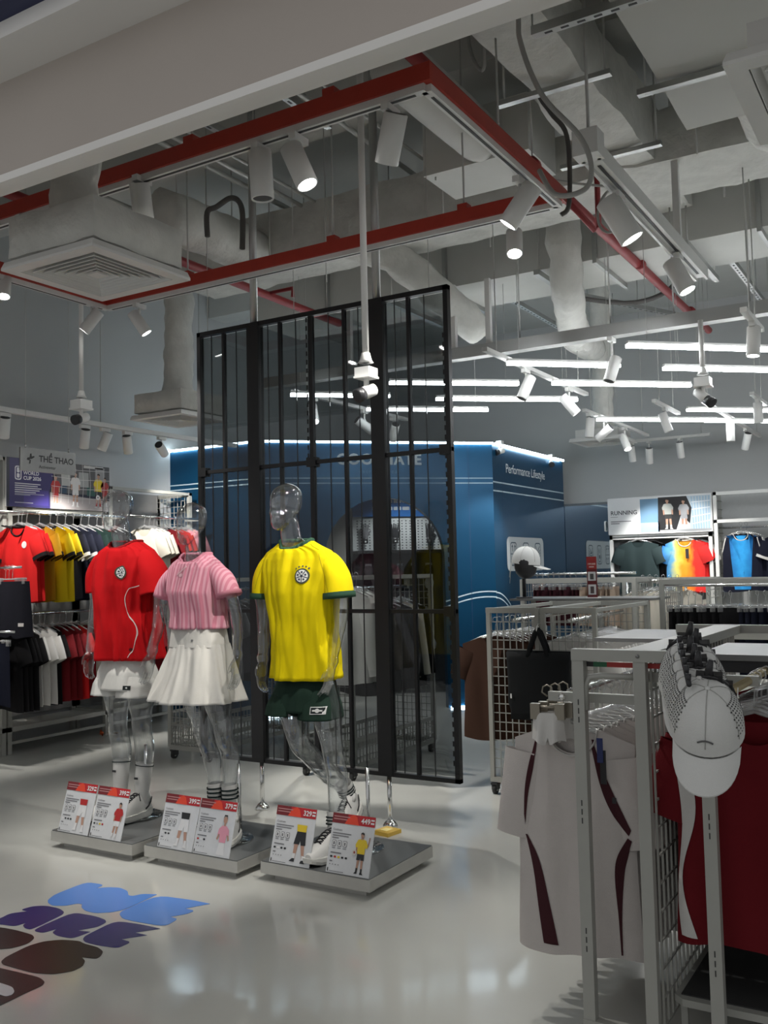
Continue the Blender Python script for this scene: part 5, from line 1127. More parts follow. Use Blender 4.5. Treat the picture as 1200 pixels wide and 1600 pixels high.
# ================================================================ GARMENTS
def shirt_geo(w=.46, L=.66, sleeve='short', thick=.04, seed=0, neck=.085, slope=.055, nu=18, nv=14, fold=.012, sl=.19, tank=False, out=.075):
    # local: collar top at z = 0, hanging down; front faces -y
    mb = MB(); rnd = random.Random(seed); ph = [rnd.uniform(0, 6.28) for _ in range(6)]; hw = w / 2
    def width(v): return hw * (1 + .02 * v - .07 * math.sin(PI * min(1, v * 1.1)) * .6) * (1 if not tank or v > .28 else 1 - .22 * (1 - v / .28))
    for s in (-1, 1):
        rows = []
        for j in range(nv + 1):
            v = j / nv; row = []
            for i in range(nu + 1):
                u = -1 + 2 * i / nu; x = u * width(v); ax = abs(u) * hw
                if ax < neck: zt = -(.085 if s < 0 else .018) * math.sqrt(max(0, 1 - (ax / neck) ** 2))
                else: zt = -slope * (ax - neck) / max(.01, hw - neck)
                z = zt * (1 - v) ** 1.0 + (-L - .012 * math.sin(u * 3 + ph[0])) * v
                body = thick * (.25 + .75 * min(1, v * 2.5)) * (1 - abs(u) ** 2.6) ** .7
                f = fold * min(1, v * 1.6) * (math.sin(u * 5.2 + ph[1] + v * 1.3) + .6 * math.sin(u * 9.7 + ph[2] - v * 2)) * (1 - abs(u) ** 4)
                row.append((x, s * body + f, z))
            rows.append(row if s < 0 else row[::-1])
        mb.loft(rows, False, (False, False), True)
    if sleeve != 'none':
        Ls = sl if sleeve == 'short' else .50
        for s in (-1, 1):
            p = V((s * (hw - .045), 0, -slope - .045)); q = p + V((s * (out if sleeve == 'short' else .08), .012 * math.sin(ph[3] + s), -Ls))
            pts = [p.lerp(q, k / 7) for k in range(8)]; r0, r1 = .082, (.080 if sleeve == 'short' else .055)
            mb.tube(pts, [(r0 + (r1 - r0) * k / 7, .020 + .012 * math.sin(PI * k / 7) + .008 * k / 7) for k in range(8)], 16, False, (1, 0, 0))
    return mb
def hanger_geo(w=.40, hook=.10, r=.004):
    mb = MB(); h = w / 2
    mb.tube([(.0, 0, hook - .005), (-.018, 0, hook + .008), (-.014, 0, hook + .026), (0, 0, hook + .033), (.015, 0, hook + .025), (.017, 0, hook + .008), (.004, 0, hook - .02), (0, 0, .02)], .0028, 6)
    mb.tube([(-h, 0, -.045), (-h * .6, 0, -.012), (-.03, 0, .012), (0, 0, .022), (.03, 0, .012), (h * .6, 0, -.012), (h, 0, -.045)], [(.006, .006), (.009, .007), (.011, .007), (.012, .007), (.011, .007), (.009, .007), (.006, .006)], 8)
    return mb
def clip_hanger_geo(w=.30, hook=.10):
    mb = MB()
    mb.tube([(0, 0, hook - .005), (-.018, 0, hook + .008), (-.014, 0, hook + .026), (0, 0, hook + .033), (.015, 0, hook + .025), (.017, 0, hook + .008), (.003, 0, hook - .02), (0, 0, .02)], .0028, 6)
    mb.tube([(-w / 2, 0, .018), (w / 2, 0, .018)], .006, 8)
    for s in (-1, 1): mb.box((s * w * .42 - .016, -.012, -.022), (s * w * .42 + .016, .012, .03))
    return mb
def shorts_geo(w=.36, L=.42, seed=0, thick=.025, leg=.5):
    mb = MB(); rnd = random.Random(seed); ph = rnd.uniform(0, 6)
    for s in (-1, 1):
        rows = []
        for j in range(11):
            v = j / 10; row = []
            for i in range(17):
                u = -1 + 2 * i / 16; x = u * (w / 2) * (.92 + .16 * v); z = -L * v - .01 * math.sin(u * 4 + ph) * v
                gap = max(0, v - leg) / (1 - leg + 1e-6) * .055; z = z + (.05 * gap * 10 * (1 - min(1, abs(u) * 7)) if gap else 0)
                y = s * thick * (1 - abs(u) ** 3) ** .6 * (.5 + .5 * v) + .010 * v * math.sin(u * 7 + ph)
                row.append((x, y, z))
            rows.append(row if s < 0 else row[::-1])
        mb.loft(rows, False, (False, False), True)
    return mb
def ribbon(bvh, c1, c2, mb, n=24, y=-.2, off=.003):         # patch between two curves c(t) -> (x, z), on the front
    zmin = min(v.z for v in [bvh.find_nearest(V((0, 0, -5)))[0]]) + .034
    k1, k2 = c1, c2; c1 = lambda t: (k1(t)[0], max(zmin, k1(t)[1])); c2 = lambda t: (k2(t)[0], max(zmin, k2(t)[1]))
    a = project(bvh, [(*c1(t / n)[:1], y, c1(t / n)[1]) for t in range(n + 1)], (0, 1, 0), .3, off); rows = [a]
    for k in range(1, 7): rows.append(project(bvh, [(c1(t / n)[0] + (c2(t / n)[0] - c1(t / n)[0]) * k / 6, y, c1(t / n)[1] + (c2(t / n)[1] - c1(t / n)[1]) * k / 6) for t in range(n + 1)], (0, 1, 0), .3, off))
    mb.loft(rows, False, (False, False), True)
def edge_loop(w, neck=.085, front=True, z0=0.0, depth=.085, n=14): return [(neck * math.cos(PI * k / n), 0, -depth * math.sin(PI * k / n)) for k in range(n + 1)]
HANGER = hanger_geo().mesh('hanger', M_HANG); HANGERB = hanger_geo().mesh('hanger_black', M_BLACKP); CLIP = clip_hanger_geo().mesh('clip_hanger', M_HANG)
HOOK = .115                                                 # collar top below the rail
class Proto:
    def __init__(s, body, mat_, name, hang=HANGER, extras=(), hname='hanger', bname='body'):
        s.name = name; s.hang = hang; s.hname = hname
        s.bname = bname; s.me = body.mesh(name, mat_); s.ex = [(n, m) for n, m in extras]
    def put(s, loc, rotz, label, cat, group=None, tilt=0.0):
        t = thing(s.name, label, cat, (loc[0], loc[1], loc[2] - HOOK), rotz, group)
        if tilt: t.rotation_euler = (0, tilt, rotz)
        b = lpart(s.bname, s.me, t)
        for n, m in s.ex: lpart(n, m, b)
        if s.hang: lpart(s.hname, s.hang, t)
        return t
def mk_shirt(name, mat_, trim=None, seed=0, crestc=None, cuff=None, **k):
    g = shirt_geo(seed=seed, **k); bv = g.bvh(); ex = []
    if trim:
        mb = MB(); nk = k.get('neck', .085)
        mb.tube(project(bv, [(nk * 1.02 * math.cos(PI * q / 14), -.1, -.090 * math.sin(PI * q / 14) - .002) for q in range(15)], (0, 1, 0), .3, .001), .007, 8); mb.tube([(nk * math.cos(PI * q / 10), .01, -.016 * math.sin(PI * q / 10)) for q in range(11)], .007, 8)
        ex.append(('collar', mb.mesh('collar', trim)))
    if cuff and k.get('sleeve', 'short') == 'short':
        mb = MB(); hw = k.get('w', .46) / 2; sl = k.get('sl', .19); sp = k.get('slope', .055)
        for s in (-1, 1):
            p = V((s * (hw - .045), 0, -sp - .045)); q = p + V((s * k.get('out', .075), 0, -sl)); d = (q - p).normalized(); mb.tube([q - d * .03, q + d * .003], [(.084, .032), (.083, .032)], 16, False, (1, 0, 0))
        ex.append(('cuff', mb.mesh('cuff', cuff)))
    if crestc:
        mb = MB(); patch_disc(bv, (.095, -.1, -.17), .030, mb, 3, 18); ex.append(('crest', mb.mesh('crest', crestc)))
    return Proto(g, mat_, name, HANGER, ex)
C_WHITE = fabric('hang_white', (0.60, 0.585, 0.56)); C_CREAM = fabric('hang_cream', (0.56, 0.52, 0.44)); C_BLACK = fabric('hang_black', (0.007, 0.0065, 0.0075)); C_NAVY = fabric('hang_navy', (0.006, 0.0075, 0.018)); C_GREEN = fabric('hang_green', (0.006, 0.019, 0.016))
C_RED = fabric('hang_red', (0.55, 0.012, 0.012)); C_DRED = fabric('hang_dark_red', (0.16, 0.008, 0.012)); C_YEL = fabric('hang_yellow', (0.62, 0.47, 0.01)); C_GOLD = fabric('hang_gold', (0.48, 0.26, 0.012)); C_BROWN = fabric('hang_brown', (0.045, 0.020, 0.012)); C_GREY = fabric('hang_grey', (0.16, 0.165, 0.17)); C_TEAL = fabric('hang_teal', (0.020, 0.034, 0.036)); C_CREST = fabric('hang_crest', (0.62, 0.60, 0.60)); C_DCREST = fabric('hang_dcrest', (0.10, 0.06, 0.05)); C_MAROON = fabric('hang_maroon', (0.055, 0.012, 0.018)); C_BEIGE = fabric('hang_beige', (.45, .34, .26))
P_RED = mk_shirt('red_shirt', C_RED, C_BLACK, 1, C_CREST, C_BLACK); P_YEL = mk_shirt('yellow_shirt', C_YEL, C_BLACK, 2, None, C_BLACK); P_GOLD = mk_shirt('gold_shirt', C_GOLD, C_BLACK, 3, C_DCREST, C_BLACK)
P_NAVY = mk_shirt('navy_shirt', C_NAVY, C_NAVY, 4, None, C_WHITE); P_GREEN = mk_shirt('dark_green_shirt', C_GREEN, None, 5, None, C_WHITE); P_BLACK = mk_shirt('black_shirt', C_BLACK, None, 6); P_CREAM = mk_shirt('cream_shirt', C_CREAM, None, 7); P_DRED = mk_shirt('dark_red_shirt', C_DRED, None, 8); P_WHT = mk_shirt('white_shirt', C_WHITE, None, 9); P_PINK = mk_shirt('pink_shirt', fabric('hang_pink', (.6, .25, .3)), None, 10)
P_BROWN = mk_shirt('brown_shirt', C_BROWN, None, 11, w=.50, L=.70); P_GREYS = mk_shirt('grey_shirt', C_GREY, None, 12); P_LWHITE = mk_shirt('long_white_shirt', C_WHITE, None, 13, sleeve='long', w=.44, L=.66); P_LBLACK = mk_shirt('long_black_shirt', C_BLACK, None, 14, sleeve='long', w=.46, L=.70); P_LCREAM = mk_shirt('long_cream_shirt', C_CREAM, None, 15, sleeve='long', L=.62)
M_BDG = fabric('sleeve_badge', (.55, .52, .50))
def badge_shorts(name, m, seed, w=.36, L=.42, badge=True):
    g = shorts_geo(w, L, seed); ex = []
    if badge:
        mb = MB(); patch_quad(g.bvh(), w * .22, -L * .80, w * .36, -L * .74, -.1, mb, 3, 3); ex.append(('badge', mb.mesh('badge', M_BDG)))
    return Proto(g, m, name, CLIP, ex, 'clip_hanger')
P_NSH = badge_shorts('navy_shorts', fabric('shorts_navy', (0.006, 0.006, 0.011)), 1, .40, .46); P_BPANT = badge_shorts('black_trousers', C_BLACK, 2, .30, .46, False); P_MSH = badge_shorts('maroon_shorts', C_MAROON, 3, .30, .34, False); P_BSH = badge_shorts('beige_shorts', C_BEIGE, 4, .30, .34, False); P_LNAVY = badge_shorts('dark_navy_trousers', C_NAVY, 5, .30, .5, False)

# ================================================================ RACK BUILDERS
def wire_panel(x0, x1, z0, z1, y, mb, pitch=.05, r=.0025, axis='x', vr=1.25):
    n = max(1, round((x1 - x0) / pitch)); m = max(1, round((z1 - z0) / (pitch * vr)))
    for i in range(n + 1):
        x = x0 + (x1 - x0) * i / n; a, b = ((x, y, z0), (x, y, z1)) if axis == 'x' else ((y, x, z0), (y, x, z1)); mb.bar(a, b, r * 2, r * 2)
    for j in range(m + 1):
        z = z0 + (z1 - z0) * j / m; a, b = ((x0, y, z), (x1, y, z)) if axis == 'x' else ((y, x0, z), (y, x1, z)); mb.bar(a, b, r * 2, r * 2)
    return mb
def caster(t, x, y, h=.075):
    w = part('caster', MB().cyl((x - .012, y, .032), (x + .012, y, .032), .032, 16), M_DARK, t)
    lpart('fork', MB().box((x - .020, y - .02, .03), (x - .014, y + .03, h)).box((x + .014, y - .02, .03), (x + .020, y + .03, h)).box((x - .022, y - .03, h - .012), (x + .022, y + .035, h)).mesh('fork', M_BLACKP, org(w)), w)
    lpart('hub', MB().cyl((x - .014, y, .032), (x + .014, y, .032), .012, 10).mesh('hub', M_STEEL, org(w)), w)
def bars(t, L, m=M_GREY, name='bar', w=.03):
    for p, q in L: part(name, MB().bar(p, q, w, w), m, t)
def slots(mb, x, y, zs, w=.004):
    for z in zs: mb.box((x - w / 2, y - .001, z), (x + w / 2, y, z + .028))

# ================================================================ LEFT WALL FIXTURES
WX = -7.15
lw = thing('wall_rack', 'grey wall rack unit with football poster holding red, yellow and dark shirts', 'clothes rack', (-7.3, 6.0, 0))
def wall_unit(t, y0, y1, top, poster=None):
    for y in (y0 + .02, y1 - .02):
        part('post', MB().box((WX - .02, y - .02, 0), (WX + .02, y + .02, top)), M_GREY, t); part('wall_post', MB().box((-7.64, y - .02, 0), (-7.60, y + .02, top)), M_GREY, t)
        mb = MB(); [slots(mb, 0, 0, [])]
        for z in (.55, .62, 1.0, 1.07, 1.14): mb.box((WX + .020, y - .003, z), (WX + .021, y + .003, z + .03))
        part('slot', mb, M_SLOT, t)
        part('side_arm', MB().box((-7.6, y - .015, .20), (WX, y + .015, .235)).box((-7.6, y - .015, top - .04), (WX, y + .015, top)), M_GREY, t)
    part('base_rail', MB().box((WX - .015, y0, .195), (WX + .02, y1, .235)), M_GREY, t); part('base_rail', MB().box((WX - .015, y0, .085), (WX + .015, y1, .11)), M_GREY, t)
    part('base_shelf', MB().box((-7.6, y0, .20), (WX - .015, y1, .215)), M_GREY, t); part('back_panel', MB().box((-7.63, y0, .25), (-7.60, y1, top)), mat('rack_back_panel', (.20, .195, .19), .6), t)
    part('top_rail', MB().box((WX - .015, y0, top - .03), (WX + .02, y1, top)), M_GREY, t)
wall_unit(lw, 5.42, 6.56, 2.16)
RX = -6.93
for z in (2.10, 1.22):
    part('hang_rail', MB().tube([(RX, 5.08, z), (RX, 6.60, z)], .012, 10), M_CHROME, lw)
    part('rail_bracket', MB().bar((-7.15, 5.46, z), (RX, 5.46, z), .012, .03).bar((-7.15, 6.52, z), (RX, 6.52, z), .012, .03), M_GREY, lw)
# poster board
ps_ = thing('poster_board', 'football poster with purple text panel and players behind a net', 'poster', (-7.1, 6.0, 2.16))
part('board', MB().box((-7.17, 5.38, 2.165), (-7.11, 6.56, 2.60)), M_WHITE, ps_)
p = Print((-7.109, 5.38, 2.165), (0, 1, 0), (0, 0, 1)); W_, H_ = 1.18, .435
p.rect((.010, .012, .030), 0, 0, W_, H_, 0)
p.poly((.020, .015, .10), [(.03, 0), (.47, 0), (.46, .16), (.52, .30), (.47, H_), (.03, H_)], 1); p.rect((.035, .022, .17), .18, .02, .45, .16, 2)
p.rrect((.6, .6, .65), .085, .24, .155, .365, .02, 3); p.rrect((.020, .015, .10), .094, .25, .146, .355, .015, 4); p.rrect((.6, .6, .65), .105, .305, .135, .35, .01, 5); p.rrect((.6, .6, .65), .105, .258, .135, .298, .01, 5)
p.text((.62, .62, .66), 'I', .175, .335, .03, 3, .01); p.text((.62, .62, .66), 'WORLD', .175, .292, .046, 3, .012); p.text((.62, .62, .66), 'CUP 2026', .175, .246, .046, 3, .02)
for k, xe in enumerate((.36, .33, .37, .35, .31)): p.rect((.55, .55, .6), .085, .205 - k * .019, xe, .213 - k * .019, 3)
p.rect((.35, .35, .42), .085, .115, .40, .120, 3); p.rect((.35, .35, .42), .085, .105, .25, .110, 3); p.rect((.4, .4, .46), .085, .035, .28, .042, 3)
p.poly((.34, .31, .31), [(.47, .0), (W_, .0), (W_, .10), (.47, .15)], 1); p.rect((.09, .09, .095), .50, .15, W_, H_, 1)
for x0, x1, y0, y1, c in ((.60, .70, .22, .40, (.35, .36, .36)), (.80, .92, .22, .36, (.30, .31, .31)), (1.0, 1.12, .25, .42, (.28, .28, .29)), (.9, 1.0, .14, .22, (.02, .08, .07)), (.56, .66, .15, .22, (.02, .05, .09)), (1.02, 1.14, .14, .24, (.02, .06, .05)), (.86, 1.10, .405, .43, (.5, .5, .5))): p.rect(c, x0, y0, x1, y1, 2)
figure(p, .76, .03, .33, (.55, .55, .55), (.6, .6, .6), l=3); figure(p, 1.06 - .02, .03, .33, (.65, .50, .02), (.02, .02, .02), sock=(.4, .03, .03), l=3, arm=1); figure(p, .53, .01, .30, (.35, .02, .02), (.35, .02, .02), l=3); figure(p, 1.15 - .03, .05, .28, (.28, .02, .02), (.3, .02, .02), l=3)
for k in range(9): p.line((.55, .54, .54), [(.50 + k * .085, .06), (.515 + k * .085, .25), (.50 + k * .085, H_)], .004, 9)
for k in range(4): p.line((.55, .54, .54), [(.48, .12 + k * .09), (.8, .105 + k * .09), (W_, .12 + k * .09)], .004, 9)
p.disc((.65, .65, .65), 1.0 + .03, .13, .024, 10); p.disc((.05, .05, .05), 1.03, .13, .009, 11, 5)
part('print', p, None, ps_)
# second wall unit and the one cut off on the left
lw2 = thing('wall_rack', 'grey wall rack unit by the blue corner with cream and dark red shirts', 'clothes rack', (-7.3, 7.1, 0))
wall_unit(lw2, 6.58, 7.76, 2.42)
part('hang_rail', MB().tube([(RX, 6.62, 2.12), (RX, 7.72, 2.12)], .012, 10), M_CHROME, lw2); part('hang_rail', MB().tube([(RX, 6.62, 1.22), (RX, 7.72, 1.22)], .012, 10), M_CHROME, lw2)
part('rail_bracket', MB().bar((-7.15, 7.68, 2.12), (RX, 7.68, 2.12), .012, .03).bar((-7.15, 7.68, 1.22), (RX, 7.68, 1.22), .012, .03), M_GREY, lw2)
part('wire_side', wire_panel(-7.6, -7.18, .25, 2.4, 7.70, MB(), .05), M_GREY, lw2)
lw3 = thing('wall_rack', 'grey wall rack unit cut off by the left edge with navy shorts', 'clothes rack', (-7.3, 4.8, 0))
wall_unit(lw3, 4.28, 5.40, 2.6)
part('wire_side', wire_panel(-7.6, -7.18, .02, .20, 5.36, MB(), .04), M_GREY, lw3)
part('face_arm', MB().tube([(-7.1, 5.1, 1.62), (-6.55, 5.1, 1.62)], .010, 8).tube([(-7.1, 5.0, 1.10), (-6.5, 5.0, 1.10)], .010, 8), M_CHROME, lw3)
part('hang_rail', MB().tube([(-7.10, 4.3, 2.10), (-7.10, 5.38, 2.10)], .012, 10), M_CHROME, lw3)
G1 = 'shirts on the upper left wall rail'; rz = 0.0
P_RED.put((RX + .02, 5.35, 2.10), R(4), 'red shirt with white crest, front of the upper left rail', 'shirt', G1)
for k in range(2): P_RED.put((RX, 5.40 + .05 * k, 2.10), R(2), ORD[k + 1] + ' red shirt, tucked behind the front red one', 'shirt', G1)
P_GOLD.put((RX + .03, 5.56, 2.10), R(-4), 'gold shirt with black collar hanging behind the red one', 'shirt', G1)
for k, lb in enumerate(('yellow shirt with black cuffs directly behind the gold one', 'yellow shirt with black cuffs nearest the navy shirts')): P_YEL.put((RX + .05, 5.66 + .075 * k, 2.10), R(-2 + k), lb, 'shirt', G1)
for k in range(4): (P_NAVY if k < 3 else P_GREEN).put((RX + .01, 5.86 + .09 * k, 2.10), R(random.uniform(-3, 3)), ORD[k] + ' navy shirt with white cuff in the upper left row' if k < 3 else 'dark green shirt in the upper left row, first', 'shirt', G1)
P_GREEN.put((RX + .01, 6.23, 2.10), R(2), 'dark green shirt in the upper left row, second', 'shirt', G1)
for k in range(3): P_BLACK.put((RX, 6.31 + .075 * k, 2.10), R(random.uniform(-3, 3)), ORD[k] + ' black shirt at the end of the upper left row', 'shirt', G1)
G2 = 'shirts on the lower left wall rail'
for k in range(4): P_BLACK.put((RX + .12, 5.14 + .055 * k, 1.22), R(random.uniform(-3, 3)), ORD[k] + ' black shirt at the front of the lower left rail', 'shirt', G2)
for k, lb in enumerate(('white shirt nearest the black ones on the lower left rail', 'white shirt in the middle on the lower left rail', 'white shirt nearest the dark red ones on the lower left rail')): P_WHT.put((RX + .08, 5.38 + .07 * k, 1.22), R(-3 + 2 * k), lb, 'shirt', G2)
for k in range(2): P_BLACK.put((RX, 5.60 + .04 * k, 1.22), 0, ORD[k] + ' black shirt between white and dark red ones', 'shirt', G2)
for k in range(5): (P_RED if k == 3 else P_DRED).put((RX + .04, 5.70 + .07 * k, 1.22), R(random.uniform(-3, 3)), 'bright red shirt among the dark red ones on the lower rail' if k == 3 else ORD[k if k < 3 else 3] + ' dark red shirt on the lower left rail', 'shirt', G2)
for k in range(3): P_CREAM.put((RX + .02, 6.12 + .08 * k, 1.22), R(random.uniform(-3, 3)), ORD[k] + ' cream shirt at the end of the lower left rail', 'shirt', G2)
G3 = 'shirts by the blue corner'
P_CREAM.put((RX, 6.85, 2.12), R(3), 'cream patterned shirt between two mannequin heads', 'shirt', G3)
for k in range(2): P_CREAM.put((RX, 6.92 + .06 * k, 2.12), 0, ORD[k] + ' cream shirt behind the patterned cream one', 'shirt', G3)
P_DRED.put((RX, 7.12, 2.12), R(2), 'dark red shirt beside the cream ones', 'shirt', G3)
for k in range(2): P_RED.put((RX, 7.20 + .08 * k, 2.12), R(-2), ORD[k] + ' bright red shirt behind the pink mannequin head', 'shirt', G3)
for k in range(2): P_PINK.put((RX, 7.38 + .08 * k, 2.12), 0, ORD[k] + ' pink shirt at the end by the blue corner', 'shirt', G3)
for k in range(3): P_DRED.put((RX, 6.75 + .08 * k, 1.22), 0, ORD[k] + ' dark red shirt on the low rail by the blue corner', 'shirt', G3)
for k in range(4): P_BLACK.put((RX, 7.05 + .1 * k, 1.22), 0, ORD[k] + ' black shirt on the low rail by the blue corner', 'shirt', G3)
for k in range(3): P_NSH.put((-6.66 - .06 * k, 5.1 + .012 * k, 1.62), R(8), 'navy shorts with small badge on the left arm' if k == 0 else ORD[k] + ' pair of navy shorts back on the left arm', 'shorts', 'navy shorts on the left arm')
for k in range(2): P_LNAVY.put((-6.72 - .07 * k, 5.0 + .012 * k, 1.12), R(6), ORD[k] + ' dark navy trousers low at the left edge', 'trousers', 'dark trousers at the left edge')
P_WHT.put((-7.10, 5.02, 2.10), R(5), 'white shirt cut off by the left edge', 'shirt')
# hanging department sign
hs = thing('hanging_sign', 'brushed metal hanging sign reading THE THAO', 'sign', (-5.9, 4.83, 2.33))
SX = -5.9
part('plate', MB().box((SX - .006, 4.58, 2.325), (SX + .006, 5.09, 2.50)), M_BRUSH, hs)
p = Print((SX + .0065, 4.58, 2.325), (0, 1, 0), (0, 0, 1)); bk = (.012, .012, .012)
p.text(bk, 'THỂ THAO', .165, .080, .066, 2, .022, 'LEFT', .98); p.text((.03, .03, .03), 'Activewear', .165, .030, .034, 2, .012)
p.poly(bk, [(.055, .085), (.075, .080), (.085, .092), (.10, .094), (.125, .108), (.122, .118), (.10, .112), (.098, .135), (.085, .132), (.080, .105), (.06, .100)], 2); p.poly(bk, [(.075, .055), (.088, .058), (.092, .085), (.080, .088)], 2)
part('lettering', p, None, hs)
part('wire', rods(MB(), [(SX, 4.63, 2.5, ZC), (SX, 5.03, 2.5, ZC)], .0022), M_ROD, hs)
part('hook', MB().tube([(SX, 4.63, 2.50), (SX, 4.63, 2.53)], .006, 6).tube([(SX, 5.03, 2.50), (SX, 5.03, 2.53)], .006, 6), M_CHROME, hs)

# ================================================================ ROLLING RACKS BEHIND THE GLASS
def rolling_rack(name, label, x0, x1, y0, y1, h, mesh_end=True, base=.10, wired_base=True, m=M_GREY, rail_x=None, rail_z=None):
    t = thing(name, label, 'clothes rack', ((x0 + x1) / 2, (y0 + y1) / 2, 0), 0, 'grey rolling clothes racks'); xc = (x0 + x1) / 2
    for y in (y0, y1):
        for x in (x0, x1): part('post', MB().box((x - .0165, y - .0165, base), (x + .0165, y + .0165, h - .002)), m, t)
        part('top_bar', MB().box((x0, y - .018, h - .036), (x1, y + .018, h)), m, t); part('bottom_bar', MB().box((x0, y - .018, base - .02), (x1, y + .018, base + .018)), m, t)
        if mesh_end: part('wire_panel', wire_panel(x0 + .018, x1 - .018, base + .02, h - .036, y, MB(), .045), m, t)
    for x in (x0, x1):
        part('side_bar', MB().box((x - .015, y0, base - .02), (x + .015, y1, base + .018)), m, t); part('side_bar', MB().box((x - .015, y0, base + .17), (x + .015, y1, base + .20)), m, t)
        part('top_rail', MB().box((x - .015, y0, h - .03), (x + .015, y1, h)), m, t)
    if wired_base:
        mb = MB()
        for x in (x0, x1): wire_panel(y0, y1, base, base + .18, x, mb, .045, .003, 'y')
        wire_panel(x0, x1, base, base + .18, y0 - .01, mb, .03, .003)
        part('base_wire', mb, m, t)
    part('hang_rail', MB().tube([(rail_x or xc, y0, rail_z or h - .10), (rail_x or xc, y1, rail_z or h - .10)], .012, 10), M_CHROME, t)
    for y in (y0, y1):
        part('rail_support', MB().box((xc - .012, y - .012, (rail_z or h - .10) - .02), (xc + .012, y + .012, h - .02)), m, t)
        for x in (x0 + .02, x1 - .02): caster(t, x, y + (.02 if y == y0 else -.02))
    return t
rolling_rack('rolling_rack', 'grey wire sided rolling rack behind the pink mannequin', -5.70, -5.28, 5.92, 7.1, 1.49)
for k in range(9): (P_BLACK if k % 3 else P_GREYS).put((-5.49, 6.0 + .11 * k, 1.39), R(random.uniform(-4, 4)), ORD[k] + ' dark shirt on the rack behind the pink mannequin', 'shirt', 'dark shirts on the rack behind the pink mannequin')
rolling_rack('rolling_rack', 'grey rolling rack with pale long shirts seen through the glass', -4.30, -3.84, 5.86, 7.1, 1.49)
for k in range(6): (P_LWHITE if k < 3 else P_LBLACK).put((-3.80 if k < 3 else -4.0, 5.72 + .08 * k, 1.50), R(random.uniform(-6, 6)), ORD[k % 3] + (' pale' if k < 3 else ' black') + ' long sleeved shirt seen through the glass', 'shirt', 'long shirts seen through the glass')
for k in range(7): (P_LBLACK if k != 5 else P_LCREAM).put((-4.02, 6.24 + .11 * k, 1.39), R(random.uniform(-4, 4)), ORD[k] + ' long black shirt far back through the glass' if k != 5 else 'cream long shirt far back through the glass', 'shirt', 'far long shirts seen through the glass')
# goods inside the alcove
def gl_(s, z, off=0.0): q = IB + FD * s + FN * off; return (q.x, q.y, z)
M_GLOVE = fabric('glove_dark', (.025, .026, .03)); M_GLOVEG = fabric('glove_grey', (.20, .20, .21))
for s, m, lb in ((1.42, M_GLOVEG, 'pale grey glove on the pegboard, left'), (1.80, M_GLOVE, 'black glove on the pegboard, middle'), (2.24, M_GLOVE, 'black glove on the pegboard, right')):
    t = thing('sports_glove', lb, 'glove', gl_(s, 1.98, .04)); o = V(gl_(s, 1.93, .04)); mb = MB()
    mb.limb([o + V((0, 0, 0)), o + V((0, 0, .07)), o + V((0, 0, .10))], [(.038, .014), (.045, .016), (.042, .014)], 12, tuple(FD))
    for k in range(4): b = o + FD * (-.033 + .022 * k) + V((0, 0, .10)); mb.limb([b, b + V((0, 0, .06 + .012 * math.sin(PI * (k + .7) / 4))) + FD * (k - 1.5) * .005], [.011, .008], 8)
    mb.limb([o + FD * .035 + V((0, 0, .04)), o + FD * .065 + V((0, 0, .09))], [.013, .009], 8); part('hand', mb, m, t)
    part('cuff', MB().tube([o - V((0, 0, .065)), o - V((0, 0, .02)), o + V((0, 0, .005))], [(.036, .018)] * 3, 12, True, tuple(FD)), M_BLACKP, t); part('tag', MB().bar(o + FN * .02 - V((0, 0, .05)), o + FN * .02 - V((0, 0, .03)), .02, .002, tuple(FN)), M_WHITE2, t)
    part('peg', MB().tube([V(gl_(s, 2.10, 0)), V(gl_(s, 2.10, .06))], .004, 6), M_CHROME, t)
random.seed(9)
AC = [fabric('acc_grey', (.14, .14, .15)), fabric('acc_black', (.012, .012, .014)), fabric('acc_white', (.42, .43, .45)), fabric('acc_charcoal', (.05, .05, .055))]
for r_, z in enumerate((1.58, 1.42, 1.20, 1.04, .82, .66)):
    for k in range(5):
        s = 1.45 + k * .19 + random.uniform(-.02, .02); w, h = random.uniform(.10, .15), random.uniform(.10, .15); m = AC[(k * 2 + r_ + (k > 2)) % 4]
        t = thing('accessory_pack', 'small pack of accessories, ' + ORD[k] + ' from the left in ' + ORD[r_] + ' row under the alcove shelf', 'pack', gl_(s, z, .06), 0, 'packs on the alcove board'); mb = MB()
        o = V(gl_(s, z - h, .06)); mb.limb([o, o + V((0, 0, h * .5)), o + V((0, 0, h))], [(w * .42, .022), (w * .5, .028), (w * .36, .012)], 12, tuple(FD)); part('pouch', mb, m, t)
        part('header_card', MB().bar(o + V((0, 0, h)), o + V((0, 0, h + .035)), w * .7, .004, tuple(FN)), AC[2] if m != AC[2] else AC[1], t)
sh = thing('alcove_shelf', 'short white shelf in the left of the arched opening', 'shelf', gl_(.35, 1.60, .1))
part('board', MB().prism([(.1, 1.60), (.62, 1.60), (.62, 1.625), (.1, 1.625)], IB, FD, (0, 0, 1), .9), M_WHITE, sh); part('bracket', MB().prism([(.3, 1.48), (.33, 1.48), (.33, 1.60), (.3, 1.60)], IB, FD, (0, 0, 1), .8), M_WHITE, sh)
bg_ = thing('sports_bag', 'black bag with red flap on the alcove shelf', 'bag', gl_(.35, 1.63, .5)); o = V(gl_(.36, 1.63, .65))
mb = MB(); mb.limb([o + V((0, 0, .06)), o + V((0, 0, .14)), o + V((0, 0, .20))], [(.15, .09), (.16, .10), (.13, .08)], 16, tuple(FD)); part('body', mb, C_BLACK, bg_)
mb = MB(); mb.limb([o + V((0, 0, .20)) + FN * .03, o + V((0, 0, .24)) + FN * .03], [(.14, .10), (.10, .07)], 16, tuple(FD)); part('flap', mb, C_RED, bg_, 'red flap')
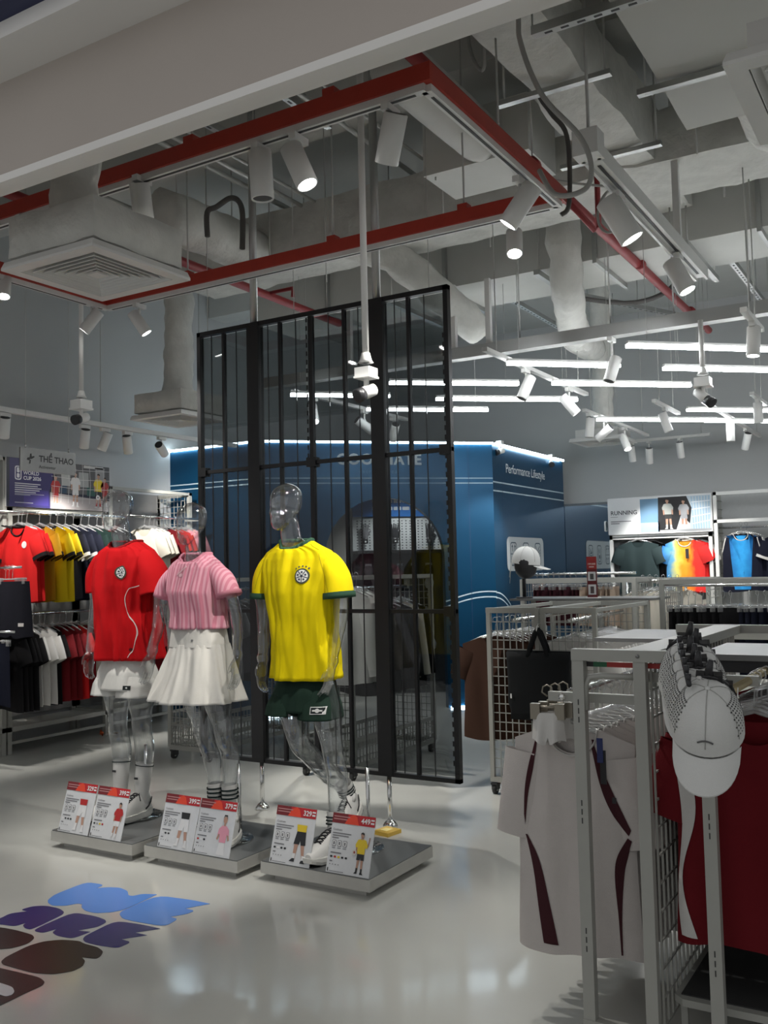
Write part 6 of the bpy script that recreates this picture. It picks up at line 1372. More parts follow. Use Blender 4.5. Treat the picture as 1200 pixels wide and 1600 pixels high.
li = bpy.data.lights.new('alcove_downlight', 'SPOT'); li.energy = 110; li.spot_size = R(110); li.spot_blend = .6; li.shadow_soft_size = .05
al = thing('alcove_downlight', 'small downlight inside the arched room', 'light', gl_(1.9, 2.78, .55)); part('housing', MB().tube([V(gl_(1.9, 2.80, .55)), V(gl_(1.9, 2.9, .55))], .05, 16), M_WHITE, al); part('stem', MB().cyl(gl_(1.9, 2.9, .55), gl_(1.9, ZC, .55), .006, 6), M_ROD, al); lo = link('alcove_downlight_beam', li, al, (0, 0, -.01)); lo.rotation_euler = (0, 0, 0)
# second arch furniture: rack glimpsed inside the alcove left
# ================================================================ MIDDLE RACK WITH WIRE ENDS
MY0, MY1 = 5.96, 7.15
mr_ = thing('rolling_rack', 'grey rolling rack with two wire grid end panels and brown shirts', 'clothes rack', (-2.4, 6.5, 0), 0, 'grey rolling clothes racks')
for x0, x1 in ((-2.79, -2.405), (-2.395, -2.01)):
    for y in (MY0, MY1):
        for x in (x0 + .016, x1 - .016): part('post', MB().box((x - .0145, y - .0145, .08), (x + .0145, y + .0145, 1.253)), M_GREY, mr_)
        part('top_bar', MB().box((x0, y - .016, 1.22), (x1, y + .016, 1.255)), M_GREY, mr_); part('bottom_bar', MB().box((x0, y - .016, .08), (x1, y + .016, .115)), M_GREY, mr_)
        part('wire_panel', wire_panel(x0 + .03, x1 - .03, .115, 1.22, y, MB(), .048, .003), M_GREY, mr_)
        caster(mr_, x0 + .03, y)
    xc = (x0 + x1) / 2
    part('hang_rail', MB().tube([(xc, MY0, 1.17), (xc, MY1, 1.17)], .012, 10), M_CHROME, mr_); part('base_bar', MB().box((xc - .015, MY0, .085), (xc + .015, MY1, .11)), M_GREY, mr_)
    part('side_bar', MB().box((x0 + .002, MY0, 1.225), (x0 + .028, MY1, 1.25)).box((x1 - .028, MY0, 1.225), (x1 - .002, MY1, 1.25)), M_GREY, mr_)
for k in range(9): P_BROWN.put((-2.76, 6.03 + .075 * k, 1.17), R(random.uniform(-4, 4)), 'brown shirt sticking out left of the wire end panel' if k == 0 else ORD[k] + ' brown shirt back on the wire ended rack', 'shirt', 'brown shirts on the wire ended rack')
for k in range(10): P_WHT.put((-2.19, 6.04 + .085 * k, 1.17), R(random.uniform(-5, 5)), ORD[k] + ' white shirt back behind the right wire end panel', 'shirt', 'white shirts on the wire ended rack')
M_BAG = fabric('bag_black', (.008, .009, .010))
for k, (x, y, z) in enumerate(((-2.385, 5.865, .965), (-2.395, 5.905, .975))):
    t = thing('tote_bag', 'black tote bag hung on the wire panel, front one' if k == 0 else 'black tote bag hung directly against the wire panel', 'bag', (x, y, z - .44), 0, 'black tote bags')
    mb = MB(); rows = []
    for j in range(9):
        v = j / 8; w = .225 - .012 * math.sin(PI * v) - .02 * (v > .8); d = .010 + .022 * math.sin(PI * min(1, v * 1.05)) ** .8
        rows.append([(x + w * sup(2 * PI * q / 32, 5)[0], y + d * sup(2 * PI * q / 32, 3)[1], z - .44 * v) for q in range(32)])
    mb.loft(rows[::-1], True, (True, True), True); part('body', mb, M_BAG, t)
    for dy in (-.012, .012): part('handle', MB().tube([(x - .07, y + dy, z - .03), (x - .055, y + dy, z + .03), (x - .015, y + dy, z + .125), (x, y + dy * .5, z + .14), (x + .015, y + dy, z + .125), (x + .055, y + dy, z + .03), (x + .07, y + dy, z - .03)], [(.004, .014)] * 7, 8, True, (0, 1, 0)), M_BAG, t)
    part('hook', MB().tube([(x, y - .01, z + .14), (x, y - .012, z + .17), (x, y + .04, z + .175), (x, y + .05, z + .15)], .004, 6), M_CHROME, t)
    part('label_tag', MB().box((x - .19, y - .034, z - .30), (x - .18, y - .031, z - .27)), M_WHITE2, t)
# display table plates over the middle rack, cap stand, sign
tb = thing('display_shelf', 'flat grey shelf plate behind the wire panels carrying the cap stand', 'shelf', (-2.5, 7.3, 1.25))
part('plate', MB().prism([(0, 0), (1.14, 0), (1.18, .04), (1.18, .5), (1.14, .54), (0, .54)], (-3.16, 7.2, 1.255), (1, 0, 0), (0, 1, 0), .018), M_BRUSH, tb)
part('support', MB().box((-2.99, 7.24, 0), (-2.96, 7.27, 1.255)).box((-2.06, 7.24, 0), (-2.03, 7.27, 1.255)).box((-2.99, 7.68, 0), (-2.96, 7.71, 1.255)).box((-2.06, 7.68, 0), (-2.03, 7.71, 1.255)), M_GREY, tb)
# ---- cap builder: worn orientation, opening at z = 0, front towards -y
def cap_parts(mat_, holes=True, droop=.016):
    out = []
    def dome(a, e, k=1.0):
        x, y = .082 * k * math.cos(a) * math.cos(e) ** .8, .098 * k * math.sin(a) * math.cos(e) ** .8
        return V((x, y, .118 * k * math.sin(e) ** .92 if e > 0 else 0))
    mb = MB(); rows = []
    for j in range(13): rows.append([dome(2 * PI * i / 36, PI / 2 * j / 12 * .995) for i in range(36)])
    inner = [[dome(2 * PI * i / 36, PI / 2 * j / 12 * .995, .965) for i in range(36)] for j in range(12, -1, -1)]
    mb.loft(rows, True, (False, True), True); mb.loft(inner, True, (True, False), True); out.append(('crown', mb.mesh('crown', mat_)))
    mb = MB(); top, bot = [], []
    for j in range(6):
        t_ = j / 5; rt, rb = [], []
        for i in range(21):
            a = R(205 + 130 * i / 20); w = math.sin(PI * i / 20) ** .6
            p = V((.083 * math.cos(a), .099 * math.sin(a), .002)); ext = .072 * w * t_
            q = V((p.x * (1 + .12 * t_ * w), p.y - ext, -.004 - droop * t_ * w - .020 * (p.x / .08) ** 2 * t_ * w)); rt.append(q); rb.append(q - V((0, 0, .0035)))
        top.append(rt); bot.append(rb)
    mb.loft(top, False, (False, False), True); mb.loft([r[::-1] for r in bot], False, (False, False), True); mb.loft([top[-1], bot[-1]], False, (False, False), False); out.append(('brim', mb.mesh('brim', mat_)))
    mb = MB()
    for k in range(6): a = 2 * PI * k / 6 + PI / 6 * 3; mb.tube([dome(a, PI / 2 * j / 10 * .99, 1.006) for j in range(1, 11)], .0012, 4)
    out.append(('seam', mb.mesh('seam', fabric('cap_seam', (.42, .42, .40)))))
    mb = MB(); mb.tube([(0, 0, .117), (0, 0, .122)], [.008, .005], 10); out.append(('button', mb.mesh('button', mat_)))
    if holes:
        mb = MB()
        for s in (0, PI):
            for i in range(11):
                for j in range(9):
                    a = s + R(-32 + i * 6.4 + (3.2 if j % 2 else 0)); e = R(14 + j * 5.2); p = dome(a, e, 1.012); n = (p - V((0, 0, .03))).normalized(); u = n.cross(V((0, 0, 1))).normalized() * .0024; w = n.cross(u).normalized() * .0024
                    mb.add([p + u * math.cos(q) + w * math.sin(q) for q in [2 * PI * k / 6 for k in range(6)]], [tuple(range(6))])
        out.append(('perforation', mb.mesh('perforation', fabric('cap_hole', (.06, .06, .06)))))
        mb = MB(); mb.tube([dome(R(258 + k * 4), R(16 + 3 * math.sin(PI * k / 6)), 1.012) for k in range(7)], .0022, 6); out.append(('logo', mb.mesh('logo', fabric('cap_logo', (.12, .12, .12)))))
    return out
C_CAP = fabric('cap_white', (0.66, 0.66, 0.64), .04, .6); CAP_H = cap_parts(C_CAP, True, .045); CAP_P = cap_parts(C_CAP, False)
def cap(parts_, name, label, loc, rot, group=None):
    t = thing(name, label, 'cap', loc, 0, group); t.rotation_euler = rot
    for n, m in parts_: lpart(n, m, t)
    return t
cs = thing('cap_stand', 'black head form stand under the white display cap', 'stand', (-3.05, 7.30, 1.273))
part('head_form', MB().limb([(-3.05, 7.30, 1.52), (-3.05, 7.30, 1.570)], [(.090, .104), (.092, .108)], 20), M_BLACKP, cs); part('neck', MB().tube([(-3.07, 7.30, 1.28), (-3.07, 7.30, 1.50), (-3.05, 7.30, 1.52)], .016, 10), M_BLACKP, cs); part('base', MB().cyl((-3.07, 7.30, 1.273), (-3.07, 7.30, 1.285), .07, 24), M_BLACKP, cs)
c = cap(CAP_P, 'baseball_cap', 'white cap on a black head form with a loose strap', (-3.05, 7.30, 1.555), (R(6), R(-4), R(121)))
c.scale = (1.22, 1.22, 1.22)
mb = MB(); mb.tube([(-.02, .095, .0), (-.02, .10, -.06), (-.015, .098, -.14)], [(.005, .0015)] * 3, 6); mb.tube([(.01, .095, 0), (.012, .10, -.05), (.03, .098, -.10)], [(.005, .0015)] * 3, 6); lpart('strap', mb.mesh('strap', C_CAP), c)
ss = thing('counter_sign', 'narrow dark red sign standing on the middle racks', 'sign', (-2.48, 7.25, 1.273)); O = V((-2.46, 7.26, 1.28))
part('board', MB().box((-2.515, 7.255, 1.28), (-2.435, 7.262, 1.60)), mat('sign_maroon', (.10, .012, .014), .4), ss); part('foot', MB().box((-2.525, 7.24, 1.273), (-2.425, 7.30, 1.28)), M_WHITE2, ss)
p = Print((-2.515, 7.254, 1.28), (1, 0, 0), (0, 0, 1)); p.rect((.25, .02, .02), 0, .22, .08, .32, 1); p.text((.6, .55, .5), '199.000', .008, .255, .020, 2, .01); p.rect((.5, .45, .4), .02, .235, .06, .243, 2); p.rect((.55, .55, .55), .008, .13, .072, .20, 1); p.rect((.06, .06, .06), .025, .14, .055, .185, 2); p.rect((.55, .55, .55), .008, .02, .072, .10, 1); p.rect((.08, .06, .06), .025, .03, .055, .085, 2); part('print', p, None, ss)

# ================================================================ BACK RACKS
def xrack(name, label, x0, x1, y0, y1, h, rails):
    t = thing(name, label, 'clothes rack', ((x0 + x1) / 2, (y0 + y1) / 2, 0), 0, 'grey rolling clothes racks')
    for x in (x0, x1):
        for y in (y0, y1): part('post', MB().box((x - .0185, y - .0185, .08), (x + .0185, y + .0185, h - .002)), M_GREY, t)
        part('end_bar', MB().box((x - .02, y0, h - .04), (x + .02, y1, h)).box((x - .02, y0, .08), (x + .02, y1, .12)), M_GREY, t)
        part('wire_panel', wire_panel(y0 + .02, y1 - .02, .12, h - .04, x, MB(), .06, .003, 'y'), M_GREY, t)
        for y in (y0 + .02, y1 - .02): caster(t, x, y)
    for y in (y0, y1): part('top_bar', MB().box((x0, y - .018, h - .04), (x1, y + .018, h)), M_GREY, t); part('bottom_bar', MB().box((x0, y - .018, .08), (x1, y + .018, .12)), M_GREY, t)
    for y, z in rails: part('hang_rail', MB().tube([(x0, y, z), (x1, y, z)], .012, 10), M_CHROME, t)
    return t
xrack('rolling_rack', 'grey rack of maroon and beige shorts behind the cap stand', -3.38, -2.36, 8.0, 8.5, 1.42, [(8.06, 1.46)])
for k in range(9): P_MSH.put((-3.26 + .052 * k, 8.06, 1.46), R(90 + random.uniform(-8, 8)), ORD[k] + ' from left, maroon shorts in the row behind the counter sign', 'shorts', 'maroon shorts on the back rack')
for k in range(6): P_BSH.put((-2.80 + .05 * k, 8.06, 1.46), R(90 + random.uniform(-8, 8)), ORD[k] + ' from left, beige shorts beside the maroon row', 'shorts', 'beige shorts on the back rack')
xrack('rolling_rack', 'grey rack of black shorts and cream tops in the middle distance', -2.72, -1.95, 8.9, 9.35, 1.40, [(9.0, 1.36)])
for k in range(8): P_BPANT.put((-2.66 + .045 * k, 8.98, 1.365), R(90 + random.uniform(-8, 8)), ORD[k] + ' from left, black shorts in the middle distance row', 'shorts', 'black shorts in the middle distance')
for k in range(6): P_LCREAM.put((-2.40 + .065 * k, 8.4 - .02 * k, 1.42), R(52 + random.uniform(-10, 10)), ORD[k] + ' from left, cream long top hanging edge on in the middle distance', 'shirt', 'cream tops in the middle distance')
ct = thing('clothes_rail', 'short chrome rail carrying the cream long tops', 'rail', (-2.3, 8.4, 0)); part('rail', MB().tube([(-2.55, 8.4, 1.385), (-2.02, 8.4, 1.385)], .012, 10), M_CHROME, ct); part('leg', MB().cyl((-2.03, 8.4, 0), (-2.03, 8.4, 1.385), .012, 8).cyl((-2.54, 8.4, 0), (-2.54, 8.4, 1.385), .012, 8), M_CHROME, ct)
xrack('rolling_rack', 'grey rack of black trousers on clip hangers at right', -1.97, -0.6, 7.4, 7.95, 1.41, [(7.5, 1.36)])
for k in range(8): P_BPANT.put((-1.84 + .052 * k, 7.46, 1.30), R(60 + random.uniform(-8, 8)), ORD[k] + ' from left, black trousers on clear clips below the rainbow shirt', 'trousers', 'black trousers on the right rack')
for k in range(6): P_LNAVY.put((-1.34 + .055 * k, 7.46, 1.30), R(60 + random.uniform(-8, 8)), ORD[k] + ' from left, dark navy trousers on clear clips at the right edge', 'trousers', 'navy trousers on the right rack')
ft = thing('display_shelf', 'low white rail frame in front of the black trousers', 'shelf', (-1.3, 6.9, 0)); part('frame', MB().box((-1.72, 6.85, 1.0), (-0.5, 6.89, 1.04)).box((-1.72, 6.85, 0), (-1.68, 6.89, 1.0)).box((-0.54, 6.85, 0), (-0.5, 6.89, 1.0)), M_GREY, ft); part('plate', MB().box((-1.72, 6.89, 1.0), (-0.5, 7.3, 1.02)), M_GREY, ft)

# ================================================================ BACK WALL FIXTURES
BY = 12.0
def back_unit(label, x0, x1, top, dark):
    t = thing('wall_rack', label, 'clothes rack', ((x0 + x1) / 2, 12.2, 0))
    for x in (x0 + .02, x1 - .02):
        part('post', MB().box((x - .02, BY, 0), (x + .02, BY + .04, top)), M_WHITE, t); part('side_wire', wire_panel(BY + .04, 12.42, .1, top, x, MB(), .08, .004, 'y'), M_GREY, t)
    part('top_bar', MB().box((x0, BY, top - .04), (x1, BY + .04, top)), M_WHITE, t); part('shelf', MB().box((x0, BY, 1.86), (x1, 12.42, 1.89)) if dark else MB().box((x0, BY, 2.02), (x1, BY + .03, 2.06)), M_WHITE, t)
    part('back_panel', MB().box((x0, 12.41, .1), (x1, 12.44, top)), mat('back_panel_dark', (.16, .165, .17), .6) if dark else mat('back_panel_light', (.45, .46, .46), .6), t)
    part('hang_rail', MB().tube([(x0, BY + .12, 1.90 if dark else 1.96), (x1, BY + .12, 1.90 if dark else 1.96)], .012, 8), M_CHROME, t); part('base', MB().box((x0, BY, 0), (x1, 12.42, .12)), M_GREY, t)
    return t
b1 = back_unit('white wall rack under the running poster', -3.84, -2.56, 1.92, True)
b2 = back_unit('white wall rack with the blue sleeveless shirt', -2.53, -1.20, 2.40, False)
pb = thing('poster_board', 'white running poster with two runners on black', 'poster', (-3.2, 12.0, 1.91))
part('board', MB().box((-3.84, BY - .03, 1.92), (-2.54, BY + .03, 2.39)), M_WHITE2, pb)
p = Print((-3.84, BY - .0305, 1.92), (1, 0, 0), (0, 0, 1)); p.rect((.62, .63, .64), 0, 0, 1.3, .47, 0)
p.rect((.13, .24, .36), .42, .02, .66, .44, 1); p.rect((.30, .42, .52), .42, .02, .66, .14, 2); p.poly((.012, .012, .014), [(.64, .02), (1.02, .02), (1.06, .30), (1.0, .45), (.65, .45)], 2); p.poly((.42, .50, .56), [(1.02, .02), (1.29, .02), (1.29, .45), (1.0, .45), (1.06, .30)], 2)
for k in range(7): p.line((.20, .36, .54), [(1.08 + k * .03, .04), (1.06 + k * .035, .44)], .008, 3)
for k in range(4): p.line((.6, .65, .7), [(1.06, .10 + k * .09), (1.28, .14 + k * .08)], .012, 4)
p.poly((.5, .52, .53), [(.86, .02), (1.03, .02), (1.04, .10), (.93, .22)], 3); p.rect((.3, .31, .32), .66, .015, 1.29, .04, 4)
figure(p, .78, .05, .38, (.38, .40, .38), (.03, .03, .03), l=5, lean=-.05); figure(p, .97, .05, .36, (.30, .31, .33), (.28, .29, .31), l=5, lean=-.03)
p.text((.05, .05, .06), 'RUNNING', .035, .255, .075, 2, .015); p.rect((.25, .25, .26), .035, .225, .13, .232, 2); p.rect((.12, .12, .13), .035, .165, .30, .175, 2); p.rect((.12, .12, .13), .035, .14, .15, .150, 2)
part('print', p, None, pb)
P_TEAL = mk_shirt('dark_teal_shirt', C_TEAL, None, 31, w=.52, L=.68); P_TEAL.put((-3.47, BY + .0, 1.95), 0, 'dark teal shirt under the running poster', 'shirt'); P_BLACK.put((-3.38, BY + .10, 1.95), R(-6), 'black shirt just behind the dark teal one', 'shirt')
def ramp_fabric(name, stops, axis=0, lo=-.26, hi=.26, wob=.06):
    m = fabric(name, (.5, .5, .5)); nt = m.node_tree; L = nt.links; b = nt.nodes['Principled BSDF']; tc = [n for n in nt.nodes if n.type == 'TEX_COORD'][0]
    nz = nt.nodes.new('ShaderNodeTexNoise'); nz.inputs['Scale'].default_value = 9; L.new(tc.outputs['Object'], nz.inputs['Vector'])
    sx = nt.nodes.new('ShaderNodeSeparateXYZ'); L.new(tc.outputs['Object'], sx.inputs[0]); ad = nt.nodes.new('ShaderNodeMath'); ad.operation = 'MULTIPLY_ADD'; ad.inputs[1].default_value = wob * 2; L.new(nz.outputs['Fac'], ad.inputs[0]); L.new(sx.outputs[axis], ad.inputs[2])
    mp = nt.nodes.new('ShaderNodeMapRange'); mp.inputs['From Min'].default_value = lo + wob; mp.inputs['From Max'].default_value = hi + wob; L.new(ad.outputs[0], mp.inputs['Value'])
    cr = nt.nodes.new('ShaderNodeValToRGB'); el = cr.color_ramp.elements
    while len(el) < len(stops): el.new(.5)
    for e_, (q, c_) in zip(el, stops): e_.position = q; e_.color = (*c_, 1)
    L.new(mp.outputs['Result'], cr.inputs['Fac']); L.new(cr.outputs['Color'], b.inputs['Base Color']); return m
M_RAIN = ramp_fabric('rainbow', [(0, (.03, .16, .42)), (.18, (.10, .30, .48)), (.30, (.55, .50, .12)), (.45, (.70, .28, .02)), (.62, (.72, .22, .02)), (.72, (.65, .03, .02)), (1, (.62, .03, .03))])
P_RAIN = mk_shirt('rainbow_shirt', M_RAIN, fabric('rain_collar', (.6, .55, .45)), 33, w=.48, L=.66); o_ = P_RAIN.put((-2.89, BY + .0, 1.95), 0, 'blue to orange to red gradient shirt under the running poster', 'shirt')
lpart('swing_tag', MB().box((.02, -.062, -.24), (.06, -.059, -.12)).mesh('swing_tag', M_BLACKP), o_); P_WHT.put((-2.80, BY + .10, 1.95), R(-8), 'white shirt just behind the gradient one', 'shirt'); P_RED.put((-2.84, BY + .06, 1.95), R(-4), 'red shirt peeking out behind the gradient one', 'shirt')
M_STREAK = ramp_fabric('blue_streak', [(0, (.01, .03, .08)), (.25, (.02, .16, .42)), (.5, (.03, .30, .66)), (.75, (.02, .18, .48)), (1, (.01, .03, .08))], 0, -.25, .25, .10)
def tank_proto():
    g = shirt_geo(w=.46, L=.70, sleeve='none', seed=34, tank=True, thick=.04); bv = g.bvh(); ex = []
    mb = MB(); ribbon(bv, lambda t: (-.14 + .05 * t, -.03 - .66 * t), lambda t: (.14 - .05 * t, -.03 - .66 * t), mb, 24); ex.append(('front_panel', mb.mesh('front_panel', M_STREAK)))
    mb = MB(); mb.tube(project(bv, [(.087 * math.cos(PI * q / 14), -.1, -.088 * math.sin(PI * q / 14) - .002) for q in range(15)], (0, 1, 0), .3, .002), .006, 8)
    for s in (-1, 1): mb.tube([(s * (.225 - .045 * (1 - v / .28)), -.006, -.055 * (1 - v) - .70 * v) for v in (0, .06, .12, .18, .24, .29)], .006, 8)
    ex.append(('white_trim', mb.mesh('white_trim', C_WHITE))); return Proto(g, C_NAVY, 'sleeveless_shirt', HANGER, ex)
P_TANK = tank_proto(); P_TANK.put((-2.22, BY + .0, 2.0), 0, 'bright blue sleeveless sports shirt with white trim', 'shirt'); P_TANK.put((-2.17, BY + .07, 2.0), R(-5), 'second sleeveless shirt tucked behind the bright blue one', 'shirt'); P_NAVY.put((-1.72, BY, 1.98), R(5), 'dark shirt cut off at the right edge beside the blue one', 'shirt')
P_GREYS.put((-3.66, BY + .14, 1.95), R(5), 'grey shirt behind the dark teal one', 'shirt')

# ================================================================ FOREGROUND RACK
FG = thing('rolling_rack', 'large grey rack in the right foreground with white and dark red shirts', 'clothes rack', (-.87, 3.6, 0), 0, 'grey rolling clothes racks')
FY_0, FY_1, FT = 2.98, 4.32, 1.255
for y in (FY_0, FY_1):
    for x in (-1.07, -.87, -.675):
        o_ = part('post', MB().box((x - .019, y - .017, .06), (x + .019, y + .017, FT - .03)), M_GREY, FG)
        if y == FY_0 and x != -.87:
            mb = MB()
            for z0 in (.30, .70, 1.02):
                for k in range(3): mb.box((x - .003, y - .0176, z0 + k * .028), (x + .001, y - .0168, z0 + k * .028 + .018))
            lpart('slot', mb.mesh('slot', M_SLOT, org(o_)), o_)
    part('top_bar', MB().box((-1.09, y - .02, FT - .036), (-.655, y + .02, FT)), M_GREY, FG); part('foot_bar', MB().box((-1.09, y - .02, .06), (-.655, y + .02, .09)), M_GREY, FG)
    for x in (-1.07, -.675): caster(FG, x, y + (.03 if y < 3 else -.03), .062)
part('screw', MB().cyl((-.872, FY_0 - .024, FT - .018), (-.872, FY_0 - .018, FT - .018), .006, 10), M_BRUSH, FG)
part('top_beam', MB().box((-.925, FY_0 + .02, FT - .035), (-.815, FY_1 - .02, FT - .001)), M_GREY, FG)
part('wire_panel', wire_panel(FY_0 + .03, FY_1 - .02, .10, FT - .04, -.846, MB(), .052, .0032, 'y', 1.6), M_GREY, FG)
part('corner_brace', MB().tube([(-1.05, FY_0, 1.06), (-1.05, FY_0 + .0, 1.14), (-1.035, FY_0, 1.165), (-1.0, FY_0, 1.17), (-.89, FY_0, 1.17)], .010, 8), M_GREY, FG)
part('cross_bar', MB().box((-1.20, FY_0 + .05, 1.075), (-.87, FY_0 + .075, 1.105)), M_GREY, FG); part('cross_bar', MB().box((-1.20, FY_1 - .075, 1.075), (-.87, FY_1 - .05, 1.105)), M_GREY, FG)
part('hang_rail', MB().tube([(-1.15, FY_0 + .04, 1.09), (-1.15, FY_1, 1.09)], .012, 10), M_CHROME, FG)
part('cross_bar', MB().box((-.87, FY_0 + .05, 1.15), (-.53, FY_0 + .075, 1.18)), M_GREY, FG)
part('hang_rail', MB().tube([(-.56, FY_0 - .2, 1.165), (-.56, FY_1, 1.165)], .013, 12), mat('brass_rail', (.45, .38, .24), .3, .8), FG)
part('top_shelf', MB().prism([(0, 0), (.30, 0), (.30, .60), (.0, .60)], (-1.37, 4.02, 1.195), (1, 0, 0), (0, 1, 0), .016), M_BRUSH, FG)
part('top_shelf', MB().prism([(.0, 0), (.52, 0), (.55, .04), (.55, .5), (0, .5)], (-.78, 3.34, 1.195), (1, 0, 0), (0, 1, 0), .02), M_BRUSH, FG); part('shelf_core', MB().box((-.77, 3.35, 1.155), (-.25, 3.83, 1.195)), M_BLACKP, FG)
part('base_shelf', MB().prism([(0, .03), (.03, 0), (.62, 0), (.62, 1.2), (0, 1.2)], (-.83, 3.05, .155), (1, 0, 0), (0, 1, 0), .022), M_GREY, FG); part('base_shelf_mat', MB().box((-.81, 3.08, .177), (-.22, 4.2, .181)), M_DARK, FG)
part('base_leg', MB().box((-.81, 3.07, .06), (-.79, 3.09, .155)).box((-.25, 3.07, 0), (-.23, 3.09, .155)).box((-.25, 4.2, 0), (-.23, 4.22, .155)), M_GREY, FG)
part('edge_strip', MB().box((-1.03, FY_0 + .022, 1.196), (-.985, FY_0 + .026, 1.212)), mat('strip_green', (.02, .14, .06), .5), FG); part('edge_strip', MB().box((-.985, FY_0 + .022, 1.196), (-.80, FY_0 + .026, 1.212)), mat('strip_red', (.42, .03, .025), .5), FG); part('edge_strip', MB().box((-1.06, FY_0 + .022, 1.196), (-1.03, FY_0 + .026, 1.212)), M_BLACKP, FG)
# white shirts with maroon side stripes
g = shirt_geo(w=.42, L=.745, seed=50, thick=.036, neck=.085, slope=.045, nu=48, nv=44, fold=.010, sl=.29, out=.045); bv = g.bvh(); ex = []
X_ = lambda px: (px - 815) * .00227 - .198
Z_ = lambda py: .933 - (py - 1150) * .00218 - .975
def curve(pts):
    P_ = [(X_(a), Z_(b)) for a, b in pts]
    def f(t):
        k = min(len(P_) - 2, int(t * (len(P_) - 1))); u = t * (len(P_) - 1) - k
        a, b, c_, d = P_[max(k - 1, 0)], P_[k], P_[k + 1], P_[min(k + 2, len(P_) - 1)]
        return tuple(.5 * (2 * b[i] + (c_[i] - a[i]) * u + (2 * a[i] - 5 * b[i] + 4 * c_[i] - d[i]) * u * u + (3 * b[i] - a[i] - 3 * c_[i] + d[i]) * u ** 3) for i in (0, 1))
    return f
M_STR = fabric('maroon_stripe', (.050, .014, .018))
for c1, c2 in (([(845, 1150), (835, 1190), (829, 1225), (826, 1268)], [(848, 1150), (842, 1195), (834, 1235), (827, 1285)]), ([(826, 1300), (838, 1350), (846, 1420), (853, 1478)], [(829, 1300), (850, 1338), (864, 1405), (877, 1480)]),
               ([(929, 1148), (945, 1215), (962, 1255), (984, 1285)], [(933, 1148), (955, 1205), (974, 1245), (988, 1276)]), ([(982, 1288), (966, 1318), (962, 1350), (965, 1410), (967, 1478)], [(988, 1292), (981, 1316), (975, 1345), (970, 1405), (969, 1478)])):
    mb = MB(); ribbon(bv, curve(c1), curve(c2), mb, 30, -.2, .0025); ex.append(('side_stripe', mb.mesh('side_stripe', M_STR)))
mb = MB(); mb.tube(project(bv, [(.087 * math.cos(PI * q / 20), -.1, -.090 * math.sin(PI * q / 20) - .003) for q in range(21)], (0, 1, 0), .3, .001), [(.009, .003)] * 21, 8, True, (0, 1, 0)); mb.tube([(.086 * math.cos(PI * q / 12), .012, -.016 * math.sin(PI * q / 12)) for q in range(13)], [(.010, .003)] * 13, 8, True, (0, 1, 0)); ex.append(('collar', mb.mesh('collar', C_WHITE)))
mb = MB(); patch_quad(bv, .135, -.235, .150, -.215, -.1, mb, 2, 2); ex.append(('logo', mb.mesh('logo', M_BLACKP)))
P_FGW = Proto(g, fabric('hang_warm_white', (.53, .49, .465)), 'striped_white_shirt', hanger_geo(.30).mesh('hanger', M_HANG), ex)
random.seed(3)
for k in range(15):
    o_ = P_FGW.put((-1.148 + random.uniform(-.006, .006) + .004 * k, 3.12 + .066 * k, 1.09), R(random.uniform(-3, 3) + (2 if k == 0 else 0)), 'front white shirt with curved maroon side stripes on the foreground rack' if k == 0 else ORD[k] + ' white striped shirt back on the foreground rack', 'shirt', 'white striped shirts on the foreground rack')
    if k == 0:
        lpart('swing_tag', MB().box((.105, -.05, -.17), (.125, -.047, -.06)).mesh('swing_tag', M_BLACKP), o_); lpart('swing_tag', MB().box((.098, -.056, -.10), (.118, -.053, -.02)).mesh('swing_tag_blue', mat('tag_navy', (.02, .03, .12), .5)), o_)
P_CLIPW = badge_shorts('white_shorts', C_WHITE, 60, .11, .10, False); P_CLIPW.hang = clip_hanger_geo(.10, .06).mesh('clip_hanger', mat('gold_clip', (.26, .235, .19), .35, .7))
for k in range(3): P_CLIPW.put((-1.215 + .01 * k, 3.06 + .05 * k, 1.145), R(8), ORD[k] + ' white garment clipped at the foreground rack end', 'garment', 'clipped garments at the rack end')
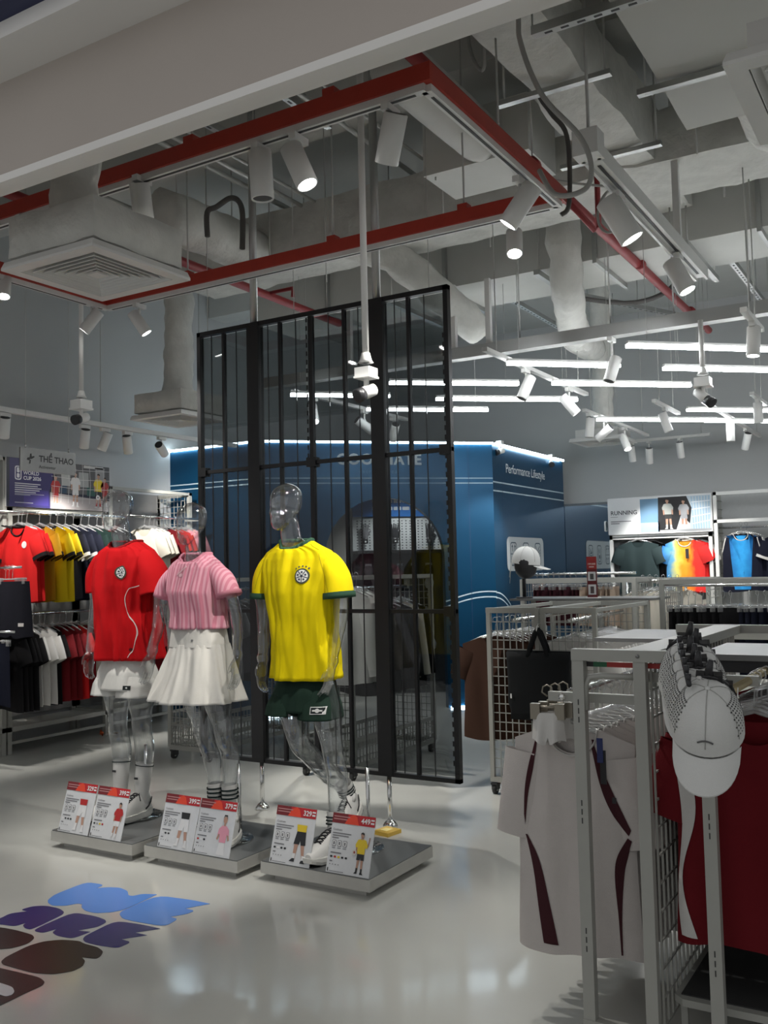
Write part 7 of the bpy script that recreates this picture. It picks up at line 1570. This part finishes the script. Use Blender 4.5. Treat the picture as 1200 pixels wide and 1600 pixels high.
# dark red shirts on the right rail
C_DR2 = fabric('deep_red', (.13, .006, .010)); g = shirt_geo(w=.50, L=.70, seed=70, thick=.045, nu=30, nv=26, fold=.016, sl=.22); bv = g.bvh(); mb = MB(); ribbon(bv, lambda t: (-.235 + .012 * math.sin(6 * t), -.16 - .52 * t), lambda t: (-.205 + .025 * math.sin(7 * t), -.16 - .52 * t), mb, 26, -.2, .003)
for s in (1,): pass
P_FGR = Proto(g, C_DR2, 'dark_red_jersey', HANGER, [('side_panel', mb.mesh('side_panel', C_WHITE))])
for k in range(14): P_FGR.put((-.56 + random.uniform(-.008, .008), 3.09 + .075 * k, 1.165), R(random.uniform(-5, 5)), 'front dark red jersey with white side panel at the right edge' if k == 0 else ORD[k] + ' dark red jersey back at the right edge', 'shirt', 'dark red jerseys on the foreground rack')
# waterfall arm with white caps
wa = thing('cap_hook_arm', 'black sloping arm holding the row of white caps', 'hook arm', (-.66, 2.98, 1.25))
part('arm', MB().tube([(-.735, 2.96, 1.235), (-.735, 2.93, 1.29), (-.630, 2.60, 1.20)], .007, 8), M_BLACKP, wa)
for k in range(6): q = V((-.725, 2.90, 1.285)).lerp(V((-.636, 2.62, 1.205)), k / 5); part('stopper', MB().tube([q + V((0, 0, -.002)), q + V((0, 0, .022))], [.006, .008], 8), M_BLACKP, wa)
for k in range(6):
    q = V((-.735, 2.92, 1.290)).lerp(V((-.628, 2.64, 1.205)), k / 5)
    lb = 'nearest white perforated cap hanging with its brim down' if k == 5 else ('white cap directly behind the nearest one' if k == 4 else ('farthest white cap by the rack top bar' if k == 0 else ORD[5 - k] + ' white perforated cap back in the hanging row'))
    c = cap(CAP_H, 'perforated_cap', lb, tuple(q + V((.022, .045, -.135))), (R(27 + random.uniform(-4, 4)), R(random.uniform(-5, 5)), R(14 + random.uniform(-5, 5))), 'white caps on the sloping arm'); c.scale = (1.16, 1.16, 1.16)
    mb = MB(); rx = lambda x, y, z: (x, y, z)
    mb.tube([(-.062, .080, .015), (-.045, .088, .060), (-.018, .070, .098), (0, .060, .108), (.018, .070, .098), (.045, .088, .060), (.062, .080, .015)], [(.012, .007)] * 7, 8, True, (0, 0, 1))
    mb.tube([(0, .060, .108), (0, .058, .130), (.004, .070, .150)], [(.012, .006), (.009, .006), (.006, .006)], 8, True, (1, 0, 0)); mb.box((-.030, .060, .085), (.030, .078, .112)); mb.box((-.052, .075, .050), (-.028, .095, .078)); mb.box((.028, .075, .050), (.052, .095, .078))
    lpart('plastic_hook', mb.mesh('plastic_hook', M_BLACKP), c, None, 'black plastic hook')
tg = cap
o_ = [o for o in bpy.data.objects if o.name.startswith('perforated_cap')][-1]
lpart('swing_tag', MB().box((.062, .02, .02), (.064, .10, .055)).mesh('swing_tag', M_WHITE2), o_)
